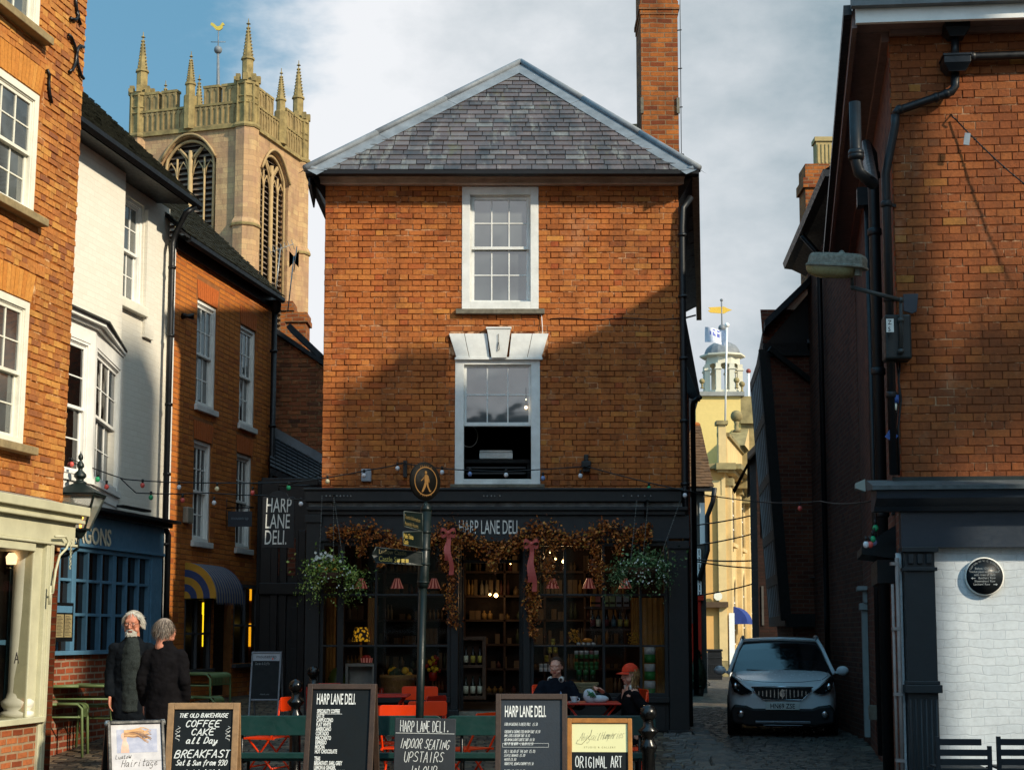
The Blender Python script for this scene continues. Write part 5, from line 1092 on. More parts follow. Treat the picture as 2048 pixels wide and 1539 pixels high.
# ---- back building seen in the gap
def gap():
    Y=27.5; o=at(548,900,Y); T=thing('rear_building','low rough brick building seen in the gap left of the deli','building',(o.x,Y,0))
    P=lambda x,y,Y_=Y:(at(x,y,Y_).x-o.x,at(x,y,Y_).z)
    a,_=P(530,700); b,_=P(665,700); zl=P(553,662)[1]; zr=P(640,722)[1]; k=(zr-zl)/(P(640,0)[0]-P(553,0)[0]); top=lambda u: zl+k*(u-P(553,0)[0])
    m=MB(); m.add([(a,0,0),(b,0,0),(b,0,top(b)),(a,0,top(a))],[(0,1,2,3)],0); bricks(m,a,b,2.0,top(a),(),seed=9,rough=.006,proud=.012,top=lambda u:top(u)+.03,bw=.21)
    m.add([(a,0,top(a)),(b,0,top(b)),(b,5,top(b)),(a,5,top(a))],[(0,1,2,3)],0)
    m.build('wall',[MORT,BR_GAP],T)
    r=MB(); r.add([(a,-.1,top(a)+.02),(b,-.1,top(b)+.02),(b,5,top(b)+.02),(a,5,top(a)+.02),(a,-.1,top(a)+.11),(b,-.1,top(b)+.11),(b,5,top(b)+.11),(a,5,top(a)+.11)],[(0,1,2,3),(4,7,6,5),(0,4,5,1)],0)
    p,q=P(580,655,Y+1),P(645,722,Y+1); r.beam((p[0],1,p[1]),(q[0],1,q[1]+.05),.5,.1,0); p=P(578,658,Y)
    r.build('roof',SLATE_D,T)
    # lean-to slate roof with lead flashing
    l=MB(); A=P(540,868); B=P(650,930); C=P(540,935,Y-1.8); D=P(650,985,Y-1.8)
    l.add([(A[0],-.02,A[1]),(B[0],-.02,B[1]),(D[0],-1.8,D[1]),(C[0],-1.8,C[1]),(C[0],-1.8,C[1]-.1),(D[0],-1.8,D[1]-.1)],[(3,2,1,0),(4,5,2,3)],0)
    for i in range(9):
        f=i/9; g=(i+1)/9
        for j in range(10):
            h0,h1=j/10+.004,(j+1)/10-.004
            def pt(f_,h_,e): 
                x=(A[0]*(1-f_)+C[0]*f_)*(1-h_)+(B[0]*(1-f_)+D[0]*f_)*h_; z=(A[1]*(1-f_)+C[1]*f_)*(1-h_)+(B[1]*(1-f_)+D[1]*f_)*h_
                return (x,-.02-1.78*f_,z+e)
            l.add([pt(f,h0,.015),pt(f,h1,.015),pt(g,h1,.04),pt(g,h0,.04)],[(3,2,1,0)],1)
    l.beam((A[0],-.06,A[1]+.04),(B[0],-.06,B[1]+.04),.12,.22,2)
    l.build('lean_to_roof',[SLATE_D,plain('lean_slates','#33363b',.6,var=.35,sc=9,bump=.3),LEAD],T)
    d=MB(); Y2=Y-1.8-Y; 
    d.box(C[0]-.2,D[0]+.2,Y2+.02,Y2+.1,0,D[1]+.2); d.build('lower_wall',CHAR,T)
    Yt=24.6; dy=Yt-Y
    g=MB(); q=lambda x,y:P(x,y,Yt)
    for x in (548,566,603): u=q(x,1200)[0]; g.box(u-.06,u+.06,dy-.06,dy,.5,q(x,1060)[1])
    g.box(q(540,0)[0],q(650,0)[0],dy-.1,dy,q(600,1182)[1]-.05,q(600,1165)[1]); g.box(q(540,0)[0],q(650,0)[0],dy,dy+.1,.4,q(600,1182)[1])
    g.box(q(540,0)[0],q(650,0)[0],dy,dy+.1,q(600,1182)[1],q(600,955)[1]); g.build('timber_front',BLK,T,bevel=.01)
    g=MB(); u0,z0=q(597,1200); u1,z1=q(636,1078); g.box(u0,u1,dy-.03,dy-.001,z0,z1); u0,z0=q(613,1075); u1,z1=q(632,1035); g.box(u0,u1,dy-.03,dy-.001,z0,z1,1); g.build('render_panel',[plain('beige_render','#6d5c48',.9,bump=.3),plain('amber_panel','#6a4818',.8)],T)
    g=MB(); u0,z0=q(560,1150); u1,z1=q(592,1075); g.box(u0-.1,u1,dy-.02,dy-.001,z0,z1); g.build('brick_panel',BU_DARK,T)
    g=MB(); u0,z0=q(570,1385); u1,z1=q(612,1200); g.box(u0,u1,dy-.02,dy-.001,z0,z1); g.box(u0+.08,u1-.08,dy-.035,dy-.021,z0+.1,z0+.7); g.box(u0+.08,u1-.08,dy-.035,dy-.021,z0+.8,z1-.1); g.build('door',CHAR,T,bevel=.005)
    # chimneys
    for k,(x0_,x1_,y0_,y1_,Yc,lab) in enumerate(((572,612,624,740,30,'square brick chimney stack in the gap below the church tower, the wider one'),(560,584,602,700,31,'taller narrow brick chimney stack just left of the wide one'))):
        a_=at(x0_,y1_,Yc); b_=at(x1_,y0_,Yc); t=thing('chimney_stack',lab,'chimney',(a_.x,Yc,a_.z-2)); w=b_.x-a_.x; h=b_.z-a_.z+2
        m=MB(); m.box(0,w,0,.6,0,h-.2); m.build('stack',BU_CHIM,t); m=MB(); m.box(-.04,w+.04,-.04,.64,h-.2,h-.1); m.box(-.02,w+.02,-.02,.62,h-.1,h); m.build('cap',BU_CHIM,t)
    # big hanging shop sign
    c=at(558,985,21.35); t=thing('hanging_sign','tall black HARP LANE DELI board hanging left of the shopfront','sign',c)
    h=.76; w=.22; m=MB(); n=8
    m.pr([(-w,-h),(w,-h),(w,-.06),(w*.6,-.05),(w*.45,.0),(0,.03),(-w*.45,0),(-w*.6,-.05),(-w,-.06)],-.02,.02); b_=m.build('board',plain('sign_board_black','#1a1b1d',.5,var=.1,bump=.03),t,bevel=.004)
    for i,s in enumerate(('HARP','LANE','DELI.')): text(s,b_,-.172+.0,-.024,-.27-i*.222,.285,LETW,xs=.50,ext=.003,sh=.03)
    m=MB(); m.tube([(0,0,.03),(0,0,.10),(.7,0.02,.10)],.014,6); m.tube([(.1,0,.1),(.7,0.02,.3)],.009,6); m.build('bracket',IRON,t)
gap()
# ================================================================== church tower
def church():
    A=R(17); Y0=95; c0=at(487,900,Y0)
    T=thing('church_tower','tall sandstone church tower with crocketed pinnacles rising behind the left roofs','church tower',(c0.x,Y0,0))
    t=NT('sandstone'); u=t.tc.outputs['UV']; b=t.N('TexBrick'); t.l.new(u,b.inputs[0]); b.inputs['Scale'].default_value=1; b.inputs['Brick Width'].default_value=.7; b.inputs['Row Height'].default_value=.34; b.inputs['Mortar Size'].default_value=.012
    b.inputs['Color1'].default_value=(0,0,0,1); b.inputs['Color2'].default_value=(1,1,1,1)
    o=t.ramp(b.outputs[0],[(0,'#a58360'),(.35,'#b28f68'),(.7,'#b8996e'),(1,'#98795a')]); o=t.mix(b.outputs['Fac'],o,col('#8c7156'))
    o=t.mix(t.math('MULTIPLY',t.rng(t.noise(1.3,8,.75,t.mp(scale=(1.5,1.5,.35))),.5,.68),.6),o,col('#6e5640')); o=t.mix(t.rng(t.noise(.55,7,.7),.45,.72),o,col('#9a7860')); sp=t.N('SeparateXYZ'); t.l.new(t.tc.outputs['Object'],sp.inputs[0])
    ST=t.done(o,.9,t.bump(t.noise(6,5,.7),.5,.05),spec=.2)
    LI=plain('lichened_sandstone','#8f7c50',.9,var=.5,sc=1.8,bump=.5,bsc=8,dirt=.25); LV=plain('louvre_dark','#3a302b',.9,bump=0); LVB=plain('louvre_board','#6e5f52',.9,bump=.1)
    W_=8.5
    # local frames: left face runs to (-cos,sin), right face to (sin,cos)
    du=Vector((-math.cos(A),math.sin(A),0)); dv=Vector((math.sin(A),math.cos(A),0))
    ML=Matrix.Translation(du*W_)@Matrix.Rotation(-A,4,'Z'); MR=Matrix.Rotation(PI/2-A,4,'Z')
    zst=at(487,250,Y0).z; zp=at(487,185,Y0).z; zlow=10
    zb1=at(487,412,Y0).z
    MB.GX=None
    core=MB(); P=[Vector((0,0,0)),dv*W_,dv*W_+du*W_,du*W_]; poly=[(p.x,p.y) for p in P]
    # faces with belfry openings
    def face(MX,px0,px1,ytop,ybase,right):
        MB.GX=MX; m=MB(); U0=W_*px0; U1=W_*px1; zt_=ytop; zb_=ybase; mid=(U0+U1)/2; sp_=zt_-(U1-U0)*.42
        hole=(U0,U1,zb_,sp_); sheet(m,0,W_,zlow,zst,[(U0,U1,zb_,zt_)],depth=.7)
        # spandrels around a four-centred arch
        n=12; arc=[]
        for i in range(n+1):
            f=i/n; x=U0+(U1-U0)*f; q=abs(2*f-1); arc.append((x,sp_+(zt_-sp_)*(1-q**2.2)*.98))
        for i in range(n): m.add([(arc[i][0],0,arc[i][1]),(arc[i+1][0],0,arc[i+1][1]),(arc[i+1][0],0,zt_),(arc[i][0],0,zt_)],[(0,1,2,3)]); m.add([(arc[i][0],0,arc[i][1]),(arc[i][0],.7,arc[i][1]),(arc[i+1][0],.7,arc[i+1][1]),(arc[i+1][0],0,arc[i+1][1])],[(0,1,2,3)])
        o=m.build('wall',ST,T)
        # tracery
        m=MB(); 
        for e,yy,r in ((.0,-.12,.09),(.25,.2,.10)):
            pts=[(x,yy,z+(-e if e else .12)) for x,z in arc]
            if e: pts=[(U0+e,yy,zb_)]+[(max(U0+e,min(U1-e,x)),yy,z-e) for x,z in arc]+[(U1-e,yy,zb_)]
            m.tube(pts,r,6,0)
        m.tube([(mid,.25,zb_),(mid,.25,zt_-.9)],.16,6); q=(U1-U0)/4
        m.tube([(mid,.25,sp_+.1),(mid-q*.8,.25,zt_-.75)],.1,6); m.tube([(mid,.25,sp_+.1),(mid+q*.8,.25,zt_-.75)],.1,6)
        for sgn in (-1,1):
            cx=mid+sgn*q
            m.tube([(cx,.3,zb_),(cx,.3,sp_+.3)],.07,5)
            hw=q*.9
            for s2 in (-1,1):
                c2=cx+s2*hw*.5; pts=[(c2-hw*.45,.3,sp_-.9),(c2-hw*.36,.3,sp_-.4),(c2,.3,sp_+.05),(c2+hw*.36,.3,sp_-.4),(c2+hw*.45,.3,sp_-.9)]; m.tube(pts,.055,5)
            m.tube([(cx-hw,.28,sp_-.7),(cx-hw*.7,.28,sp_+.3),(cx,.28,sp_+1.0),(cx+hw*.7,.28,sp_+.3),(cx+hw,.28,sp_-.7)],.07,5)
        m.build('tracery',plain('dressed_stone','#a48a62',.9,var=.25,sc=2,bump=.3,bsc=10),T)
        m=MB(); m.quad((U0,.68,zb_),(U1,.68,zb_),(U1,.68,zt_),(U0,.68,zt_),0); z=zb_
        while z<zt_-.4: m.add([(U0,.35,z),(U1,.35,z),(U1,.6,z+.25),(U0,.6,z+.25)],[(0,1,2,3)],1); z+=.36
        m.build('louvre',[LV,LVB],T)
        # string courses, parapet with blind panels and battlements
        m=MB(); m.box(-.1,W_+.1,-.18,0,zst-.1,zst+.14); m.build('string_course',LI,T)
        m=MB(); m.box(0,W_,.0,.45,zst+.14,zst+1.55); m.box(0,W_,-.10,.0,zst+1.5,zst+1.65,1); m.box(0,W_,.001,.46,zst+1.551,zst+1.66,1); m.box(0,W_,-.06,0,zst+.14,zst+.26)
        n=22
        for i in range(n+1): x=W_*i/n; m.box(x-.055,x+.055,-.07,-.0,zst+.26,zst+1.5,0 if right else 0)
        for i in range(n): x=W_*(i+.5)/n; m.add([(x-.15,-.05,zst+1.5),(x-.15,-.05,zst+1.15),(x,-.05,zst+1.4)],[(0,1,2)]); m.add([(x+.15,-.05,zst+1.5),(x,-.05,zst+1.4),(x+.15,-.05,zst+1.15)],[(0,1,2)])
        for c_ in (1.45,2.75,5.75,7.05):
            m.box(c_-.52,c_+.52,.0,.44,zst+1.66,zst+2.75); m.box(c_-.57,c_+.57,-.07,.5,zst+2.7,zst+2.86,1)
            for k in (-1,0,1): m.box(c_+k*.46-.05,c_+k*.46+.05,-.05,0,zst+1.66,zst+2.7,0)
            for k in (-1,1): m.add([(c_+k*.23-.18,-.04,zst+2.7),(c_+k*.23-.18,-.04,zst+2.4),(c_+k*.23,-.04,zst+2.62)],[(0,1,2)]); m.add([(c_+k*.23+.18,-.04,zst+2.7),(c_+k*.23,-.04,zst+2.62),(c_+k*.23+.18,-.04,zst+2.4)],[(0,1,2)])
        m.build('parapet',[plain('panel_stone','#8f7a52',.9,var=.4,sc=1.5,bump=.4,bsc=9),LI],T)
        pd=MB(); pd.box(0,W_,-.0+.0,.0,0,0) if False else None
        MB.GX=None
    zL1=at(375,272,Y0+1.2).z; zL0=at(400,520,Y0).z
    face(ML,.27,.73,zL1,zL0-3,False)
    face(MR,.19,.68,at(545,300,Y0+3).z,at(540,640,Y0+3).z-2,True)
    m=MB(); m.prz(poly,zlow-10,zlow); m.prz([(p.x*1,p.y) for p in [Vector((-.5,.8,0)),dv*(W_-.6)+du*.5,dv*(W_-.6)+du*(W_-.6),du*(W_-.6)+dv*.5]],zst,zst+.3)
    m.add([tuple(dv*W_+Vector((0,0,zlow))),tuple(dv*W_+du*W_+Vector((0,0,zlow))),tuple(dv*W_+du*W_+Vector((0,0,zst+1.6))),tuple(dv*W_+Vector((0,0,zst+1.6))),tuple(du*W_+Vector((0,0,zlow))),tuple(du*W_+Vector((0,0,zst+1.6)))],[(0,1,2,3),(1,4,5,2)])
    m.build('wall',ST,T)
    # corner turrets and pinnacles
    def pinn(m,x,y,z,r,hs,hp,n=8,mi=0):
        m.lathe([(r,0),(r,hs),(r*1.25,hs+.05),(r*1.15,hs+.2),(r*.95,hs+.22),(r*.10,hs+hp),(r*.1,hs+hp+.08),(r*.42,hs+hp+.14),(r*.1,hs+hp+.24),(.02,hs+hp+.5)],(x,y,z),n,mi,False)
        k=9
        for i in range(k):
            f=(i+.5)/k; rr=r*.95*(1-f)+r*.1*f
            for j in range(4):
                a=A+PI/4+j*PI/2; m.ball((x+math.cos(a)*(rr+.06),y+math.sin(a)*(rr+.06),z+hs+.22+(hp-.25)*f),.06,mi,5,3)
    tz=at(487,158,Y0).z
    for k,(q,full) in enumerate(((Vector((0,0,0)),1),(du*W_,1),(dv*W_,1),(du*W_+dv*W_,1))):
        q2=q-(du+dv)*0; inn=[(du+dv),(dv-du),(du-dv),-(du+dv)][k]*.45; c=q+inn
        m=MB(); r=.80
        m.lathe([(r,zst-13.5),(r,zst-6.55)],(c.x,c.y,0),8,0,False); 
        m.lathe([(r*1.12,zst-6.55-7),(r*1.12,zst-6.55),(r*1.25,zst-6.5),(r*1.22,zst-6.25),(r,zst-5.95),(r,zst+.0)],(c.x,c.y,0),8,0,False)
        m.lathe([(r*1.1,zst-.12),(r*1.16,zst),(r*1.1,zst+.16)],(c.x,c.y,0),8,1,False)
        m.lathe([(r*1.26,zst-6.5),(r*1.27,zst-6.38),(r*1.1,zst-6.15)],(c.x,c.y,0),8,1,False)
        m.build('corner_turret',[ST,LI],T)
        m=MB(); m.lathe([(r*.86,zst+.1),(r*.86,tz-.35),(r*.98,tz-.3),(r*.98,tz-.1),(r*.6,tz-.05)],(c.x,c.y,0),8,1,False)
        for j in range(8):
            a0=2*PI*j/8; p=(c.x+math.cos(a0)*r*.88,c.y+math.sin(a0)*r*.88)
            m.tube([(p[0],p[1],zst+.16),(p[0],p[1],tz-.2)],.08,5,1,False); m.box(p[0]-.14,p[0]+.14,p[1]-.14,p[1]+.14,tz-.12,tz+.34,1)
            for zz in (zst+1.5,tz-1.1): m.tube([(p[0],p[1],zz),(c.x+math.cos(a0+PI/4)*r*.88,c.y+math.sin(a0+PI/4)*r*.88,zz)],.06,4,1,False)
        for j in range(8):
            a0=2*PI*(j+.5)/8
            for zz in (zst+.3,zst+1.7,zst+2.2): pass
        pinn(m,c.x,c.y,tz-.1,.36,1.5 if k<3 else 1.3,2.3,8,1)
        m.build('pinnacle',[ST,LI],T)
    for q in (du*W_*.5,dv*W_*.52,du*W_*.5+dv*W_,dv*W_*.5+du*W_):
        m=MB(); m.lathe([(.42,zst+.1),(.42,zst+2.3),(.34,zst+2.35)],(q.x,q.y,0),8,0,False); pinn(m,q.x,q.y,zst+2.3,.30,.7,1.8); m.build('pinnacle',LI,T)
    # weather cock on its mast
    b=at(437,212,Y0+6); tp=at(437,60,Y0+6); m=MB(); m.tube([(b.x-c0.x,6,b.z-1),(tp.x-c0.x,6,tp.z-1.6)],[.16,.08],8); m.build('vane_mast',LEAD,T)
    m=MB(); z=at(437,100,Y0+6).z; x=tp.x-c0.x; m.ball((x,6,z),.28); m.tube([(x,6,z),(x,6,tp.z)],.04,6); m.tube([(x-.5,6,z+.55),(x+.5,6,z+.55)],.03,5); mo=m.build('vane_ball',LEAD,T)
    z=tp.z; m=MB(); m.pr([(x-.55,z+.35),(x-.35,z+.2),(x-.15,z-.02),(x+.1,z-.05),(x+.28,z+.1),(x+.3,z+.3),(x+.42,z+.32),(x+.36,z+.46),(x+.24,z+.5),(x+.12,z+.28),(x-.1,z+.22),(x-.3,z+.42),(x-.5,z+.5)],5.95,6.05); m.build('weathercock',GOLD,mo)
church()
# ================================================================== right side of the square
C4=(3.79,15.0)
F4=Fac(C4[0],C4[1],R(-5)); A5=math.atan2(-1,-.179); 
_far=(C4[0]+.179*9.0,C4[1]+9.0)
F5=Fac(_far[0],_far[1],A5)
L5=math.hypot(9.0,.179*9.0)
def right_house():
    F=F4; T=F.thing('corner_building','tall red brick corner building with white eaves over a slate blue shopfront at right','building')
    zt=F.z(1850,62); zs=F.z(1850,958); uR=4.5
    m=MB(); sheet(m,0,uR,zs-.1,zt,[]); bricks(m,0.0,uR,zs,zt,(),seed=21,rough=.003,proud=.005,bw=.228,bh=.075,jt=.006)
    m.quad((0,0,zt),(uR,0,zt),(uR,.3,zt),(0,.3,zt)); m.quad((uR,0,0),(uR,9,0),(uR,9,zt),(uR,0,zt),2); m.quad((.95,9,0),(uR,9,0),(uR,9,zt),(.95,9,zt),2)
    m.build('wall',[MORT_R,BR_RIGHT,BU_SIDE],T)
    # side wall down the lane in the local frame of the thing
    MS=Matrix.Translation((F5.x-F.x,F5.y-F.y,0)); MX=Matrix.Rotation(-F.a,4,'Z')@MS@Matrix.Rotation(A5,4,'Z')
    MB.GX=MX; m=MB(); sheet(m,0,L5,0,zt,[]); m.box(L5-.26,L5-.0,-.012,-.001,0,zt,1)
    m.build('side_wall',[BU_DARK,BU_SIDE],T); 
    ov=.33; ez=F.z(1771,48,.33)
    e=MB(); e.box(-.5,L5+.0,-ov,0,zt,zt+.03); e.box(-.5,L5+ov-.0,-ov-.05,-ov,ez-.02,ez+.16); e.box(-.5,L5+ov+.05,-ov-.13,-ov-.05,ez+.1,ez+.2,1); e.box(0,L5,-.08,-.001,zt-.1,zt-.001)
    e.build('eaves',[plain('mauve_eaves','#7d6660',.6,var=.2,bump=.15,dirt=.3),GUT],T)
    p=MB()
    def U5(px,py,o=.12): return F5.uz(px,py,o)
    def pp(pts,r,o=.12): p.tube([(U5(x,y,o)[0],-o,U5(x,y,o)[1]) for x,y in pts],r,12)
    # big vent pipe with swan neck, slim pipes beside it
    x,z=U5(1712,205,.45); x2,z2=U5(1745,300,.13)
    p.tube([(x,-.46,z),(x,-.46,z-.52),(x+.0,-.44,z-.62),(x+.0,-.33,z-.72),(x2,-.2,z2+.06),(x2,-.14,z2-.05),(x2,-.13,z2-.2),(x2,-.13,.1)],[.05,.05,.05,.052,.058,.06,.06,.06],12)
    for q in (z-.48,z-.45): p.lathe([(.062,-.03),(.07,0),(.062,.03)],(x,-.46,q),12)
    for q in (z2-.28,z2-.9,z2-2.4,z2-3.9): p.lathe([(.066,-.04),(.075,-.03),(.075,.03),(.066,.04)],(x2,-.13,q),12); p.beam((x2-.1,-.02,q),(x2+.1,-.02,q),.03,.03)
    p.build('vent_pipe',GUT,T); p=MB()
    a,z=U5(1730,378,.1); p.box(a-.09,a+.09,-.2,0,z-.22,z); p.tube([(a,-.08,z-.2),(a,-.08,.2)],.04,8)
    p.build('slim_pipe',GUT,T)
    w=MB(); a,z=U5(1727,970,.02); w.prx([(0,z-.1),(-.14,z-.05),(-.14,z+.02),(0,z+.08)],a-.12,a+.12); w.build('stone_bracket',OFFW,T)
    # white pilaster of a side door
    w=MB(); a,z=U5(1719,1178,.1); z0=U5(1719,1462,.1)[1]; w.box(a-.28,a+.28,-.14,0,z-.02,z+.04); w.box(a-.12,a+.12,-.08,0,z0,z-.28); w.box(a-.17,a+.17,-.11,0,z-.3,z-.2); w.box(a-.06,a+.2,-.06,0,z-.2,z-.02)
    w.build('door_pilaster',plain('dull_white_paint','#8f8f8c',.6,var=.15),T,bevel=.006)
    w=MB(); a,z=U5(1738,1425,.1); w.box(a-.12,a+.12,-.1,0,z-.08,z+.1); a,z=U5(1730,1495,.1); w.box(a-.5,a+.3,-.3,0,z-.08,z); w.build('step',STONE,T)
    d=MB(); a0,z0=U5(1760,1110,.15); a1=a0-.9; d.prx([(0,z0-.05),(-.35,z0),(-.35,z0+.08),(0,z0+.3)],a1,a0+.3); d.box(a1,a0+.3,-.2,0,z0-.3,z0-.06); d.build('shop_hood',BLK,T)
    MB.GX=None
    # front eaves
    e=MB(); e.box(-ov-.02,uR,-ov,0,zt-.0,zt+.03); e.box(-ov-.05,uR,-ov-.05,-ov+.0,ez,ez+.155,1); e.box(-ov-.1,uR,-ov-.14,-ov-.051,ez+.14,ez+.24,2)
    e.box(0,uR,-.07,-.001,zt-.05,zt-.001)
    e.build('eaves',[plain('mauve_eaves','#7d6660',.6),WHITE,plain('stone_gutter','#6c6f70',.6,var=.3)],T)
    # roof, its front peak out of view and raised to shade the deli
    r=MB(); zr=ez+.25; rdg=1.7
    r.add([(-ov-.1,-ov-.1,zr),(uR,-ov-.1,zr),(uR,1.2,zr+1.45),(1.2,1.2,zr+1.45),(2.2,3.6,zr+.9),(uR,3.6,zr+.9),(2.6,9,zr+.9),(uR,9,zr+.9),(1.2,9.2,zr)],[(0,1,2,3),(0,3,4,8),(3,2,5,4),(4,5,7,6),(4,6,8)],0); r.build('roof',SLATE_D,T)
    c=MB(); c.box(3.2,4.2,7.4,8.3,zr+.6,zr+2.2); c.box(3.15,4.25,7.35,8.35,zr+2.2,zr+2.4); c.build('chimney',BU_CHIM,T); c=MB(); c.box(.45,1.15,.5,1.25,zr+.3,zr+1.75); c.box(.42,1.18,.47,1.28,zr+1.75,zr+1.85); c.build('chimney',BU_CHIM,T)  # second chimney added above the view to shade the deli front
    # hoppers and pipes on the front
    h=MB(); o=.13; U=lambda x,y,o_=.13:F.uz(x,y,o_)
    def hop(x0_,x1_,y0_,y1_):
        a,z1=U(x0_,y0_); b,z0=U(x1_,y1_); zm=z1-(z1-z0)*.55
        h.box(a,b,-.24,-.02,zm,z1); vs=[(a,-.24,zm),(b,-.24,zm),(b,-.02,zm),(a,-.02,zm),(a+.05,-.2,z0),(b-.05,-.2,z0),(b-.05,-.05,z0),(a+.05,-.05,z0)]; h.add(vs,[(0,1,5,4),(1,2,6,5),(2,3,7,6),(3,0,4,7),(7,6,5,4)]); h.box(a-.01,b+.01,-.25,-.01,z1-.02,z1+.005)
    hop(1886,1937,46,76); h.build('hopper',plain('hopper_black','#14181c',.4,var=.2,bump=.03),T,bevel=.004); h=MB(); hop(1884,1938,116,146); h.build('hopper',plain('hopper_black','#14181c',.4),T,bevel=.004)
    h=MB(); P=lambda x,y:(U(x,y)[0],-.11,U(x,y)[1])
    h.tube([P(1911,74),P(1911,120)],.04,10); h.tube([P(1911,144),P(1911,172),P(1904,182),P(1893,187),P(1808,216),P(1796,220),P(1791,228)],.042,10)
    q=P(1791,228); q2=P(1789,948); h.tube([q,(q[0]-.0,-.1,q[2]-.1),(q2[0],-.08,q[2]-.6),(q2[0],-.08,q2[2])],.042,10); h.tube([P(1936,115),P(1945,112),(uR,-.11,P(1945,112)[2]+.02)],.04,10)
    for x,y in ((1945,112),(1893,187),(1873,194),(1800,218)): c_=P(x,y); h.ball(c_,.05)
    for k in range(4): h.lathe([(.05,-.03),(.056,-.02),(.056,.02),(.05,.03)],(q2[0],-.08,q[2]-.9-k*.95),10); h.beam((q2[0],-.08,q[2]-.9-k*.95),(q2[0]+.1,-.02,q[2]-.9-k*.95),.02,.03)
    h.build('rainwater_pipe',GUT,T)
    # cables and connectors down the corner
    h=MB(); P=lambda x,y,o_=.06:(F.uz(x,y,o_)[0],-o_,F.uz(x,y,o_)[1])
    h.tube([P(1800,720),P(1797,760),P(1802,800),P(1796,860),P(1798,950)],.012,6); h.tube([P(1792,720),P(1799,770),P(1794,830),P(1788,880),P(1792,930)],.008,6); h.build('cable',BLK,T)
    h=MB(); h.tube([P(1792,790,.09),P(1792,806,.09)],.03,8); h.tube([P(1790,806,.09),P(1789,820,.09)],.022,8,1); h.build('connector',[plain('connector_blue','#2a4a86',.5,bump=0),OFFW],T)
    h=MB(); a=P(1783,872,.1); h.X=Matrix.Translation(a)@Matrix.Rotation(.6,4,'Y'); h.box(-.05,.05,-.005,.005,-.04,.04); h.build('blue_tag',plain('connector_blue','#2a4a86',.5),T)
    # wire hooked to the wall running off to the right
    h=MB(); a=P(1908,236,.03); b=Vector(a)+Vector((1.2,-.42,-1.25)); h.tube([Vector(a).lerp(b,t)+Vector((0,0,-.12*math.sin(PI*t))) for t in [k/10 for k in range(11)]],.007,5); h.tube([(a[0]-.02,-.0,a[2]+.05),(a[0]-.02,-.06,a[2]),(a[0]+.02,-.06,a[2]-.03)],.008,5)
    for k in range(12): q=Vector(a).lerp(b,.15+k*.07); h.ball(q+Vector((0,0,-.12*math.sin(PI*(.15+k*.07)))),.013,0,6,4)
    h.build('wire',BLK,T); h=MB(); q=P(1934,278,.15); h.X=Matrix.Translation(q)@Matrix.Rotation(.15,4,'Y'); h.box(-.028,.028,-.003,.003,-.06,.06); h.build('tag_label',plain('grey_tag','#8d949a',.6,bump=0),T)
    # lower flashing and cornice, fascia
    o=.12; c=MB(); u0=F.u(1745,980,.4); zc1=F.z(1850,972,.4); zc0=F.z(1850,1005,.4); zf1=F.z(1850,1022,o); zf0=F.z(1850,1094,o)
    c.box(F.u(1785,960,.05),uR,-.06,0,zs-.04,zs+.02); c.build('lead_flashing',plain('green_black_paint','#16201f',.5,var=.3),T)
    c=MB(); c.prx([(0,zc1+.1),(0,zc1),(-.42,zc1-.03),(-.42,zc1+.01)],u0,uR); c.build('cornice_top',plain('worn_lead','#4a4e4f',.7,var=.4,sc=10,bump=.4),T)
    c=MB(); c.prx([(0,zc1-.001),(0,zf1),(-o-.06,zf1),(-o-.1,zf1+.04),(-.26,zc0-.0),(-.36,zc0+.05),(-.38,zc1-.035)],u0+.04,uR); c.build('cornice',SLATEP,T)
    f=MB(); f.box(F.u(1802,1060,o),uR,-o,0,zf0,zf1-.001); f.build('fascia_board',SLATEP,T)
    g0=0
    w=MB(); ub=F.u(1872,1250,.04); w.quad((ub-.1,.0,g0),(uR,0,g0),(uR,0,zf0),(ub-.1,0,zf0)); w.build('white_wall',WHITEW,T)
    pm=MB(); a,b=F.u(1813,1250,.2),F.u(1873,1250,.2); z_c=F.z(1840,1137,.2); z_l=F.z(1840,1378,.2)
    pm.box(a,b,-.2,0,g0,zf0); pm.box(a-.02,b+.02,-.23,0,z_c-.02,z_c+.015); pm.box(a-.03,b+.03,-.25,0,zf0-.05,zf0-.0)
    for k in range(3): x=a+(b-a)*(.2+.3*k); pm.box(x-.025,x+.025,-.235,-.2,z_c+.05,zf0-.07)
    pm.box(a-.03,b+.03,-.26,0,z_l-.03,z_l+.045); pm.box(a-.015,b+.015,-.23,0,z_l+.046,z_l+.08)
    for k in range(6): x=a+.02+(b-a-.04)*k/5.; pm.tube([(x,-.2,g0+.1),(x,-.2,z_l-.09)],.014,8)
    pm.box(a-.02,b+.02,-.23,0,0,.12)
    pm.build('pilaster',plain('pilaster_paint','#1c2226',.45,var=.15,bump=.06),T,bevel=.006)
    pm=MB(); a0=F.u(1797,1250,.08); pm.box(a0,a-.01,-.07,0,g0,zf0-.05); pm.build('rendered_jamb',WHITEW,T)
    pm=MB(); a0=F.u(1798,1250,.14); pm.tube([(a0,-.12,.1),(a0,-.12,zf0-.1)],.02,8); pm.tube([(a0-.045,-.1,.1),(a0-.045,-.1,zf0-.35)],.014,8)
    for k in range(4): pm.box(a0-.06,a0+.02,-.14,-.06,.4+k*.62,.43+k*.62)
    pm.build('pale_pipe',plain('grey_pink_paint','#857a76',.6),T)
    # round plaque
    PLT=plain('plaque_lettering','#9a9e9e',.6,bump=0)
    c=F.w(F.u(1968,1152,.02),.02,F.z(1968,1152,.02)); t=thing('wall_plaque','round black civic plaque with white rim on the white painted brick','plaque',c,F.a)
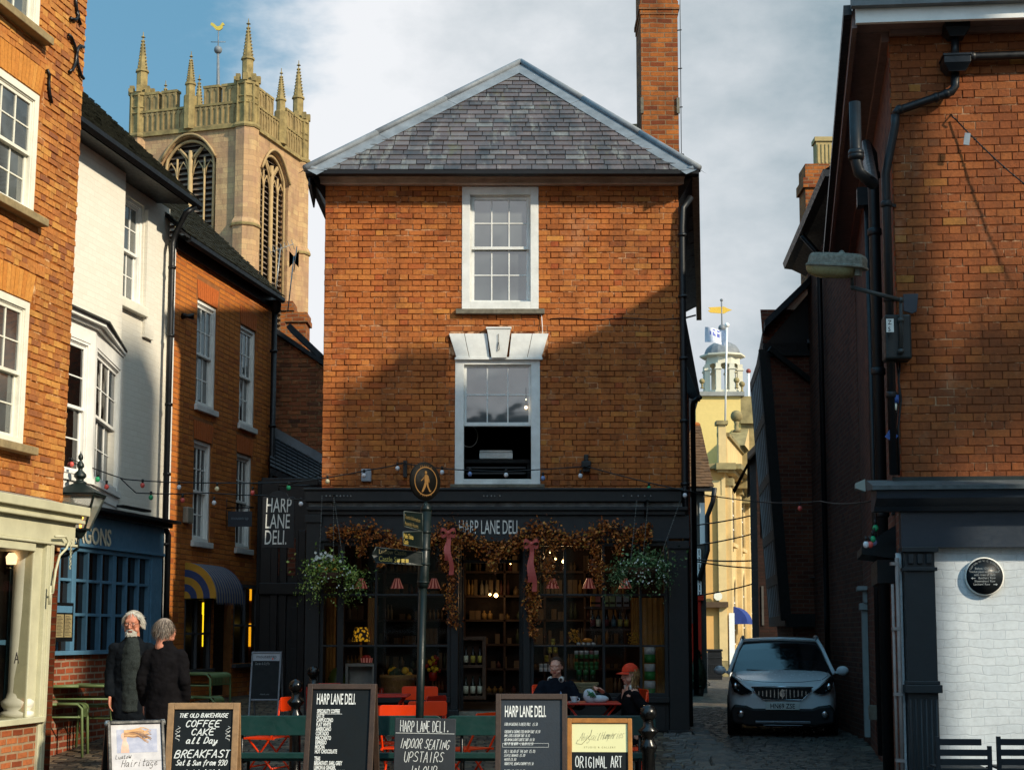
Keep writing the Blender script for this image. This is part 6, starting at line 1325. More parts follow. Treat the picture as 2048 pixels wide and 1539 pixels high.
    m=MB(); r=.185; m.X=Matrix.Rotation(PI/2,4,'X'); m.lathe([(r,0),(r,.02),(r-.012,.026)],(0,0,0),40); m.build('rim',LETW,t); m=MB(); m.X=Matrix.Rotation(PI/2,4,'X'); m.lathe([(r-.013,.0),(r-.013,.030)],(0,0,0),40); d=m.build('disc',plain('plaque_black','#10161c',.4,bump=0),t)
    y=-.0315
    for s,z in (('Before 1250 this',.065),('market place was extended',.035),('with rows of stalls',.005),('Butchers\' Row',-.025),('Shoemakers\' Row',-.055),('Lockiers\' Row',-.085)): text(s,d,{-.025:.02,-.085:-.03}.get(z,0),y,z,.030,PLT,xs=.9 if z!=.035 else .82,align='CENTER',ext=.0006)
    s='LUDLOW CIVIC SOCIETY'
    for i,ch in enumerate(s):
        a=PI/2-(i-(len(s)-1)/2)*.125; 
        if ch!=' ': text(ch,d,.15*math.cos(a)-.007,y,.15*math.sin(a)-.01,.024,PLT,ext=.0006)
    m=MB()
    for x,z,sg in ((-.10,-.018,-1),(.09,-.078,1)): m.pr([(x-.012*sg,z-.003),(x+.012*sg,z-.003),(x+.012*sg,z+.003),(x-.012*sg,z+.003)][::sg],y-.001,y); m.pr([(x+.012*sg,z-.011),(x+.03*sg,z),(x+.012*sg,z+.011)][::sg],y-.001,y)
    m.build('arrow',PLT,d)
right_house()
def lamp():
    F=F4; o=.25
    c=F.w(F.u(1798,675,.1),.1,F.z(1798,720,.1)); T=thing('street_lamp','old grey lichen-stained street lamp head on a bracket at the corner of the right building','street lamp',c,F.a)
    def Q(px,py,off): u,z=F.uz(px,py,off); u0=F.u(1798,675,.1); return (u-u0,-(off-.1),z-c.z)
    m=MB(); a=Q(1770,720,.2); b=Q(1820,630,.2); m.box(a[0],b[0],-.16,.08,a[2],b[2]); m.build('control_box',plain('box_green_black','#171d1d',.45,var=.2,bump=.05),T,bevel=.02)
    m=MB(); a=Q(1807,628,.1); b=Q(1836,588,.1); m.pr([(a[0],a[2]+.03),(a[0]+.08,a[2]),(b[0]-.02,a[2]+.02),(b[0],b[2]),(a[0],b[2])],-.02,.0); m.build('back_plate',SLATEP,T,bevel=.004)
    m=MB(); p0=Q(1802,640,.3); p1=Q(1802,600,.35); p2=Q(1705,575,.45); p3=Q(1703,545,.45); 
    m.tube([Q(1802,705,.3),p0,p1],.018,8); m.tube([p1,p2],.022,8); m.tube([p2,p3],.018,8); m.ball(p2,.026); m.ball(p1,.03)
    for q in (Q(1802,702,.3),p0): m.lathe([(.03,-.02),(.03,.02)],q,8)
    m.build('arm',plain('galvanised','#3b3f3f',.5,metal=.3,var=.4,bump=.1),T)
    a=Q(1617,520,.5); b=Q(1728,530,.42); L_=b[0]-a[0]; cx=(a[0]+b[0])/2; z0=Q(1672,548,.45)[2]; 
    LM=plain('lichen_housing','#77756a',.85,var=.5,sc=22,bump=.5,dirt=.55)
    MM=Matrix.Translation((cx,a[1],z0+.06))@Matrix.Rotation(-.5,4,'Z')@Matrix.Rotation(.17,4,'Y')
    m=MB(); m.X=MM; n=20; w2,h2=.29,.12
    def ring(sx,sy,z): return [(w2*sx*math.copysign(abs(math.cos(t))**.45,math.cos(t)),h2*sy*math.copysign(abs(math.sin(t))**.45,math.sin(t)),z) for t in [2*PI*k/n for k in range(n)]]
    rs=[ring(1.03,1.04,-.012),ring(1.03,1.04,.01),ring(.98,.97,.012),ring(.96,.94,.085),ring(.9,.86,.115),ring(.5,.5,.125)]; vs=sum(rs,[]); k=len(rs)
    m.add(vs,[(i*n+j,i*n+(j+1)%n,(i+1)*n+(j+1)%n,(i+1)*n+j) for i in range(k-1) for j in range(n)]+[tuple(range(n-1,-1,-1)),tuple(range((k-1)*n,k*n))],0)
    m.lathe([(.04,.1),(.03,.14),(.012,.16)],(.03,0,0),8); m.box(.2,.25,-.03,.03,-.08,-.01); m.build('lamp_housing',LM,T,bevel=.004)
    m=MB(); m.X=MM; vs=[];rs=[ring(.86*f,.86*f,z) for f,z in ((1,-.013),(.97,-.05),(.85,-.085),(.6,-.105),(.2,-.112))]
    rs=[[(x-.05,y,z) for x,y,z in r_] for r_ in rs]; vs=sum(rs,[]); k=len(rs)
    m.add(vs,[((i+1)*n+j,(i+1)*n+(j+1)%n,i*n+(j+1)%n,i*n+j) for i in range(k-1) for j in range(n)]+[tuple(range((k-1)*n,k*n))],0,True); m.build('diffuser',plain('yellowed_bowl','#77704e',.3,var=.2,bump=.02),T)
    m=MB(); a=Q(1772,664,.365); b=Q(1784,640,.365); z_=a[2]; m.box(a[0]+.005,a[0]+.075,-.262,-.2605,z_,z_+.13); s=m.build('sticker',LETW,T)
    bx=Q(1770,720,.2); 
    text('Z',s,a[0]+.02,-.2635,z_+.075,.06,INK,xs=.9); text('S',s,a[0]+.02,-.2635,z_+.01,.06,INK,xs=.9)
    s.parent=T
lamp()
# ---- brown brick building further down the lane
def lane_right():
    # second brown wall
    yA,yB=23.6,29.6; X=lambda y:3.62+.072*y
    A=math.atan2(-1,-.072); F=Fac(X(yB),yB,A); T=F.thing('brown_brick_house','tall dark brown brick house with black gutter down the lane on the right','building')
    Lw=math.hypot(yB-yA,.072*(yB-yA)); zt=F.z(1703,252,.35)+.05
    m=MB(); sheet(m,0,Lw,0,zt,[]); m.quad((0,0,0),(0,0,zt),(0,6,zt),(0,6,0)); m.quad((Lw,0,zt),(Lw,0,0),(Lw,6,0),(Lw,6,zt)); m.quad((0,6,0),(0,6,zt),(Lw,6,zt),(Lw,6,0))
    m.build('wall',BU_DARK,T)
    g=MB(); g.prx([(0,zt),(0,zt-.22),(-.28,zt-.08),(-.42,zt-.06),(-.45,zt+.05)],-.2,Lw); g.build('gutter',GUT,T)
    g=MB(); a,z=F.uz(1634,445,.1); g.tube([(a+.1,-.38,zt-.1),(a,-.1,zt-.4),(a,-.08,zt-.7),(a,-.08,.3)],.05,8); g.build('downpipe',GUT,T)
    r=MB(); r.add([(-.2,-.42,zt+.05),(Lw,-.42,zt+.05),(Lw,3,zt+2.2),(-.2,3,zt+2.2)],[(0,1,2,3)]); r.build('roof',SLATE_D,T)
    w=MB(); a,z=F.uz(1697,380,.0); w.pr([(a-.5,z-.9),(a+.5,z-.9),(a+.5,z+.1),(a+.35,z+.45),(a,z+.6),(a-.35,z+.45),(a-.5,z+.1)],-.02,.02); w.build('blind_window',DARK,T)
    w=MB(); a,z=F.uz(1697,342,.0)
    for k in range(5): w.tube([(a-.2+.05*k,-.02,z+.05),(a-.22+.07*k,-.1,z-.1)],.018,5)
    w.build('bracket_stub',IRON,T)
    # chimney with pale pot
    c0=at(1640,440,31); T=thing('chimney_stack','brick chimney with a pale fluted pot above the brown house','chimney',(c0.x,31,c0.z-3))
    m=MB(); w=at(1668,440,31).x-at(1622,440,31).x; x0_=at(1622,440,31).x-c0.x; h=at(1640,328,31).z-c0.z+3
    m.box(x0_-.1,x0_+w*.8,0,.7,0,h-.5); m.box(x0_-.15,x0_+w*.85,-.05,.75,h-.5,h-.3); m.box(x0_-.1,x0_+w*.85,-.02,.7,h-.3,h); m.build('stack',BU_CHIM,T)
    PT=plain('pale_clay','#a79263',.8,var=.2,bump=.2); m=MB(); px=at(1650,300,31).x-c0.x; ph=at(1640,268,31).z-at(1640,325,31).z
    m.box(px-.16,px+.16,.1,.42,h,h+ph*.85); m.box(px-.19,px+.19,.07,.45,h+ph*.85,h+ph)
    for k in range(4): m.box(px-.12+.08*k-.015,px-.12+.08*k+.015,.08,.1,h+.05,h+ph*.75)
    m.build('chimney_pot',PT,T)
    # timber framed jettied house
    Y=29.6; o=at(1583,1240,Y); F=Fac(o.x,Y,0,-.062); T=F.thing('timber_house','dark jettied timber framed house with pale panels down the lane','building')
    zt=F.z(1548,700); z0=F.z(1580,1240); w=F.u(1642,900); dL=4.6; sk=.10
    m=MB(F.lean); m.quad((0,0,z0),(w+.5,0,z0),(w+.5,0,zt+.8),(0,0,zt+.8)); m.quad((w+.5,.1,0),(w+.5,.1,z0),(.15,.1,z0),(.15,.1,0)); m.add([(.15,.1,0),(.15+sk*dL,dL,0),(.15+sk*dL,dL,z0),(.15,.1,z0)],[(0,3,2,1)]); m.add([(0,0,z0),(sk*dL,dL,z0),(.9+sk*dL,dL,z0),(.9,0,z0)],[(0,1,2,3)]); m.build('wall',BU_DARK,T)
    m=MB(F.lean); P=lambda f,z:(sk*dL*f,dL*f,z)
    m.quad(P(0,z0),P(0,zt),P(1,zt),P(1,z0)); m.build('render_panel',plain('grey_render','#8c9298',.9,var=.25,sc=3,bump=.3),T)
    m=MB(F.lean)
    for f in [k/9 for k in range(10)]: m.beam(Vector(P(f,z0))+Vector((.015,0,0)),Vector(P(f,zt))+Vector((.015,0,0)),.04,.09)
    for g in (0,.16,.33,.55,.78,1): z=z0+(zt-z0)*g; m.beam(Vector(P(0,z))+Vector((.01,-.05,0)),Vector(P(1,z))+Vector((.01,0,0)),.05,.2)
    m.beam((0,-.04,z0),(0.,-.04,zt),.2,.1); m.beam((0,-.05,z0),(w,-.05,z0),.1,.25); m.beam((0,-.05,zt-.0),(w+.3,-.05,zt+.0),.1,.25)
    a,za=F.uz(1530,655,.6); b,zb=F.uz(1640,548,.6); 
    m.beam((a+.1,-.3,za-.35),(w,-.02,za-1.0),.08,.1); m.build('timber_frame',plain('black_timber','#141210',.7,var=.4,sc=8,bump=.4),T)
    m=MB(F.lean); 
    far=at(1512,748,34.4); fx=far.x-F.x-F.lean*far.z; 
    m.add([(a,-.6,za),(b,-.6,zb),(b+.6,-.6,zb+.5),(b+.9,4.4,zb+.5),(b+.3,4.4,zb),(fx,34.4-Y,far.z),(a,-.6,za+.14),(b,-.6,zb+.14),(b+.9,4.4,zb+.64),(fx,34.4-Y,far.z+.14)],[(0,1,4,5),(6,9,4,7),(0,6,7,1),(0,5,9,6)]); m.build('roof',SLATE_D,T)
    m=MB(F.lean); m.add([(a+.1,-.02,za-.2),(w+.5,-.02,za-.2),(w+.5,-.02,zb+.3),(b,-.02,zb-.1)],[(0,1,2,3)]); m.build('gable',BLK,T)
    m=MB(F.lean); x,z=F.uz(1620,690,.02); m.box(x-.07,x+.07,-.1,0,z-.1,z+.1); x,z=F.uz(1630,1155,.02); m.lathe([(.01,0),(.1,0.0),(.1,.02)],(x,-.05,z),10); m.build('small_fitting',plain('dull_fitting','#55585a',.6,bump=0),T)
    # last dark house on the right
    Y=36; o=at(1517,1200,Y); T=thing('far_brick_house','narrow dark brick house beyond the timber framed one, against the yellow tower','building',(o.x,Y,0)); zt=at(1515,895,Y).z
    m=MB(); m.box(0,4,0,1,0,zt); m.add([(0,0,0),(0,0,zt),(1.6,10,zt),(1.6,10,0)],[(0,1,2,3)]); m.build('wall',brickuv('shade_dark_brick',[(0,'#241410'),(.5,'#2e1a14'),(1,'#38201a')],'#2a201a'),T)  # brick darkened in its colour so the sunlit wall reads as shaded
    m=MB(); m.add([(-.25,-.3,zt-.3),(.6,-.3,zt+.55),(2.6,9,zt+.55),(1.3,10,zt-.3),(-.25,-.3,zt-.15),(.6,-.3,zt+.7)],[(0,1,2,3),(0,4,5,1),(0,3,2,5,4)]); z1=at(1502,968,Y).z; m.add([(-.35,1.5,z1),(.15,1.5,z1+.9),(.3,2.5,z1+.9),(-.15,2.5,z1)],[(0,1,2,3)]); m.build('roof',SLATE_D,T)
    for y_ in (1005,1180): m=MB(); p=at(1525,y_,Y); m.box(p.x-o.x-.03,p.x-o.x+.02,-.03,0,p.z-.8,p.z+.1); m.build('window_frame',plain('dull_window_paint','#55524e',.6),T)
lane_right()
# ---- left flank of the lane
def lane_left():
    Y=29; o=at(1383,1200,Y); T=thing('lane_house','dark house with a steep roof edge just behind the deli on the lane','building',(o.x,Y,0))
    zt=at(1383,785,Y).z; e=at(1400,783,Y-.4); k=at(1371,632,Y-.4)
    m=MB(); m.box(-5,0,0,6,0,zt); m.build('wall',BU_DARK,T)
    m=MB(); a=(e.x-o.x,-.4,e.z-.05); b=(k.x-o.x,-.4,k.z); c=(k.x-o.x-1.2,-.4,k.z+2.2)
    m.add([a,b,c,(c[0],6,c[2]),(b[0]+.5,6,b[2]),(a[0]+.5,6,a[2]),(a[0],-.4,a[2]-.14),(b[0]-.25,-.4,b[2]-.2),(0,0,zt-.1),(-.6,-.0,zt+2)],[(0,1,4,5),(1,2,3,4),(0,6,7,1),(6,8,9,7)]); m.build('roof',SLATE_D,T)
    m=MB(); m.tube([(a[0],-.4,a[2]-.05),(a[0]-.1,-.2,a[2]-.12),(.06,-.08,zt-.3),(.06,-.08,.5)],.05,8); m.build('downpipe',GUT,T)
    m=MB(); p=at(1383,1010,Y); m.box(.0,.08,.5,.9,p.z-2.2,p.z+.2); m.build('window_frame',plain('dull_white_paint','#8f8f8c',.6),T)
    # tiled house in the sun
    Y=43; o=at(1384,1200,Y); T=thing('tiled_house','small house with a brown tiled roof in front of the yellow tower','building',(o.x,Y,0))
    P=lambda x,y,Y_=Y:(at(x,y,Y_).x-o.x,at(x,y,Y_).z)
    zr=P(1400,850,Y+2.6)[1]; ze=P(1420,975)[1]; xr=P(1424,900)[0]
    t=MB(); t.add([(-2,-.2,ze-.05),(xr,-.2,ze-.05),(xr,2.6,zr-.02),(-2,2.6,zr-.02),(-2,5,ze),(xr,5,ze)],[(0,1,2,3),(3,2,5,4)],1); tile_roof(t,-1.5,xr,-.25,ze,2.6,zr,0,0,step=.16)
    for i in range(9): t.ball((xr-.15-i*.32,2.6,zr+.02),.10,2,8,5,(1.6,1,.8))
    t.build('roof',[plain('brown_tiles','#5c4128',.9,var=.5,sc=6,bump=.6,bsc=30),SLATE_D,plain('ridge_orange','#9a5a28',.9)],T)
    m=MB(); xw=P(1411,1100)[0]; m.box(-2,xw,0,5,0,ze); m.build('wall',plain('grey_house_wall','#4a463f',.8),T)
    m=MB(); m.tube([(xr+.02,-.3,ze-.03),(xw+.2,-.2,ze-.4),(xw+.05,-.1,ze-.8),(xw+.05,-.1,P(0,1100)[1]),(xw-.2,-.1,P(0,1160)[1])],.07,7); m.box(-2,xr,-.32,-.2,ze-.12,ze-.04); m.build('gutter',GUT,T)
    m=MB(); a=P(1387,1195); b=P(1400,1098); m.box(a[0],b[0]+.05,-.03,0,a[1],b[1]); 
    n=7
    for i in range(4): x=a[0]+(b[0]-a[0])*i/3; m.box(x-.02,x+.02,-.05,-.03,a[1],b[1],1)
    for i in range(n+1): z=a[1]+(b[1]-a[1])*i/n; m.box(a[0],b[0],-.052,-.031,z-.02,z+.02,1)
    m.build('window',[GLASSD,WHITE],T); m=MB(); a=P(1400,1088); b=P(1409,1005); m.box(a[0],b[0],-.03,0,a[1],b[1]); m.build('white_shutter',WHITE,T)
    m=MB(); a=P(1388,1310); b=P(1402,1200); m.box(a[0]-.3,a[0]+.04,-.15,0,a[1]-.5,b[1]); m.box(a[0]+.1,b[0]-.02,-.15,0,a[1]-.5,b[1],0); m.box(a[0]+.04,a[0]+.1,-.1,0,a[1]-.5,b[1],1); m.box(a[0]-.3,b[0]+.05,-.2,0,b[1],b[1]+.15); m.build('red_shopfront',[plain('red_shop_paint','#b8240e',.45,bump=0),WHITE],T)
    c=at(1396,1349,41); t=thing('potted_conifer','small dark green cone shaped tree at the foot of the lane','plant',(c.x,41,0))
    m=MB(); rr=random.Random(4)
    for k in range(260):
        h=rr.random(); a=rr.random()*6.28; r=.26*(1-h)+.03; p=Vector((math.cos(a)*r,math.sin(a)*r,.25+h*.95)); d=Vector((rr.uniform(-1,1),rr.uniform(-1,1),rr.uniform(-.5,1))).normalized()*.07; q=d.cross(Vector((.3,.2,1))).normalized()*.035
        m.add([p-q,p+q,p+d],[(0,1,2)])
    m.lathe([(.2,.2),(.22,.6),(.03,1.15)],(0,0,0),8); m.build('foliage',plain('conifer_green','#1f2a14',.8,var=.5),t); m=MB(); m.lathe([(.13,0),(.17,.25)],(0,0,0),12); m.build('pot',plain('grey_pot','#3a3835',.8),t)
lane_left()
# ---- the yellow clock building closing the lane
def buttercross():
    Y=60; o=at(1456,1350,Y); T=thing('yellow_market_hall','cream yellow classical hall with a domed cupola in sunlight at the end of the lane','building',(o.x,Y,0))
    YS=plain('yellow_stone','#cdb27e',.85,var=.2,sc=1.5,bump=.2,bsc=12); YP=plain('ochre_render','#c89a5a',.85,var=.12,sc=1,bump=.1); YD=plain('weathered_cornice','#8c7d56',.85,var=.4,sc=3,bump=.3); YB=plain('yellow_block','#d2b874',.85,var=.06,bump=.05); SG=plain('grey_stone_trim','#8d8d88',.8,var=.3,sc=2); CW=plain('cupola_white','#ccc6b2',.6,var=.08)
    P=lambda x,y,Y_=Y:(at(x,y,Y_).x-o.x,at(x,y,Y_).z)
    xl=P(1395,1000)[0]; zc=P(1440,928)[1]; zp=P(1440,842)[1]; ang=math.atan2(12,2.9)
    zq=P(1440,945)[1]
    m=MB(); m.quad((xl,0,0),(0,0,0),(0,0,zc),(xl,0,zc),0)
    m.box(P(1428,0)[0],0,-.08,0,0,zq-.2,1); m.box(-.32,-.02,-.16,-.08,.6,zq-.9,1); m.box(P(1428,0)[0]-.1,.0,-.14,0,0,1.0,2)
    m.box(xl,P(1428,0)[0],-.05,-0,zq-.9,zq-.3,1); m.box(xl,.0,-.04,-0,0,.7,2)
    m.quad((xl,0,zc),(0,0,zc),(2.5,12,zc),(xl,12,zc),1)
    m.build('wall',[YP,YS,YD],T)
    c=MB(); c.box(P(1428,0)[0]-.15,.1,-.3,0,zq,zc-.25); c.box(P(1428,0)[0]-.25,.35,-.55,0,zc-.25,zc,1); c.box(xl,P(1428,0)[0]-.25,-.3,0,zc-.2,zc,1); c.box(P(1428,0)[0]-.1,0.05,-.15,.3,zc,zp-.15,0); c.box(P(1428,0)[0]-.18,.12,-.25,.35,zp-.15,zp,1); c.build('parapet',[YS,YD],T)
    # receding front with arched windows, pilasters and cornice
    MX=Matrix.Rotation(math.atan2(12,2.95),4,'Z'); MB.GX=MX; Lw=12.4
    w=MB(); w.quad((0,0,0),(Lw,0,0),(Lw,0,zc),(0,0,zc),0)
    for k in range(4): x=.1+k*3.9; w.box(x,x+.55,-.2,0,.8,zq-.5,0); w.box(x-.05,x+.6,-.3,0,zq-.5,zq-.2,1); w.box(x-.06,x+.61,-.3,0,0,.8,1)
    w.box(0,Lw,-.35,0,zq,zc-.2,0); w.box(-.1,Lw,-.65,0,zc-.2,zc,1); w.box(0,Lw,-.1,.2,zc,zp-.6,0); w.box(0,Lw,-.2,.3,zp-.6,zp-.45,1); w.box(3.7,8.5,-.5,0,zc-.6,zc+.15,1)
    w.add([(4.2,-.4,zp-.45),(8.2,-.4,zp-.45),(6.2,-.4,zp+.5)],[(0,1,2)],0); w.add([(4.2,-.4,zp-.45),(6.2,-.4,zp+.5),(6.2,.3,zp+.5),(4.2,.3,zp-.45)],[(0,1,2,3)],1)
    w.build('side_wall',[YS,YD],T)
    for k in range(3):
        x=1.4+k*3.9
        for z0,h in ((5.2,2.0),(1.2,2.3)):
            if z0<2 and k==0: h=1.9
            g=MB(); n=8; pts=[(x,z0),(x+1.3,z0)]+[(x+.65+.65*math.cos(a),z0+h+.65*math.sin(a)) for a in [PI*i/n for i in range(n+1)]]; g.pr(pts,-.03,0,0)
            g.tube([(x-.08,-.05,z0)]+[(x+.65-.73*math.cos(a),-.05,z0+h+.73*math.sin(a)) for a in [PI*i/n for i in range(n+1)]]+[(x+1.38,-.05,z0)],.09,6,1); g.box(x-.2,x+1.5,-.2,0,z0-.15,z0,1)
            for q in (.43,.87): g.box(x+q-.03,x+q+.03,-.05,-.03,z0,z0+h,2)
            for q in range(4): g.box(x,x+1.3,-.052,-.031,z0+q*h/3.5,z0+q*h/3.5+.05,2)
            g.build('window',[GLASSD,YS,WHITE],T)
    a=MB(); 
    for i in range(8):
        t0,t1=PI/2*i/8,PI/2*(i+1)/8; a.add([(.4,-.75*math.sin(t0),2.0+.7*math.cos(t0)),(2.6,-.75*math.sin(t0),2.0+.7*math.cos(t0)),(2.6,-.75*math.sin(t1),2.0+.7*math.cos(t1)),(.4,-.75*math.sin(t1),2.0+.7*math.cos(t1)),(.4,0,2.0)],[(0,3,2,1),(0,4,3)])
    a.build('blue_awning',plain('awning_royal_blue','#24397c',.7,bump=0),T)
    MB.GX=None
    # ledge, notice box, base details on the left face
    d=MB(); a=P(1402,1214); b=P(1454,1203); d.box(a[0],b[0],-.35,0,a[1],b[1]); d.build('ledge',plain('ledge_brown','#4a3826',.8),T)
    d=MB(); a=P(1434,1192); d.X=Matrix.Translation((a[0],-.25,a[1]))@Matrix.Rotation(PI/2,4,'X')@Matrix.Rotation(PI/8,4,'Z'); d.lathe([(.17,0),(.17,.08)],(0,0,0),8,0,False); d.build('octagon_sign',OFFW,T)
    d=MB(); a=P(1459,1345); b=P(1468,1225); d.box(a[0],b[0],-.1,-.0,0,b[1]); d.build('white_post',WHITE,T)
    # yellow block and cupola
    Y2=66; x0_,x1_=P(1392,850,Y2)[0],P(1482,850,Y2)[0]; zb0=zc-1; zb1=P(1440,792,Y2)[1]
    m=MB(); m.box(x0_,x1_,Y2-Y,Y2-Y+4,zb0,zb1); m.build('tower_block',YB,T); m=MB(); m.box(x0_-.1,x1_+.15,Y2-Y-.15,Y2-Y+4.1,zb1,zb1+.18); m.box(x1_,x1_+.7,Y2-Y,Y2-Y+4,zb0,zb1-.0,1); m.box(x1_-.05,x1_+.8,Y2-Y-.2,Y2-Y+4,zb1-1.2,zb1-1.05,1); m.build('block_cornice',[SG,YD],T)
    Y3=68; cx,zz=P(1446,790,Y3); k=FPX/Y3; zt_=P(1446,716,Y3)[1]; yy=Y3-Y; r=.78
    m=MB(); m.lathe([(r+.12,zz-.2),(r+.12,zz+.12),(r+.02,zz+.14)],(cx,yy,0),8,0,False)
    for j in range(8):
        a=PI/8+j*PI/4; x=cx+math.cos(a)*r; y=yy+math.sin(a)*r; m.box(x-.11,x+.11,y-.11,y+.11,zz,zt_-.35); m.box(x-.15,x+.15,y-.15,y+.15,zt_-.62,zt_-.55); m.box(x-.15,x+.15,y-.15,y+.15,zz,zz+.12)
        a2=a+PI/4; x2=cx+math.cos(a2)*r; y2=yy+math.sin(a2)*r; pv=(x,y,zt_-.55)
        for i in range(6):
            t0,t1=PI*i/6,PI*(i+1)/6; f=lambda t:(1-math.cos(t))/2
            m.add([(x+(x2-x)*f(t0),y+(y2-y)*f(t0),zt_-.6+.28*math.sin(t0)),(x+(x2-x)*f(t1),y+(y2-y)*f(t1),zt_-.6+.28*math.sin(t1)),(x+(x2-x)*f(t1),y+(y2-y)*f(t1),zt_),(x+(x2-x)*f(t0),y+(y2-y)*f(t0),zt_)],[(0,1,2,3)])
    m.lathe([(r+.1,zt_-.02),(r+.24,zt_+.03),(r+.24,zt_+.1),(r,zt_+.12)],(cx,yy,0),8,0,False); m.build('cupola',CW,T)
    m=MB(); zd=P(1446,684,Y3)[1]; h=zd-zt_-.1
    m.lathe([(r*1.02*math.cos(a)+.01,zt_+.12+h*math.sin(a)) for a in [PI/2*i/8 for i in range(9)]],(cx,yy,0),16,0,False); zb_=P(1446,656,Y3)[1]; m.tube([(cx,yy,zd),(cx,yy,P(0,600,Y3)[1])],.035,6); m.ball((cx,yy,zb_),.17); m.ball((cx,yy,P(0,600,Y3)[1]),.07)
    d=m.build('dome',plain('dome_lead','#77797c',.5,var=.3,sc=4,bump=.1),T)
    m=MB(); z=P(0,620,Y3)[1]; m.pr([(cx-.6,z+.12),(cx-.5,z+.02),(cx-.62,z-.02),(cx-.5,z-.12),(cx+.1,z-.16),(cx+.28,z-.06),(cx+.46,z+.0),(cx+.28,z+.07),(cx+.1,z+.16)],yy-.02,yy+.02); m.build('weather_vane',GOLD,d)
    # stone balls and urn shapes
    for x,y,Y_,r_,l in ((1473,832,61,.24,0),(1484,768,66,.13,0),(1473,760,66,.13,0),(1404,762,66,.12,0)):
        a=P(x,y,Y_); m=MB(); m.ball((a[0],Y_-Y,a[1]),r_); m.lathe([(r_*.8,-r_*2.6),(r_*.4,-r_*2.2),(r_*.3,-r_*1.5),(r_*.5,-r_*.9)],(a[0],Y_-Y,a[1]),8); m.build('stone_ball',YD,T)
    # flag and poles
    b=at(1450,840,62); t_=at(1454,650,62); t=thing('flagpole','white flagpole with a pale flag bearing a violet emblem before the cupola','flagpole',b)
    m=MB(); m.tube([(0,0,-.3),t_-b],.038,8); m.ball(t_-b,.1); m.build('pole',WHITE,t)
    m=MB(); V={}; nx,nz=14,8; q=t_-b
    for i in range(nx+1):
        for j in range(nz+1): f=i/nx; g=j/nz; V[i,j]=(q.x-.05-f*.85,.12*math.sin(f*6+g),q.z-.2-g*.62-(-.12*f)+(.12*f*math.sin(g*3)) )
    for i in range(nx):
        for j in range(nz): f=(i+.5)/nx-.5; g=(j+.5)/nz-.45; rr=math.hypot(f*1.2,g); m.add([V[i,j],V[i,j+1],V[i+1,j+1],V[i+1,j]],[(0,1,2,3)],1 if (rr<.36 and rr>.12 and (i*j+i)%3) else 0,True)
    m.build('flag',[plain('flag_white','#c3c6d2',.8,bump=0),plain('flag_violet','#5b62a8',.8,bump=0)],t)
    b=at(1496,842,67); t_=at(1497,742,67); o_=MB(); o_.tube([(0,0,0),t_-b],.06,8); o_.ball(t_-b,.11,1); oo=o_.build('flagpole',[WHITE,plain('pole_red','#8c3c30',.5,bump=0)],None); oo.location=b; tag(oo,'short bare white pole with a red knob right of the cupola','flagpole')
    # bin
    c=at(1429,1347,56); t=thing('litter_bin','black ridged litter bin standing against the yellow wall at the lane end','bin',(c.x,56,0)); m=MB(); w=.25; m.box(-w,w,-.2,.2,0,.95)
    for z in (.1,.5,.75): m.box(-w-.02,w+.02,-.22,.22,z,z+.04)
    for k in range(7): m.box(-w+.03+k*.07,-w+.06+k*.07,-.215,-.2,.14,.5)
    m.build('body',BLK,t,bevel=.01); m=MB(); m.box(-w-.03,w+.03,-.23,.23,1.0,1.08); m.box(-w,w,-.2,-.0,.95,1.0); m.build('lid',BLK,t,bevel=.02)
buttercross()
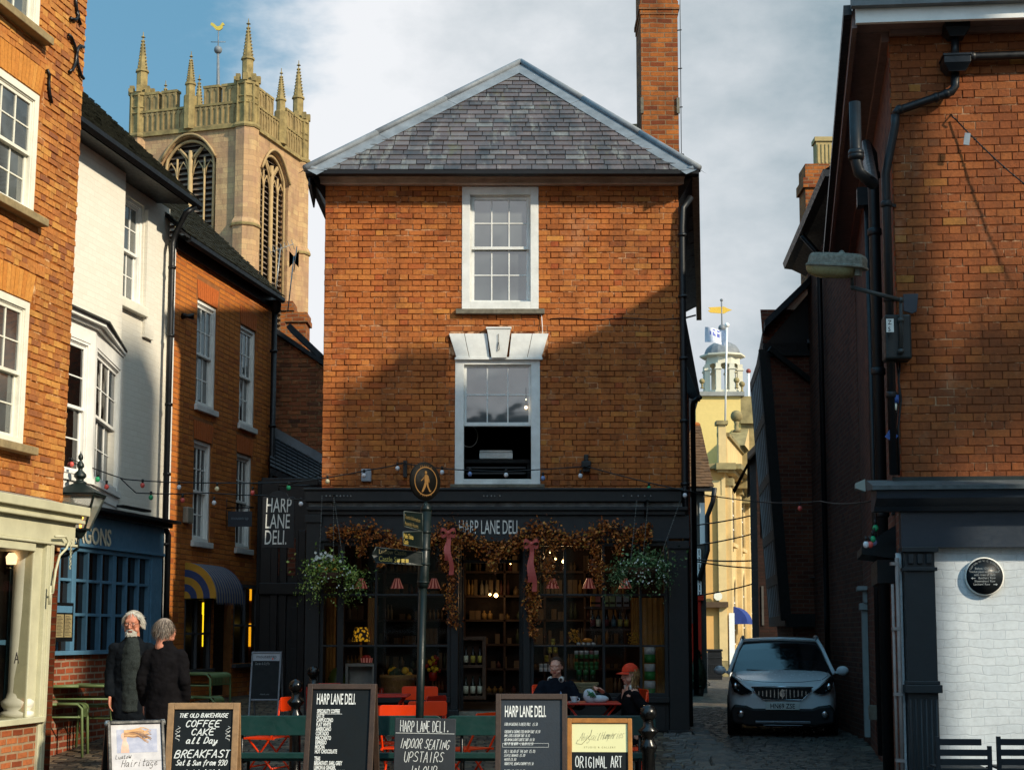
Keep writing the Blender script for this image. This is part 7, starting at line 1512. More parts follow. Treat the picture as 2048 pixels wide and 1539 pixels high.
# ---- parked car
def car():
    Yf=24.3; c=at(1566,1463,Yf); T=thing('parked_car','white compact crossover car parked facing us in the narrow lane','car',(c.x,Yf,gz(c.x,Yf)),R(-9))
    PA=plain('car_silver_white','#e8eaec',.18,var=.02,bump=0,spec=.6); T2=plain('car_black_plastic','#101012',.5,var=.1,bump=.05); GLC=plain('car_glass','#0b0e12',.03,var=0,bump=0,spec=1.0); CH=plain('chrome','#b9bcc0',.15,metal=1,bump=0,var=0)
    # body: loft of cross sections along y (0 = nose)
    def sec(y,hw,z0,zb,zt,tk):   # half width, bottom, belt, top at centre, tuck
        return [(y,0,z0),(y,hw*.8,z0),(y,hw*.97,z0+.10),(y,hw,z0+.32),(y,hw*.995,(z0+zb)/2+.08),(y,hw*tk,zb),(y,hw*tk*.8,zb+(zt-zb)*.55),(y,hw*tk*.45,zb+(zt-zb)*.92),(y,0,zt)]
    secs=[sec(-.02,.50,.24,.62,.66,.9),sec(.03,.66,.20,.70,.78,.93),sec(.12,.76,.19,.78,.86,.94),sec(.30,.825,.19,.86,.93,.95),sec(.6,.855,.19,.93,.99,.95),sec(1.0,.865,.2,.97,1.035,.95),sec(1.25,.865,.2,.98,1.04,.96),sec(2.2,.865,.2,.99,1.0,.97),sec(3.4,.86,.2,1.0,1.01,.97),sec(3.95,.80,.28,.98,1.0,.95),sec(4.08,.65,.4,.9,.92,.95)]
    m=MB(); n=len(secs[0]); full=[]
    for s in secs: full.append([(x,y,z) for y,x,z in s]+[(-x,y,z) for y,x,z in s[-2:0:-1]])
    k=len(full[0]); vs=sum(full,[]); fs=[(i*k+j,i*k+(j+1)%k,(i+1)*k+(j+1)%k,(i+1)*k+j) for i in range(len(full)-1) for j in range(k)]+[tuple(range(k-1,-1,-1)),tuple(range((len(full)-1)*k,len(full)*k))]
    m.add(vs,fs,0,True); b=m.build('body',PA,T); sb=b.modifiers.new('s','SUBSURF'); sb.levels=2; sb.render_levels=2
    # greenhouse
    g=MB(); 
    prof=[(1.16,.80,.985),(1.42,.745,1.16),(1.72,.68,1.34),(1.98,.61,1.475),(2.4,.60,1.53),(3.1,.60,1.52),(3.6,.59,1.44),(3.95,.66,1.05)]
    ring=[]
    for y,hw,z in prof: ring.append([(-hw,y,z),(-hw*.5,y,z+.022),(0,y,z+.03),(hw*.5,y,z+.022),(hw,y,z)])
    vs=sum(ring,[]); fs=[]; mm=[]
    for i in range(len(ring)-1):
        for j in range(4): g.add([ring[i][j],ring[i][j+1],ring[i+1][j+1],ring[i+1][j]],[(0,1,2,3)],0 if i<3 else 1,True)
    for s in (-1,1):
        j=0 if s<0 else 4
        for i in range(len(ring)-1):
            p,q=ring[i][j],ring[i+1][j]; g.add([p,q,(s*.835,q[1],.98),(s*.835,p[1],.98)],[(0,1,2,3)],0,True)
    g.build('windscreen',[GLC,PA],T)
    p=MB()
    for s in (-1,1):
        p.tube([(s*.84,1.05,.98),(s*.765,1.40,1.165),(s*.70,1.70,1.345),(s*.625,1.97,1.49),(s*.63,2.4,1.53),(s*.62,3.4,1.48)],[.03,.032,.032,.035,.035,.03],8)
    p.tube([(-.6,1.98,1.50),(0,1.97,1.525),(.6,1.98,1.50)],.03,8); p.build('roof_pillar',PA,T)
    p=MB()
    for s in (-1,1): p.tube([(s*.60,1.95,1.50),(s*.62,2.1,1.565),(s*.62,3.2,1.565),(s*.6,3.4,1.51)],.02,8)
    p.build('roof_rail',plain('rail_silver','#6c7176',.35,metal=.5,bump=0),T)
    # front face parts
    p=MB(); yf=-.045
    p.pr([(-.46,.785),(.46,.785),(.40,.70),(.30,.605),(.24,.59),(-.24,.59),(-.30,.605),(-.40,.70)][::-1],yf,.2,0); gr=p.build('grille',T2,T,bevel=.012)
    p=MB()
    for i in range(13):
        x=-.36+i*.06; h=.16-.10*abs(x)/.4; p.box(x-.008,x+.008,yf-.012,yf,.70-h*.55,.70+h*.4)
    pts=[(-.47,yf-.01,.792),(0,yf-.02,.80),(.47,yf-.01,.792),(.41,yf-.01,.70),(.30,yf-.012,.597),(-.30,yf-.012,.597),(-.41,yf-.01,.70),(-.47,yf-.01,.792)]; p.tube(pts,.008,6)
    p.pr([(-.035,.66),(.0,.625),(.04,.66),(.03,.72),(.045,.75),(-.01,.755),(-.04,.71)],yf-.02,yf-.012); p.build('chrome_trim',CH,gr)
    for s in (-1,1):
        P=lambda x,y,z:(s*x,y,z); h=MB(); f=(0,1,2,3) if s<0 else (3,2,1,0)
        ol=[(.47,-.02,.72),(.62,.02,.675),(.74,.12,.72),(.80,.26,.90),(.78,.27,.955),(.70,.12,.90),(.58,.02,.80)]
        n_=len(ol); fr=[P(x+.0,y-.035,z) for x,y,z in ol]; bk=[P(x-.02,y+.14,z) for x,y,z in ol]; F_=tuple(range(n_)) if s<0 else tuple(range(n_-1,-1,-1))
        h.add(fr+bk,[F_]+[(i,(i+1)%n_,(i+1)%n_+n_,i+n_) for i in range(n_)],0); hl=h.build('headlight',plain('headlamp_glass','#1b1e22',.08,var=.3,sc=30,bump=0,spec=.8),T,bevel=.006)
        h=MB(); h.X=Matrix.Translation(P(.72,.055,.80))@Matrix.Rotation(PI/2,4,'X'); h.lathe([(.05,0),(.052,.03),(.03,.04)],(0,0,0),14); h.tube([(-s*.2,-.12,.03),(-s*.05,-.07,.0),(s*.03,.02,-.02)],.008,6); h.build('lens',CH,hl)
        h=MB(); h.X=Matrix.Translation(P(.64,-.03,.375))@Matrix.Rotation(PI/2,4,'X'); h.lathe([(.05,0),(.055,.05),(.04,.055)],(0,0,0),14); h.build('fog_light',CH,T)
        h=MB(); h.ellipsoid(P(.985,1.18,1.02),(.10,.07,.075)); h.beam(P(.86,1.2,.99),P(.93,1.2,1.0),.06,.04); h.build('mirror',PA,T)
        for yw in (.72,3.3):
            h=MB(); h.X=Matrix.Translation(P(.76,yw,.33))@Matrix.Rotation(PI/2,4,'Y'); h.lathe([(.2,-.1),(.31,-.1),(.335,-.07),(.335,.07),(.31,.1),(.2,.1)],(0,0,0),24); wh=h.build('wheel',plain('tyre','#0c0c0c',.8,bump=.1),T)
            h=MB(); h.X=Matrix.Translation(P(.79,yw,.33))@Matrix.Rotation(PI/2,4,'Y'); h.lathe([(.02,-.02),(.2,-.02),(.2,.05),(.02,.05)],(0,0,0),20); h.build('rim',CH,wh)
    p=MB(); p.pr([(-.80,.42),(-.74,.52),(-.55,.50),(-.45,.46),(.45,.46),(.55,.50),(.74,.52),(.80,.42),(.78,.24),(.5,.19),(-.5,.19),(-.78,.24)][::-1],-.05,.45); p.build('bumper_cladding',T2,T,bevel=.03)
    for s in (-1,1):
        pass
    p=MB(); p.box(-.42,.42,-.075,-.03,.235,.275); p.box(-.30,.30,-.07,-.05,.2,.215); p.build('skid_plate',plain('skid_grey','#74787d',.35,metal=.5,bump=0),T,bevel=.01)
    p=MB(); p.box(-.26,.26,-.085,-.05,.445,.56); pl=p.build('number_plate',plain('plate_white','#d8d9d2',.4,bump=0,var=.03),T,bevel=.006)
    text('HN69 ZSE',pl,0,-.0865,.468,.103,plain('plate_black','#08080a',.5,bump=0,var=0),xs=.84,align='CENTER',bold=.0012)
    p=MB(); p.tube([(-.55,1.06,1.03),(-.1,1.0,1.02)],.009,5); p.tube([(.05,1.06,1.035),(.5,1.02,1.02)],.009,5); p.build('wiper',T2,T)
    p=MB(); p.tube([(-.6,.2,.895),(-.3,.1,.865),(0,.08,.86),(.3,.1,.865),(.6,.2,.895)],.004,5); p.tube([(-.74,.9,1.01),(-.72,.5,.955),(-.62,.2,.90)],.004,5); p.tube([(.74,.9,1.01),(.72,.5,.955),(.62,.2,.90)],.004,5); p.build('bonnet_seam',T2,T)
car()
# ================================================================== houses added beside the camera, unseen, to throw shade; then the row behind it
def shade_houses():
    for nm,lab,X0,X1,Y0,Y1,z,rz in (('shade_tall_house','tall narrow brick house added out of view, right of the camera, to cast shade',7.0,9.0,9.7,11.2,12.7,12.9),('shade_terrace_house','long low brick house added out of view at the right to shade the square',9.0,13.0,-5.0,6.2,5.0,6.3)):
        T=thing(nm,lab,'building',(X0,Y0,0)); w=X1-X0; d=Y1-Y0
        m=MB(); m.box(0,w,0,d,0,z); m.build('wall',BU_SIDE,T)
        r=MB(); r.add([(-.2,-.2,z),(w+.2,-.2,z),(w+.2,d+.2,z),(-.2,d+.2,z),(w/2,.8 if w<3 else -.2,rz),(w/2,d-.5 if w<3 else d+.2,rz)],[(0,1,4),(1,2,5,4),(2,3,5),(3,0,4,5),(0,3,2,1)]); r.build('roof',SLATE_D,T)
        if w<3: m=MB(); m.box(1.0,2.0,.4,1.4,z,z+2.7); m.build('chimney',BU_CHIM,T)  # stack added to raise part of the cast shadow
        n=max(1,int(d/1.9))
        for i in range(n):
            for k in range(int(z/2.7)):
                g=MB(); y=d*(i+.5)/n; g.box(-.03,.0,y-.45,y+.45,1+k*2.7,2.5+k*2.7,0); g.box(-.05,-.03,y-.52,y-.42,1+k*2.7,2.5+k*2.7,1); g.box(-.05,-.03,y+.42,y+.52,1+k*2.7,2.5+k*2.7,1); g.box(-.08,-.03,y-.52,y+.52,.95+k*2.7,1+k*2.7,1); g.build('window',[GLASSD,WHITE],T)
shade_houses()
def opposite_row():
    rr=random.Random(6); x=-16
    for k,(w,z,cc) in enumerate(((6,7.5,'#8c8375'),(5,8.5,'#6b3420'),(7,7.2,'#a59c88'),(5.5,8.8,'#7a3e24'))):
        T=thing('square_building','%s house facing the deli across the square, behind the camera'%['grey rendered','narrow red brick','cream rendered','tall red brick'][k],'building',(x,-12,0)); c_=plain('opposite_%d'%k,cc,.9,var=.2,bump=.1)
        m=MB(); m.box(0,w,-8,0,0,z); m.build('wall',c_,T); r=MB(); r.prx([(0.4,z),(-8.4,z),(-4,z+2.6)],-.0,w); r.build('roof',SLATE_D,T)
        for i in range(int(w/1.8)):
            for j in range(2): g=MB(); a=.6+i*1.8; g.box(a,a+.95,.0,.04,.9+j*3,2.5+j*3,0); g.box(a-.06,a,.0,.06,.85+j*3,2.55+j*3,1); g.box(a+.95,a+1.01,.0,.06,.85+j*3,2.55+j*3,1); g.box(a,a+.95,.0,.06,1.67+j*3,1.73+j*3,1); g.build('window',[GLASSD,WHITE],T)
        x+=w+.05
opposite_row()
# ================================================================== boards in the foreground
def board(name,label,px0,px1,ptop,Y,wd,ht,frame,face,rz=0,lean=12,fw=.045,two=True,col2=None,fd=.03):
    """A-board: front panel leaning back, rear panel leaning the other way. returns thing, transform, width, height of the face"""
    c=at((px0+px1)/2,ptop,Y); top=c.z; X=c.x
    T=thing(name,label,'a-board',(X,Y,gz(X,Y)),rz); H_=top-gz(X,Y); a=R(lean); Ls=H_/math.cos(a)
    # local: panel coordinates (x across, z up the slope), hinge at top
    MX=Matrix.Translation((0,0,H_))@Matrix.Rotation(-a,4,'X')@Matrix.Translation((0,0,-Ls))
    def frame_(MX_,nm,back):
        m=MB(); m.X=MX_; w=wd/2
        m.box(-w,-w+fw,-fd,fd*.2,0,Ls); m.box(w-fw,w,-fd,fd*.2,0,Ls); m.box(-w+fw,w-fw,-fd,fd*.2,Ls-fw,Ls); m.box(-w+fw,w-fw,-fd,fd*.2,Ls-ht,Ls-ht+fw); 
        return m.build(nm,frame,T,bevel=.004)
    f=frame_(MX,'frame',0)
    m=MB(); m.X=MX; m.box(-wd/2+fw,wd/2-fw,-fd*.45,-.001,Ls-ht+fw,Ls-fw); p=m.build('panel',face,f)
    if two:
        MB2=Matrix.Translation((0,.012,H_))@Matrix.Rotation(a,4,'X')@Matrix.Translation((0,0,-Ls))
        m=MB(); m.X=MB2; w=wd/2; m.box(-w,-w+fw,0,fd,0,Ls); m.box(w-fw,w,0,fd,0,Ls); m.box(-w+fw,w-fw,0,fd,Ls-fw,Ls); m.box(-w+fw,w-fw,0.005,fd-.005,Ls-ht,Ls-fw,1); m.build('rear_frame',[frame,BOARD],T,bevel=.004)
    S=MX@Matrix.Translation((-wd/2+fw,-fd*.45,Ls-fw))   # origin = top-left of panel; z negative downwards
    return T,p,S,wd-2*fw,Ls
def boards():
    # 1 coffee menu
    T,p,S,w,l=board('chalkboard_sign','black HARP LANE DELI coffee menu board in dark worn frame, left of the signpost',618,752,1368,13.3,.585,1.25,WOODD,BOARD,rz=R(-4),lean=13)
    text('HARP LANE DELI.',p,.035,0,-.125,.13,LETW,xs=.335,mat=S,ext=.0006,bold=.0015)
    y=-.175; 
    for s in ('SPECIALITY COFFEE','LATTE','CAPPUCCINO','FLAT WHITE','AMERICANO','CORTADO','MACCHIATO','ESPRESSO','MOCHA','HOT CHOCOLATE','','TEAS','BREAKFAST, EARL GREY','LEMON & GINGER,','CHAMOMILE, PEPPERMINT'):
        if s: text(s,p,.045,0,y-.025,.046,LETW,xs=.48,mat=S,ext=.0006,bold=.0015,sh=0)
        if s.startswith('SPECIAL'): m=MB(); m.X=S; m.box(.045,.045+.215,-.001,0,y-.034,y-.031); m.build('underline',LETW,p)
        y-=.0375 if s else .022
    # 2 old bakehouse
    T,p,S,w,l=board('chalkboard_sign','OLD BAKEHOUSE coffee and cake chalkboard in a pale oak frame at the left',340,478,1406,12.4,.56,1.15,WOODL,BOARD,rz=R(3),lean=12,fw=.05)
    m=MB(); m.X=S
    strokes(m,'THE OLD BAKEHOUSE',w/2,-.06,.030,w=.85,slant=.25,th=.006,align='C',seed=1); strokes(m,'COFFEE',w/2+.0,-.135,.05,w=1.0,slant=.3,th=.0075,align='C',seed=2); strokes(m,'CAKE',w/2,-.20,.05,w=1.0,slant=.3,th=.0075,align='C',seed=3)
    strokes(m,'all Day',w/2,-.265,.05,w=.85,slant=.35,th=.007,align='C',seed=4); strokes(m,'BREAKFAST',w/2,-.375,.058,w=.88,slant=.3,th=.008,align='C',seed=5); strokes(m,'Sat & Sun from 930',w/2,-.435,.042,w=.62,slant=.35,th=.006,align='C',seed=6)
    strokes(m,'LUNCH',w/2+.01,-.525,.055,w=1.05,slant=.3,th=.0075,align='C',seed=7); strokes(m,'from 12',w/2,-.59,.045,w=.8,slant=.3,th=.007,align='C',seed=8); strokes(m,'HOT SOUP & ROLLS',w/2,-.68,.034,w=.7,slant=.25,th=.006,align='C',seed=9)
    for sx in (0,1):   # curls and cutlery drawn by hand
        x=.035 if sx==0 else w-.035
        for k in range(3): pts=[(x+.02*math.sin(t*1.7+k),-.0012,-.13-k*.035-.012*t) for t in range(5)]; m.tube(pts,.0022,4)
        for k in range(4): m.tube([(x-.012+k*.008,-.0012,-.50),(x-.01+k*.007,-.0012,-.56)],.0018,4)
        m.tube([(x,-.0012,-.56),(x,-.0012,-.66)],.003,4)
    m.build('chalk_writing',CHALK,p)
    # 3 hair poster in a snap frame
    T,p,S,w,l=board('poster_sign','black framed hair salon poster stand with flowing hair picture at bottom left',222,318,1441,11.6,.42,1.0,BLK,plain('poster_paper','#a8a5a8',.5,bump=0,var=.03),rz=R(28),lean=14,fw=.024)
    S=S@Matrix.Scale(.78,4); w=w/.78; m=MB(); m.X=S; m.box(.055,w-.04,-.001,0,-.27,-.05); ph=m.build('picture',plain('poster_blue_grey','#8c90a4',.5,bump=0,var=.12,sc=3),p)
    m=MB(); m.X=S; m.box(w*.62,w,-.0009,0,-.95,-.55); m.build('corner_tint',plain('poster_slate','#5c6070',.5,bump=0),p)
    sk=MB(); sk.X=S
    def blob(cx,cz,rx,rz_,rot,y): return [(cx+rx*math.cos(t)*math.cos(rot)-rz_*math.sin(t)*math.sin(rot),y,cz+rx*math.cos(t)*math.sin(rot)+rz_*math.sin(t)*math.cos(rot)) for t in [2*PI*k/16 for k in range(16)]]
    sk.add(blob(.125,-.115,.028,.036,.2,-.0016),[tuple(range(16))]); sk.add([(.115,-.0015,-.14),(.14,-.0015,-.14),(.165,-.0015,-.2),(.17,-.0015,-.268),(.09,-.0015,-.268),(.10,-.0015,-.2)],[(0,5,4,3,2,1)]); sk.build('figure_skin',plain('poster_skin','#c99a85',.5,bump=0),ph)
    h=MB(); h.X=S; rr=random.Random(3)
    for k in range(26):
        a=rr.uniform(-.03,.05); y0=-.095+rr.uniform(-.02,.03); pts=[(.125+.25*t*rr.uniform(.85,1.05),-.002-k*.00005,y0+a*t+.03*math.sin(t*5+k*.5)*t-.04*t*t) for t in [i/7 for i in range(8)]]
        for i in range(7): (x0_,_,z0_),(x1_,_,z1_)=pts[i],pts[i+1]; th=.012*(1-i/9); h.add([(x0_,pts[i][1],z0_-th),(x1_,pts[i][1],z1_-th*.8),(x1_,pts[i][1],z1_+th*.8),(x0_,pts[i][1],z0_+th)],[(0,1,2,3)],k%3)
    h.build('figure_hair',[plain('hair_chestnut','#5e3a22',.5,bump=0),plain('hair_tan','#96683c',.5,bump=0),plain('hair_honey','#b98a55',.5,bump=0)],ph)
    m=MB(); m.X=S; strokes(m,'Ludlow',.04,-.325,.035,w=.75,slant=.2,th=.004,seed=1); strokes(m,'Hairitage',.09,-.40,.065,w=.62,slant=.3,th=.0045,seed=2); strokes(m,'Hair, Style, Stain & Beauty',.07,-.47,.02,w=.62,slant=.25,th=.0018,seed=3); m.build('script_lettering',INK,p)
    text('HAIR & BEAUTY SALON',p,w-.17,0,-.355,.016,INK,mat=S,ext=.0004); text('FOR APPOINTMENTS CALL',p,w*.5,0,-.555,.016,INK,mat=S,ext=.0004,align='CENTER'); text('OR BOOK ONLINE',p,w*.5,0,-.58,.016,INK,mat=S,ext=.0004,align='CENTER')
    for x in (-.205,.205): m=MB(); m.lathe([(.02,-.02),(.024,0),(.015,.02)],(x,-.01,l*math.cos(R(14))-.01),8); m.build('corner_clip',plain('steel','#8b8b88',.4),T)
    # 4 food menu
    T,p,S,w,l=board('chalkboard_sign','black HARP LANE DELI food menu board with handwritten prices, right of the grey one',993,1133,1388,13.2,.60,1.25,WOODD,plain('chalkboard_blue','#22282f',.6,var=.1),rz=R(-2),lean=13)
    text('HARP LANE DELI.',p,.03,0,-.145,.135,LETW,xs=.335,mat=S,ext=.0006,bold=.0015)
    m=MB(); m.X=S; y=-.195
    for i,(s,h) in enumerate((('LUDLOW SAUSAGE & CHEESE ROLL   £5.50',.024),('',.05),('CHEDDAR & CARAMELISED ONION TART  £6.50',.024),('HAM, LEEK & CHEDDAR TART  £6.50',.022),('RED ONION & GOATS CHEESE TART  £6.50',.022),('HALF OF THE ABOVE + 2 SALADS £12.50',.022),('',.03),('DELI SALAD OF THE DAY  £5.00',.024),('LENTIL HUMMUS  £5.00',.022),('WATER £2.00',.022),('TODAYS PIE, BEANS & CHUTNEY £11.50',.022),('',.03),('PASTEL DE NATA £2.75',.022),('PASTEL DE NATA AND ESPRESSO £5.00',.02),('SALTED CARAMEL BROWNIE £3.50',.022),('CAKE OF THE DAY £4.00',.022))):
        if s: strokes(m,s,.03,y-h,h,w=.37 if len(s)>30 else .46,slant=.2,th=.0021,seed=i,jit=.2)
        y-=.034 if s else .028
    b0=-.365; m.box(.015,.40,-.0014,0,b0-.002,b0); m.box(.015,.40,-.0014,0,b0-.034,b0-.032); m.box(.015,.017,-.0014,0,b0-.032,b0-.002); m.box(.398,.40,-.0014,0,b0-.032,b0-.002); m.build('chalk_writing',CHALK,p)
    # 5 gallery board
    T,p,S,w,l=board('chalkboard_sign','honey oak ORIGINAL ART gallery board with a cream upper panel, rightmost of the boards',1135,1263,1437,12.4,.51,1.05,WOODO,BOARD,rz=R(-3),lean=12,fw=.035)
    m=MB(); m.X=S; m.box(.002,w-.002,-.002,0,-.225,-.002); c=m.build('cream_panel',plain('cream_card','#d6cf9c',.5,bump=0,var=.03),p)
    S2=S@Matrix.Translation((0,-.0022,0)); m=MB(); m.X=S2; strokes(m,'Abigail',.055,-.135,.062,w=.50,slant=.4,th=.0013,seed=11,jit=.25,gap=.6); strokes(m,'Humphries',.225,-.125,.062,w=.42,slant=.4,th=.0013,seed=12,jit=.2,gap=.5,rise=.05)
    m.tube([(.05,-.0014,-.13),(.035,-.0014,-.16),(.08,-.0014,-.165),(.15,-.0014,-.09),(.16,-.0014,-.05)],.0013,4); m.build('signature',INK,c)
    text('S T U D I O   &   G A L L E R Y',c,w/2,0,-.195,.02,plain('gold_ink','#7d7146',.6,bump=0),mat=S2,align='CENTER',xs=.95,ext=.0004)
    m=MB(); m.X=S; strokes(m,'ORIGINAL ART',w/2,-.345,.085,w=.42,slant=.0,th=.0062,seed=15,align='C',jit=.08); strokes(m,'PRINTS & CARDS',w/2,-.47,.07,w=.38,th=.005,seed=16,align='C',jit=.08); m.build('chalk_writing',CHALK,p)
    # 6 mousetrap A-board
    T,p,S,w,l=board('chalkboard_sign','grey framed mousetrap shop chalkboard standing at the back left by the gap',508,560,1303,20.9,.40,.66,plain('grey_blue_frame','#6d7076',.5,bump=.03),BOARD,rz=R(0),lean=14,fw=.022)
    m=MB(); m.X=S; m.box(0,w,-.003,0,-.10,0); c=m.build('header_panel',plain('pale_grey_panel','#8f9298',.5,bump=0),p); text('mousetrap',c,w/2,-.005,-.065,.066,INK,xs=.95,align='CENTER',mat=S,ext=.0006); m=MB(); m.X=S; m.add(blob(w*.74,-.075,.010,.012,0,-.006),[tuple(range(16))]); m.build('orange_dot',ORANGE,c)
    m=MB(); m.X=S; strokes(m,'Cards & Gifts',.03,-.155,.035,w=.5,slant=.2,th=.004,seed=3); m.build('chalk_writing',plain('faint_chalk','#6f7273',.9),p); text('thank you',p,w/2,0,-.56,.03,plain('faint_chalk','#6f7273',.9),mat=S,align='CENTER')
boards()
# ================================================================== finger post with its slate board
def signpost():
    b=at(838,1430,14.6); X,Y=b.x,14.6; c=lambda px,py,dy=0:at(px,py,Y+dy)-Vector((X,Y,gz(X,Y)))
    T=thing('fingerpost','dark green worn street fingerpost with three pointing arms and a walking figure disc','signpost',(X,Y,gz(X,Y)))
    p0=Vector((-.01,0,0)); p1=c(846,1170); p2=c(852,1022)
    m=MB(); m.tube([p0,p1],.038,14); m.tube([p1-Vector((0,0,.02)),p1+Vector((0,0,.02)),p2],[.05,.053,.052],16); m.tube([p2,p2+Vector((0,0,.03)),p2+Vector((0,0,.06)),p2+Vector((0,0,.09))],[.053,.05,.035,.008],16)
    for py in (1064,1098,1128,1164): q=p1.lerp(p2,(1170-py)/148); m.lathe([(.054,-.012),(.06,-.006),(.06,.006),(.054,.012)],q,16)
    m.build('post',PGREEN,T)
    # arms (pointing left and towards us)
    def arm(px0,px1,y0,y1,y2,y3,dy,lines,tip=True,sz=.05):
        # px0 far end (left), px1 at the post; y0,y1 top/bottom at left; y2,y3 top/bottom at post
        a=c(px0,y0,dy); b=c(px0,y1,dy); d=c(px1,y3,-.05); e=c(px1,y2,-.05); n=Vector((0,-.028,0))
        m=MB(); ml=(a+b)/2+Vector((-.035 if tip else 0,0,0)); P=[a,ml,b,d,e] if tip else [a,b,d,e]; k=len(P)
        m.add([q for q in P]+[q-n for q in P],[tuple(range(k)),tuple(range(2*k-1,k-1,-1))]+[((i+1)%k,i,i+k,(i+1)%k+k) for i in range(k)]); o=m.build('arm',PGREEN,T)
        m=MB(); 
        for i in range(k): m.tube([P[i]+Vector((0,-.004,0)),P[(i+1)%k]+Vector((0,-.004,0))],.005,5)
        m.build('arm_edge',plain('worn_edge','#3c423e',.6,var=.5,sc=20),o)
        ux=(d-b); L_=ux.length; ux=ux.normalized(); uz=(a-b).normalized(); ny=ux.cross(uz).normalized()
        MX=Matrix(((ux.x,-ny.x*-1,uz.x,b.x),(ux.y,-ny.y*-1,uz.y,b.y),(ux.z,-ny.z*-1,uz.z,b.z),(0,0,0,1)))
        if MX.col[1].y<0: pass
        for s,fx,fz,size,mt in lines:
            t=text(s,o,0,0,0,size,mt,ext=.0015,xs=.75); 
            for v in t.data.vertices: x_,_,z_=v.co; v.co=b+ux*(fx*L_+x_)+uz*(fz*(a-b).length+z_)+Vector((0,-.012+v.co.y,0))
        return o
    DG=plain('dull_gilt_lettering','#6a5c38',.6,bump=0); 
    arm(808,845,1022,1052,1026,1062,-.42,[('Tourist Information',.05,.55,.055,DG),('Assembly Rooms',.05,.12,.055,DG)],False)
    arm(806,845,1063,1089,1062,1096,-.55,[('Public Toilets',.04,.55,.062,plain('gilt_lettering','#b8a050',.5,bump=0)),('Castle',.04,.1,.062,plain('gilt_lettering','#b8a050',.5))],False)
    o=arm(752,845,1094,1124,1104,1130,-.22,[('Ludlow Castle',.06,.6,.062,DG),('Castle Street',.06,.1,.07,plain('gilt_lettering','#b8a050',.5))],True)
    m=MB(); a=c(752,1124,-.22); e=c(845,1130,-.05)
    for f in (.45,.55,.64): q=a.lerp(e,f)+Vector((0,-.02,.015)); m.box(q.x,q.x+.026,q.y-.006,q.y,q.z,q.z+.032)
    m.build('pictogram',plain('gilt_lettering','#b8a050',.5),o)
    # oval seen disc with walking man
    k=c(850,962); Rr=Matrix.Rotation(R(42),4,'Z'); MX=Matrix.Translation(k)@Rr
    m=MB(); m.X=MX@Matrix.Rotation(PI/2,4,'X'); r=.18; m.lathe([(r,-.012),(r+.004,0),(r,.012)],(0,0,0),32); m.build('disc',plain('disc_black','#0c0b09',.6,bump=0,spec=.1),T)
    BG=plain('bronze_gilt','#6e4c1c',.5,bump=0); m=MB(); m.X=MX; n=36
    for i in range(n):
        t0,t1=2*PI*i/n,2*PI*(i+1)/n; f=lambda rr,t:(rr*math.cos(t),-.0135,rr*math.sin(t)); m.add([f(.128,t0),f(.128,t1),f(.138,t1),f(.138,t0)],[(0,3,2,1)])
    m.add([(math.cos(t)*.014+.0,-.0135,.083+math.sin(t)*.017) for t in [2*PI*i/12 for i in range(12)]],[tuple(range(12))])
    for P in ([(-.012,.062),(.014,.064),(.03,.03),(.026,-.01),(-.014,-.01),(-.02,.03)],[(-.014,-.008),(.01,-.008),(.0,-.05),(-.03,-.10),(-.048,-.108),(-.05,-.098),(-.028,-.05)],[(.004,-.008),(.027,-.008),(.032,-.045),(.055,-.088),(.066,-.082),(.062,-.095),(.045,-.10),(.014,-.05)],[(-.018,.05),(-.012,.062),(-.03,.02),(-.055,-.002),(-.062,.004),(-.036,.026)],[(.018,.06),(.03,.05),(.042,.012),(.04,-.012),(.032,-.012),(.03,.012)]):
        m.pr([(x,z) for x,z in P],-.0148,-.0135)
    d=m.build('walking_figure',BG,T)
    for s,z,sg in (('Castle',.147,1),('Square',-.147,-1)):
        for i,ch in enumerate(s):
            a=(i-(len(s)-1)/2)*.17; 
            text(ch,d,.155*math.sin(a)-.008,-.0135,(.148*math.cos(a)-.006)*sg-.004,.03,BG,mat=MX,ext=.0006)
    # grey slate board strapped to the post
    a=at(790,1434,14.15); b_=at(912,1434,14.15); t=thing('chalkboard_sign','grey slate board reading INDOOR SEATING UPSTAIRS propped against the signpost','chalkboard',(a.x,14.15,0))
    w=b_.x-a.x; h=a.z; S=Matrix.Translation((0,0,h))@Matrix.Rotation(R(-4),4,'X')
    m=MB(); m.X=S@Matrix.Rotation(R(1),4,'Y'); m.box(0,w,0,.02,-h/math.cos(R(4))+.002,0); p=m.build('panel',BOARDG,t,bevel=.006)
    S2=m.X; m=MB(); m.X=S2; strokes(m,'HARP LANE DELI.',w/2+.0,-.12,.095,w=.36,th=.006,align='C',jit=.05,seed=4); m.box(.01,w-.01,-.002,0,-.137,-.133)
    strokes(m,'INDOOR SEATING',w/2,-.265,.085,w=.42,slant=.2,th=.0055,align='C',jit=.22,seed=5,rise=-.03); strokes(m,'UPSTAIRS',w/2,-.39,.09,w=.56,slant=.15,th=.0055,align='C',jit=.22,seed=6); strokes(m,'IN OUR',w/2,-.51,.085,w=.6,slant=.15,th=.0055,align='C',jit=.2,seed=7); strokes(m,'CAFE',w/2,-.63,.085,w=.6,th=.0055,align='C',jit=.2,seed=8)
    m.build('chalk_writing',CHALK,p)
signpost()
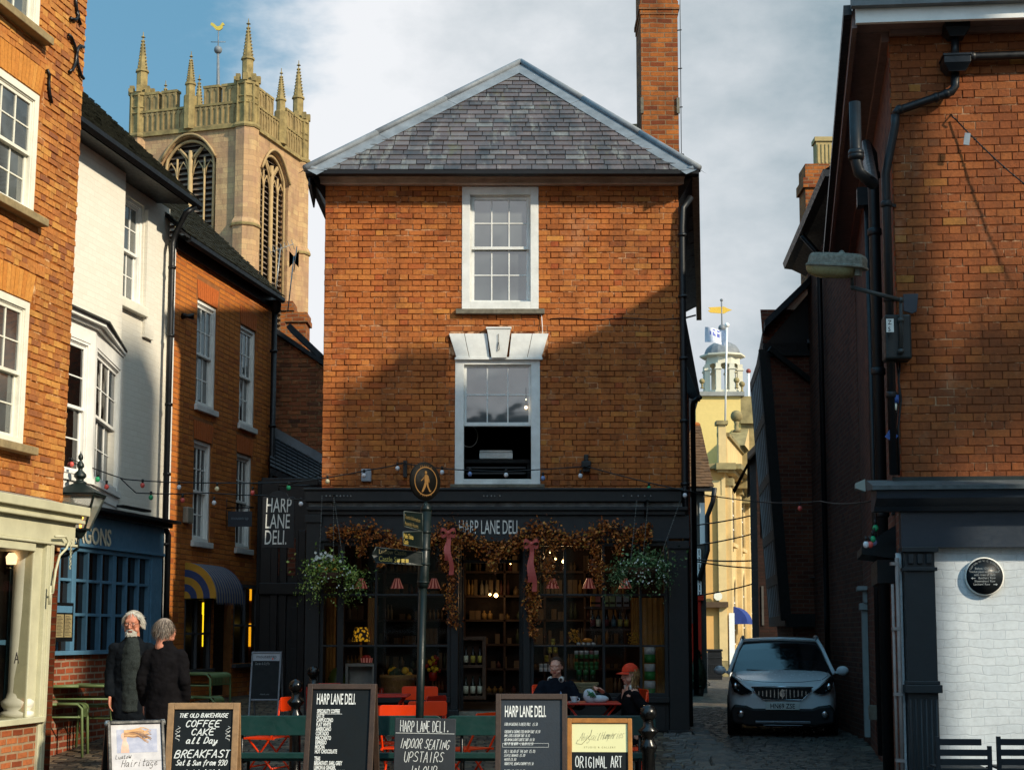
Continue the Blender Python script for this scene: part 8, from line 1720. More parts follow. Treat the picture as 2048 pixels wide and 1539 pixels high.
# ================================================================== street furniture
def bench(px0,px1,Y,lab):
    a=at(px0,1430,Y); b=at(px1,1430,Y); T=thing('park_bench',lab,'bench',(a.x,Y,gz(a.x,Y)),0,'green benches'); w=b.x-a.x; z=a.z-gz(a.x,Y)
    for z0,z1,y0 in ((z-.185,z,.0),(z-.40,z-.345,-.0)):
        m=MB(); r=.06 if z1==z else .02; pts=[]
        for cx,cz,t0 in ((w-r,z1-r,0),(r,z1-r,PI/2),(r,z0+r,PI),(w-r,z0+r,1.5*PI)): pts+=[(cx+r*math.cos(t0+k*PI/8),cz+r*math.sin(t0+k*PI/8)) for k in range(5)]
        m.pr(pts,-.015,.02); m.build('back_board',BGREEN,T,bevel=.005)
    m=MB()
    for k in range(3): m.box(0,w,.05+k*.13,.16+k*.13,z-.43,z-.40)
    m.build('seat',BGREEN,T,bevel=.005)
    for x in (.15,w/2,w-.15):
        m=MB(); m.tube([(x,.02,0),(x,.05,z-.45),(x,.03,z-.05)],.016,7); m.tube([(x,.44,0),(x,.42,z-.45),(x,.04,z-.44)],.016,7); m.tube([(x,.03,z-.05),(x,.035,z-.05)],.03,8); m.build('leg',IRON,T)
bench(452,884,14.9,'dark green slatted bench seen from behind, left of the signpost'); bench(892,1311,14.9,'dark green slatted bench seen from behind, right of the signpost')
def bollards():
    def mk(px,pyt,Y,lab,s=1):
        c=at(px,pyt,Y); g=gz(c.x,Y); h=c.z-g; T=thing('bollard',lab,'bollard',(c.x,Y,g),0,'black ball-topped bollards'); k=.075*s
        m=MB(); m.ball((0,0,h-k),k); m.build('ball_top',plain('polished_black_iron','#0a0a0a',.22,var=.2,bump=.1),T); m=MB(); m.lathe([(.09*s,0),(.09*s,.12),(.065*s,.15),(.055*s,h-.42),(.075*s,h-.38),(.075*s,h-.35),(.05*s,h-.31),(.045*s,h-.28),(.085*s,h-.24),(.09*s,h-.22),(.05*s,h-.19),(.04*s,h-2*k+.02)],(0,0,0),16); m.build('shaft',plain('polished_black_iron','#0a0a0a',.22),T)
    mk(592,1357,15.6,'black ball-topped bollard just left of the coffee menu board',.95); mk(627,1331,18.6,'black ball-topped bollard further back beside the deli left window'); mk(1296,1408,13.7,'black ball-topped bollard right of the gallery board',1.0)
bollards()
def bistro_chair(T,mat,h=.82,w=.42):
    """folding metal chair facing +y (we see the back): origin on the ground below the backrest"""
    m=MB(); r=.03; z0,z1=h-.155,h; pts=[]
    for cx,cz,t0 in ((w/2-r,z1-r,0),(-w/2+r,z1-r,PI/2),(-w/2+r,z0+r,PI),(w/2-r,z0+r,1.5*PI)): pts+=[(cx+r*math.cos(t0+k*PI/8),cz+r*math.sin(t0+k*PI/8)) for k in range(5)]
    m.pr(pts,-.012,.0); m.build('backrest',mat,T,bevel=.003)
    m=MB()
    for k in range(6): m.box(-w/2+.02,w/2-.02,.09+k*.058,.135+k*.058,.44,.452)
    m.box(-w/2,-w/2+.02,.07,.44,.43,.45); m.box(w/2-.02,w/2,.07,.44,.43,.45); m.build('seat',mat,T)
    for s in (-1,1):
        x=s*(w/2-.012)
        m=MB(); m.tube([(x,-.0,h-.03),(x,.03,.6),(x,.12,.44),(x*.98,.46,0)],.0115,7); m.build('leg',mat,T)
        m=MB(); m.tube([(x*.93,.40,.44),(x*.93,.0,0)],.0115,7); m.build('leg',mat,T)
    m=MB()
    for y,z in ((.37,.13),(.09,.12)): m.tube([(-w/2+.01,y,z),(w/2-.01,y,z)],.009,6)
    m.build('stretcher',mat,T)
def bistro_table(T,mat,h=.74,w=.62):
    m=MB(); m.box(-w/2,w/2,-w/2,w/2,h-.02,h); m.build('tabletop',mat,T,bevel=.006)
    for s in (-1,1):
        m=MB(); m.tube([(s*(w/2-.05),-w/2+.08,h-.02),(-s*(w/2-.05),-w/2+.08,0)],.012,7); m.build('leg',mat,T); m=MB(); m.tube([(s*(w/2-.05),w/2-.08,h-.02),(-s*(w/2-.05),w/2-.08,0)],.012,7); m.build('leg',mat,T)
    m=MB(); m.tube([(0,-w/2+.08,h/2),(0,w/2-.08,h/2)],.01,6); m.build('stretcher',mat,T)
def cafe():
    def ch(px,py,Y,rz,lab,mat=ORANGE):
        c=at(px,py,Y); g=gz(c.x,Y); h=c.z-g; T=thing('bistro_chair',lab,'chair',(c.x,Y,g),rz,'orange folding chairs'); bistro_chair(T,mat,min(max(h,.76),.9))
    ch(800,1409,15.9,R(-6),'bright orange folding chair nearest the signpost, its back to us'); ch(855,1401,16.6,R(14),'bright orange folding chair half hidden by the signpost on its right'); ch(840,1369,18.1,R(-2),'dull orange folding chair behind the signpost, backrest highest'); ch(1252,1430,15.7,R(3),'bright orange folding chair just left of the right bollard')
    ch(578,1392,17.3,R(70),'orange folding chair turned sideways left of the coffee menu board'); ch(648,1365,18.6,R(5),'red orange folding chair behind the top of the coffee menu board',REDE); ch(975,1424,15.9,R(55),'orange folding chair mostly hidden behind the food menu board'); ch(872,1387,17.3,R(62),'red folding chair sideways right of the signpost',REDE); ch(758,1410,16.6,R(-12),'orange folding chair peeping out right of the coffee menu board')
    def tb(px,py,Y,lab,mat,rz=0):
        c=at(px,py,Y); g=gz(c.x,Y); T=thing('bistro_table',lab,'table',(c.x,Y,g),rz,'red and orange folding tables'); bistro_table(T,mat,c.z-g,.66); return c
    tb(1182,1403,18.2,'red folding table between the two seated people',REDE); tb(760,1388,17.6,'red folding table behind the signpost group of chairs',REDE); tb(700,1420,16.9,'orange folding table behind the coffee menu board',ORANGE,R(10))
    z=at(1182,1403,18.2).z
    c=at(1148,1400,18.05); t=thing('coffee_cup','small white coffee cup on a saucer on the red table','cup',(c.x,18.05,z)); PC=plain('porcelain','#b9bcc0',.3,bump=0); m=MB(); m.lathe([(.025,.008),(.042,.06),(.044,.07),(.038,.068),(.02,.02)],(0,0,0),14); m.tube([(.04,0,.055),(.065,0,.05),(.06,0,.025),(.035,0,.02)],.005,6); m.build('cup',PC,t); m=MB(); m.lathe([(.03,0),(.07,.008),(.072,.012),(.03,.006)],(0,0,0),16); m.build('saucer',PC,t)
    c=at(1190,1400,18.1); t=thing('paper_bag','white and grey crumpled bag with green print lying on the red table','bag',(c.x,18.1,z)); m=MB(); m.ellipsoid((-.06,0,.07),(.075,.06,.09),Matrix.Rotation(-.35,3,'Y')); m.ellipsoid((.05,0,.04),(.11,.05,.045)); o=m.build('sack',plain('bag_white','#a8abb0',.7,var=.25,sc=14,bump=.6,bsc=25),t); m=MB()
    for k in range(4): m.tube([(-.09+k*.02,-.062,.14-k*.01),(-.05+k*.02,-.066,.06)],.006,5)
    m.tube([(-.09,-.06,.08),(-.03,-.068,.12),(-.0,-.06,.07)],.006,5); m.build('green_print',plain('bag_green','#1e6a3a',.6,bump=0),t)
    # sage green cafe tables and benches at the left
    def sage(px,py,Y,rz,lab,w,d,h,cat,nm):
        c=at(px,py,Y); g=gz(c.x,Y); T=thing(nm,lab,cat,(c.x,Y,g),rz); Hh=c.z-g
        m=MB(); n=6; r=.06; prof=[(-w/2,Hh-.16)]+[(-w/2+r-r*math.cos(t),Hh-r+r*math.sin(t)) for t in [PI/2*k/n for k in range(n+1)]]+[(w/2-r+r*math.sin(t),Hh-r+r*math.cos(t)) for t in [PI/2*k/n for k in range(n+1)]]+[(w/2,Hh-.16)]
        for i in range(len(prof)-1):
            (x0_,z0_),(x1_,z1_)=prof[i],prof[i+1]; k=14
            if i in (0,len(prof)-2):
                for j in range(k): y0_=-d/2+d*j/k; m.add([(x0_,y0_,z0_),(x0_,y0_+d/k*.6,z0_),(x1_,y0_+d/k*.6,z1_),(x1_,y0_,z1_)],[(0,1,2,3)])
            else: m.add([(x0_,-d/2,z0_),(x0_,d/2,z0_),(x1_,d/2,z1_),(x1_,-d/2,z1_)],[(0,1,2,3)],0,True)
        m.build('tabletop' if cat=='table' else 'seat',SAGE,T)
        for y in (-d/2,d/2):
            for s in (-1,1): m=MB(); m.tube([(0,y,Hh-.01),(s*(w/2-.07),y,Hh-.01),(s*(w/2-.02),y,Hh-.06),(s*(w/2-.0),y,0)],.017,8); m.build('leg',SAGE,T)
        m=MB()
        for y in (-d/2,d/2): m.tube([(-w/2,y,Hh-.16),(w/2,y,Hh-.16)],.012,6)
        m.build('rail',SAGE,T)
    sage(170,1368,19.0,R(4),'pale sage green metal table with rounded edges in front of the blue cafe',.80,.7,.74,'table','cafe_table')
    sage(120,1405,18.7,R(4),'low sage green metal bench on the near side of the table',.62,.32,.45,'bench','cafe_bench'); sage(205,1408,19.4,R(4),'low sage green metal bench under the table, right end',.55,.32,.45,'bench','cafe_bench')
    sage(392,1345,21.5,R(-12),'dark sage green metal table behind the two standing men',.75,.7,.74,'table','cafe_table'); sage(398,1392,21.0,R(-12),'low dark green metal bench beneath the table behind the men',.6,.32,.45,'bench','cafe_bench')
    # slatted chairs by the white wall
    for px,lab in ((1930,'dark slatted wooden chair with a stepped back against the white wall, the left one'),(2052,'dark slatted wooden chair cut off at the right edge of the view')):
        c=at(px,1472,13.6); T=thing('slatted_chair',lab,'chair',(c.x,13.6,0),R(-4),'dark slatted chairs'); DW_=plain('charcoal_wood','#1a1f24',.55,var=.2,bump=.1); h=c.z
        m=MB(); m.box(-.25,-.215,0,.03,0,h); m.build('leg',DW_,T); m=MB(); m.box(.19,.225,0,.03,0,h-.08); m.build('leg',DW_,T)
        for k,(x1,z) in enumerate(((.14,h-.075),(.19,h-.165),(.19,h-.245),(.19,h-.325))): m=MB(); m.box(-.215,x1,.002,.02,z,z+.055); m.build('back_slat',DW_,T,bevel=.003)
        m=MB(); 
        for k in range(5): m.box(-.22,.2,.03+k*.085,.1+k*.085,.43,.45)
        m.build('seat',DW_,T,bevel=.003)
        for x in (-.235,.205): m=MB(); m.box(x-.015,x+.015,.42,.45,0,.43); m.build('leg',DW_,T)
cafe()
# ================================================================== garland, bows, hanging baskets, lights
LEAFM={}
def leafmat(name,cols):
    t=NT(name); g=t.N('NewGeometry'); o=t.ramp(g.outputs['Random Per Island'],cols); m=t.done(o,.6); t.b.inputs['Specular IOR Level'].default_value=.3; return m
def leaf(m,p,s,rr,mi=0,droop=.5):
    d=Vector((rr.uniform(-1,1),rr.uniform(-1,1),rr.uniform(-1,.6)-droop*.3)).normalized(); q=d.cross(Vector((rr.uniform(-1,1),rr.uniform(-1,1),rr.uniform(-1,1)))).normalized(); p=Vector(p)
    m.add([p,p+d*s*.5+q*s*.28,p+d*s,p+d*s*.5-q*s*.28],[(0,1,2,3)],mi)
def garland():
    T=thing('leaf_garland','thick swag of coppery dried leaves draped across the top of the deli shopfront','garland',(x0,DY-.32,0)); rr=random.Random(12)
    GM=leafmat('copper_leaves',[(0,'#3a1c0c'),(.3,'#7a3f18'),(.6,'#a35a22'),(.85,'#c27a34'),(1,'#8a6e2c')])
    P=lambda px,py:(at(px,py,DY-.32).x-x0,at(px,py,DY-.32).z)
    m=MB(); path=[(655,1062,10),(690,1062,15),(735,1058,17),(775,1072,15),(800,1090,12),(830,1088,12),(865,1075,16),(900,1052,22),(940,1072,20),(985,1100,16),(1015,1092,14),(1045,1070,20),(1075,1058,22),(1105,1062,18),(1140,1078,14),(1175,1072,15),(1205,1052,20),(1245,1062,17),(1285,1068,15),(1300,1055,12)]
    for i in range(len(path)-1):
        (a,b,r0),(c,d,r1)=path[i],path[i+1]
        for k in range(230):
            f=rr.random(); px=a+(c-a)*f+rr.gauss(0,3); r=(r0+(r1-r0)*f); py=b+(d-b)*f+rr.gauss(0,1)*r*.62+abs(rr.gauss(0,1))*r*.25
            u,z=P(px,py); leaf(m,(u,rr.uniform(-.07,.07),z),rr.uniform(.035,.06),rr)
    tails=[(905,1075,1250,12),(893,1080,1140,10),(1062,1085,1235,12),(1068,1180,1275,10),(1100,1080,1165,13),(1190,1080,1150,10),(1200,1120,1175,8),(725,1075,1110,9),(1240,1075,1110,9),(985,1110,1140,6),(760,1085,1130,7)]
    for px,ya,yb,r in tails:
        for k in range(int((yb-ya)*4)):
            f=rr.random(); u,z=P(px+rr.gauss(0,r*.55)+4*math.sin(f*7),ya+(yb-ya)*f+rr.gauss(0,3)); leaf(m,(u,rr.uniform(-.05,.05),z),rr.uniform(.03,.055),rr,0,1)
    m.build('leaves',GM,T,uv=False); m=MB(); m.tube([(P(a,b)[0],.02,P(a,b)[1]) for a,b,_ in path],.02,6); m.build('stem',plain('twig','#2a180e',.9),T)
    for px,py,lab,drop in ((897,1066,'pink ribbon bow on the garland left of the shop name',1),(1062,1088,'pink ribbon bow with long tails on the garland right of the shop name',0)):
        u,z=P(px,py); T=thing('ribbon_bow',lab,'bow',(x0+u,DY-.43,z),0,'pink ribbon bows'); RB=plain('pink_ribbon','#b5524a',.55,var=.12,sc=8,bump=.1)
        m=MB(); m.ball((0,0,0),.03,0,8,6,(1,.7,1)); m.build('knot',RB,T)
        for s in (-1,1):
            m=MB(); pts=[(s*.1*math.sin(t)*1.0,-.03*math.sin(2*t),.045*math.sin(t)*math.cos(t)*2) for t in [PI*k/10 for k in range(11)]]
            for i in range(10): a,b=pts[i],pts[i+1]; m.add([(a[0],a[1],a[2]-.022),(b[0],b[1],b[2]-.022),(b[0],b[1],b[2]+.022),(a[0],a[1],a[2]+.022)],[(0,1,2,3)],0,True)
            m.build('loop',RB,T)
        for s,L_ in ((-.5,.36 if drop else .5),(.9,.55 if drop else .62)):
            m=MB(); n=12
            for i in range(n):
                f0,f1=i/n,(i+1)/n; X=lambda f:s*.05*f+.012*math.sin(f*9+s); Yy=lambda f:-.015+.02*math.sin(f*7+s); 
                m.add([(X(f0)-.022-.01*f0,Yy(f0),-L_*f0),(X(f0)+.022+.01*f0,Yy(f0)+.01,-L_*f0),(X(f1)+.022+.01*f1,Yy(f1)+.01,-L_*f1),(X(f1)-.022-.01*f1,Yy(f1),-L_*f1)],[(0,1,2,3)],0,True)
            m.build('ribbon_tail',RB,T)
garland()
def tree():  # tree added out of view to dapple shade on the right building
    T=thing('added_shade_tree','small leafy tree added out of view at the right to shade the corner building','tree',(10.9,11.2,0)); rr=random.Random(9); m=MB()
    m.tube([(0,0,0),(.05,0,2.5),(0,.1,5),(.1,0,7.5)],[.2,.16,.12,.06],10); c=[(0,0,7.8)]
    for k in range(9): a=k*.7; z=5.6+k*.26; e=(math.cos(a)*1.05,math.sin(a)*1.05,z+1.1); m.tube([(0,.05,z),((e[0])*.5,e[1]*.5,z+.4),e],[.06,.045,.02],6); c.append(e)
    m.build('trunk',plain('tree_bark','#4a3c30',.9,var=.3,bump=.5),T); m=MB()
    for k in range(5200): q=c[rr.randrange(len(c))]; leaf(m,(q[0]+rr.gauss(0,.33),q[1]+rr.gauss(0,.33),q[2]+rr.gauss(0,.30)),rr.uniform(.08,.14),rr)
    m.build('crown',leafmat('tree_leaves',[(0,'#2c3c14'),(.5,'#4c5a1e'),(1,'#7a7a2c')]),T,uv=False)
tree()
def baskets():
    for k,(px,py,pt,pr_,lab,col_,wf) in enumerate(((664,1148,668,990,'hanging basket with white and yellow flowers at the left corner of the deli',0,1),(1286,1138,1296,1000,'hanging basket of green trailing foliage at the right corner of the deli',1,0))):
        Y=20.15; c=at(px,py,Y); T=thing('hanging_basket',lab,'hanging basket',(c.x,Y,c.z),0,'hanging baskets'); rr=random.Random(30+k)
        m=MB(); m.lathe([(.04,-.17),(.12,-.14),(.19,-.05),(.20,.02),(.19,.02),(.1,-.1)],(0,0,0),16); m.build('basket',plain('coir_basket','#3a2312',.9,var=.5,sc=30,bump=.6),T)
        cols=[(0,'#2c3c1a'),(.4,'#56702c'),(.75,'#7f9440'),(1,'#b0b86a')] if k==0 else [(0,'#1e2e1a'),(.4,'#38542e'),(.8,'#5e7a4a'),(1,'#a6b48a')]
        m=MB()
        for i in range(2000):
            a=rr.random()*6.28; h=rr.random()
            if h<.45: r=abs(rr.gauss(0,.17)); z=.03+abs(rr.gauss(0,.11)); sc=.055
            else: r=.18+abs(rr.gauss(0,.09)); z=-abs(rr.gauss(0,.16))+.05; sc=.035
            if abs(math.cos(a)*r)<.13 and z<-.03 and math.sin(a)<0 and rr.random()<.8: continue
            leaf(m,(math.cos(a)*r*1.25+(-.05 if h<.45 else .04)*(1 if k==0 else -1),math.sin(a)*r*.7,z),rr.uniform(.6,1.2)*sc,rr,0,1)
        for i in range(22):
            a=rr.random()*6.28; x,y=math.cos(a)*rr.uniform(.26,.40),math.sin(a)*.2; L_=rr.uniform(.08,.42)
            for j in range(26): f=rr.random(); leaf(m,(x*(1+.3*f)+rr.gauss(0,.015),y,-.02-L_*f),rr.uniform(.02,.04),rr,0,1)
        m.build('foliage',leafmat('basket_leaves_%s'%('yellow' if k==0 else 'green'),cols),T,uv=False)
        m=MB()
        for i in range(60 if k==0 else 45):
            if k==0 and i<34: p=Vector((-.09+rr.gauss(0,.07),rr.gauss(0,.05)-.05,.22+rr.gauss(0,.035)))
            else: a=rr.random()*6.28; r=.2+rr.random()*.15; p=Vector((math.cos(a)*r,-abs(math.sin(a)*r*.7),rr.uniform(-.2,.12)))
            s=.02 if i<34 and k==0 else .011
            for j in range(5): d=Vector((math.cos(j*1.256),-.3,math.sin(j*1.256)))*s; q=Vector((-math.sin(j*1.256),0,math.cos(j*1.256)))*s*.5; m.add([p,p+d*.6+q,p+d,p+d*.6-q],[(0,1,2,3)])
        m.build('white_flowers',plain('petals_white','#c9ccc4',.6,bump=0),T,uv=False)['kind']='stuff'
        if k==0:
            m=MB()
            for i in range(26): p=Vector((rr.gauss(0,.1),rr.gauss(0,.06)-.1,.08+rr.gauss(0,.05))); leaf(m,p,.05,rr)
            m.build('yellow_flowers',plain('petals_yellow','#b07a18',.6,bump=0),T,uv=False)['kind']='stuff'
        hk=at(pt,pr_,20.2)-Vector((c.x,Y,c.z)); m=MB()
        for sx in (-.17,.17,.0):
            p,q=Vector((sx,.0 if sx else .15,0)),Vector((hk.x+(-.15 if sx<0 else (.42 if (sx>0 and k) else .0)),0,hk.z*(1 if sx or True else 1)))
            if sx==0: q=Vector((hk.x,.02,hk.z))
            if sx==.17 and k==0: q=Vector((hk.x,0,hk.z))
            n=40
            for i in range(n): a=p.lerp(q,i/n); b=p.lerp(q,(i+.75)/n); m.tube([a,b],.0045 if i%2 else .007,5)
        m.build('chain',plain('basket_chain','#6d6e6a',.5,metal=.4),T)
        m=MB(); m.tube([Vector((hk.x-.02,.25,hk.z)),Vector((hk.x,-.03,hk.z))],.014,7); m.tube([Vector((hk.x-.02,.28,hk.z-.2)),Vector((hk.x-.02,.28,hk.z+.04))],.016,7); m.build('bracket',IRON,T)
baskets()
def lights():
    BM={'w':plain('bulb_white','#c8c8cc',.25,bump=0,var=.02),'r':plain('bulb_red','#c05048',.25,bump=0,var=.02),'g':plain('bulb_green','#1f8a5a',.25,bump=0,var=.02),'b':plain('bulb_blue','#6a7ea8',.25,bump=0,var=.02),'y':plain('bulb_ivory','#d8c8a0',.25,bump=0,var=.02)}
    def string(lab,pts,bulbs,sag=.0):
        V=[at(*p) for p in pts]; T=thing('string_lights',lab,'string lights',V[0],0,'festoon lights over the square'); o=V[0]; m=MB(); W_=[]
        for i in range(len(V)-1):
            for k in range(10 if i<len(V)-2 else 11): f=k/10; p=V[i].lerp(V[i+1],f); p.z-=sag*4*f*(1-f)*(V[i+1]-V[i]).length*.02; W_.append(p-o)
        m.tube(W_,.008,5); m.build('wire',BLK,T)
        for px,py,c in bulbs:
            # nearest wire point in x pixel
            best=min(W_,key=lambda p:abs((1024+FPX*(p.x+o.x)/(math.cos(TH)*(p.y+o.y)+math.sin(TH)*(p.z+o.z-H)))-px))
            Y=(best+o).y; q=at(px,py,Y)-o; z=min(q.z,best.z-.05)
            m=MB(); m.ball((q.x,best.y,z),.030,0,10,7,(1,1,1.15)); m.build('bulb',BM[c],T); m=MB(); m.lathe([(.014,0),(.017,.05),(.01,.055)],(q.x,best.y,z+.025),8); m.build('socket',BLK,T)
    string('festoon of coloured bulbs from the cream bay window to the deli wall',[(130,912,18.4),(250,958,19.5),(430,965,20.2),(600,962,20.4),(735,940,20.5),(811,925,20.55)],[(143,928,'r'),(195,958,'g'),(285,970,'r'),(358,974,'w'),(434,977,'y'),(505,985,'r'),(577,975,'g'),(655,957,'y'),(728,950,'w'),(795,924,'w')],.6)
    string('second slacker festoon of bulbs hanging lower before the brick house',[(240,955,19.3),(272,985,19.4),(420,985,20.3),(530,990,20.6),(610,1000,20.3)],[(213,973,'r'),(302,988,'g'),(365,1000,'r'),(428,1005,'w'),(602,998,'w')],.6)
    string('festoon of bulbs across the deli front at the foot of the lower sash window',[(811,927,20.5),(900,938,20.5),(1010,942,20.5),(1172,932,20.5),(1290,963,20.4),(1380,982,20.2)],[(884,944,'w'),(940,947,'b'),(1012,949,'w'),(1086,956,'b'),(1161,951,'w'),(1298,976,'g'),(1370,990,'w')],.25)
    string('thin festoon crossing the lane from the deli to the right corner shop',[(1380,982,20.2),(1450,995,21),(1520,1003,21),(1640,1002,19),(1748,1000,15.6)],[(1600,1016,'r')],.5)
    string('bunch of coloured bulbs hanging at the corner of the right shop cornice',[(1748,990,15.1),(1752,1030,15.05),(1748,1060,15.0),(1740,1078,15.0)],[(1750,1018,'g'),(1745,1057,'g'),(1740,1073,'r'),(1732,1082,'w'),(1748,1084,'b')],0)
    # bare cables over the lane
    for i,(a,b) in enumerate((((1388,1050,40),(1512,1028,42)),((1390,1090,40),(1512,1065,42)),((1392,1122,40),(1505,1135,42)),((1396,1190,40),(1512,1165,42)),((1392,1118,38),(1512,1120,38)))):
        p,q=at(*a),at(*b); m=MB(); m.tube([(p.lerp(q,k/10)-p)+Vector((0,0,-.25*4*k/10*(1-k/10)*.12)) for k in range(11)],.018,4); o=m.build('overhead_cable',BLK); o.location=p; tag(o,'%s thin black cable crossing before the yellow hall'%['topmost','second highest','third','lowest','slack middle'][i],'cable',group='cables over the lane')
lights()
# ================================================================== people
def remesh(mb,name,mats,parent,vox=.008,smooth=4,paint=None):
    me=bpy.data.meshes.new('tmp'); me.from_pydata(mb.v,[],mb.f); o=bpy.data.objects.new('tmp',me); SC.collection.objects.link(o)
    r=o.modifiers.new('r','REMESH'); r.mode='VOXEL'; r.voxel_size=vox; s=o.modifiers.new('s','SMOOTH'); s.iterations=smooth; s.factor=.6
    if name in ('jacket','trousers','top','sweater'):
        for sc_,st_ in ((.10,.026),(.035,.010)):
            tx=bpy.data.textures.get('folds%d'%(sc_*1000)) or bpy.data.textures.new('folds%d'%(sc_*1000),'CLOUDS'); tx.noise_scale=sc_; tx.noise_depth=1
            dm=o.modifiers.new('d','DISPLACE'); dm.texture=tx; dm.strength=st_; dm.mid_level=.5; dm.texture_coords='LOCAL'
    dg=bpy.context.evaluated_depsgraph_get(); nm=bpy.data.meshes.new_from_object(o.evaluated_get(dg)); bpy.data.objects.remove(o); bpy.data.meshes.remove(me)
    nm.name=name; nm.materials.clear()
    for m in mats: nm.materials.append(m)
    nm.polygons.foreach_set('use_smooth',[True]*len(nm.polygons))
    if paint:
        for p in nm.polygons: p.material_index=paint(p.center)
    ob=bpy.data.objects.new(name,nm); SC.collection.objects.link(ob); ob.parent=parent; return ob
def limb(m,pts,rs,sub=4):
    P=[Vector(p) for p in pts]; Q=[];Rr=[]
    for i in range(len(P)-1):
        for k in range(sub): f=k/sub; Q.append(P[i].lerp(P[i+1],f)); Rr.append(rs[i]+(rs[i+1]-rs[i])*f)
    Q.append(P[-1]); Rr.append(rs[-1]); m.tube(Q,Rr,12)
    for p,r in zip(P,rs): m.ball(p,r*.99,0,12,8)
def torso(m,secs):
    """secs: (centre, half width, half depth)"""
    n=20; vs=[]
    for c,a,b in secs: vs+=[(c[0]+a*math.cos(2*PI*j/n),c[1]+b*math.sin(2*PI*j/n),c[2]) for j in range(n)]
    k=len(secs); m.add(vs,[(i*n+j,i*n+(j+1)%n,(i+1)*n+(j+1)%n,(i+1)*n+j) for i in range(k-1) for j in range(n)]+[tuple(range(n-1,-1,-1)),tuple(range((k-1)*n,k*n))])
def hand(m,wrist,d,up,side,curl=.5,s=1.0,flex=None):
    """palm and five fingers; d forward, up = back of the hand, side = +1 thumb on the d x up side"""
    w=Vector(wrist); d=Vector(d).normalized(); up=(Vector(up)-d*Vector(up).dot(d)).normalized(); x=d.cross(up)*side
    for i in range(5): limb(m,[w+x*(.0),w+d*.03*s+x*(-.028+.014*i)*s,w+d*.085*s+x*(-.034+.017*i)*s],[.02*s,.015*s,.0125*s],2)
    for i,(ln,of) in enumerate(((.062,-.034),(.074,-.012),(.078,.010),(.070,.032))):
        c=(curl if flex is None else flex[i]); p=w+d*.085*s+x*of*s; a=0; pts=[p]
        for k,seg in enumerate((.45,.32,.25)): a+=c*(.9 if k else .6); p=p+(d*math.cos(a)-up*math.sin(a))*ln*seg*s; pts.append(p)
        limb(m,pts,[.0105*s,.0095*s,.0088*s,.0075*s],2)
    p=w+d*.02*s+x*.03*s; q=p+(d*.6+x*.8-up*.1).normalized()*.035*s; r=q+(d*.9+x*.35-up*.2).normalized()*.03*s; t=r+(d*.95+x*.05-up*.3).normalized()*.024*s
    limb(m,[p,q,r,t],[.014*s,.0115*s,.0105*s,.0085*s],2)
def head(m,c,rot,s=1.0,beard=0):
    M3=rot.to_3x3(); P=lambda x,y,z:Vector(c)+M3@Vector((x*s,y*s,z*s)); E=lambda x,y,z,a,b,d_,r=None:m.ellipsoid(P(x,y,z),(a*s,b*s,d_*s),M3@(r if r else Matrix.Identity(3)),0,16,12)
    E(0,.015,.035,.077,.095,.088); E(0,-.015,-.01,.066,.078,.088); E(0,-.035,-.062,.048,.05,.045); E(0,-.062,-.092,.024,.022,.02); E(0,-.07,.03,.058,.028,.022)
    E(0,-.098,-.012,.012,.017,.028,Matrix.Rotation(-.25,3,'X')); E(0,-.108,-.03,.014,.014,.011); E(-.011,-.10,-.034,.009,.01,.008); E(.011,-.10,-.034,.009,.01,.008)
    E(0,-.088,-.058,.024,.012,.006); E(0,-.086,-.068,.021,.012,.007)
    for x in (-1,1): E(x*.034,-.074,-.012,.022,.02,.024); E(x*.078,.012,-.005,.010,.018,.030,Matrix.Rotation(.25,3,'X')); E(x*.050,-.035,-.055,.018,.045,.026); E(x*.028,-.088,.020,.02,.01,.006)
    limb(m,[P(0,.02,-.06),P(0,.03,-.15)],[.055*s,.058*s],3)
    return P,M3
def eyes(T,P,M3,s,glasses=None):
    for x in (-1,1):
        m=MB(); m.ball(tuple(P(x*.031,-.080,.005)),.0115*s,0,10,8); m.ball(tuple(P(x*.031,-.0875,.005)),.0055*s,1,8,6); m.build('eye',[plain('eye_white','#b9b2a8',.3,bump=0),plain('iris_dark','#1d140f',.2,bump=0)],T,uv=False)
    if glasses:
        m=MB()
        for x in (-1,1): m.tube([P(x*.033+.024*math.cos(t),-.108,.002+.018*math.sin(t)) for t in [2*PI*k/14 for k in range(15)]],.0018,5); m.tube([P(x*.057,-.106,.006),P(x*.08,.01,.01)],.0016,5)
        m.tube([P(-.009,-.108,.006),P(.009,-.108,.006)],.0016,5); m.build('glasses',IRON,T,uv=False)
def hairm(name,cols):
    if name in _M: return _M[name]
    m=leafmat(name,cols); _M[name]=m; return m
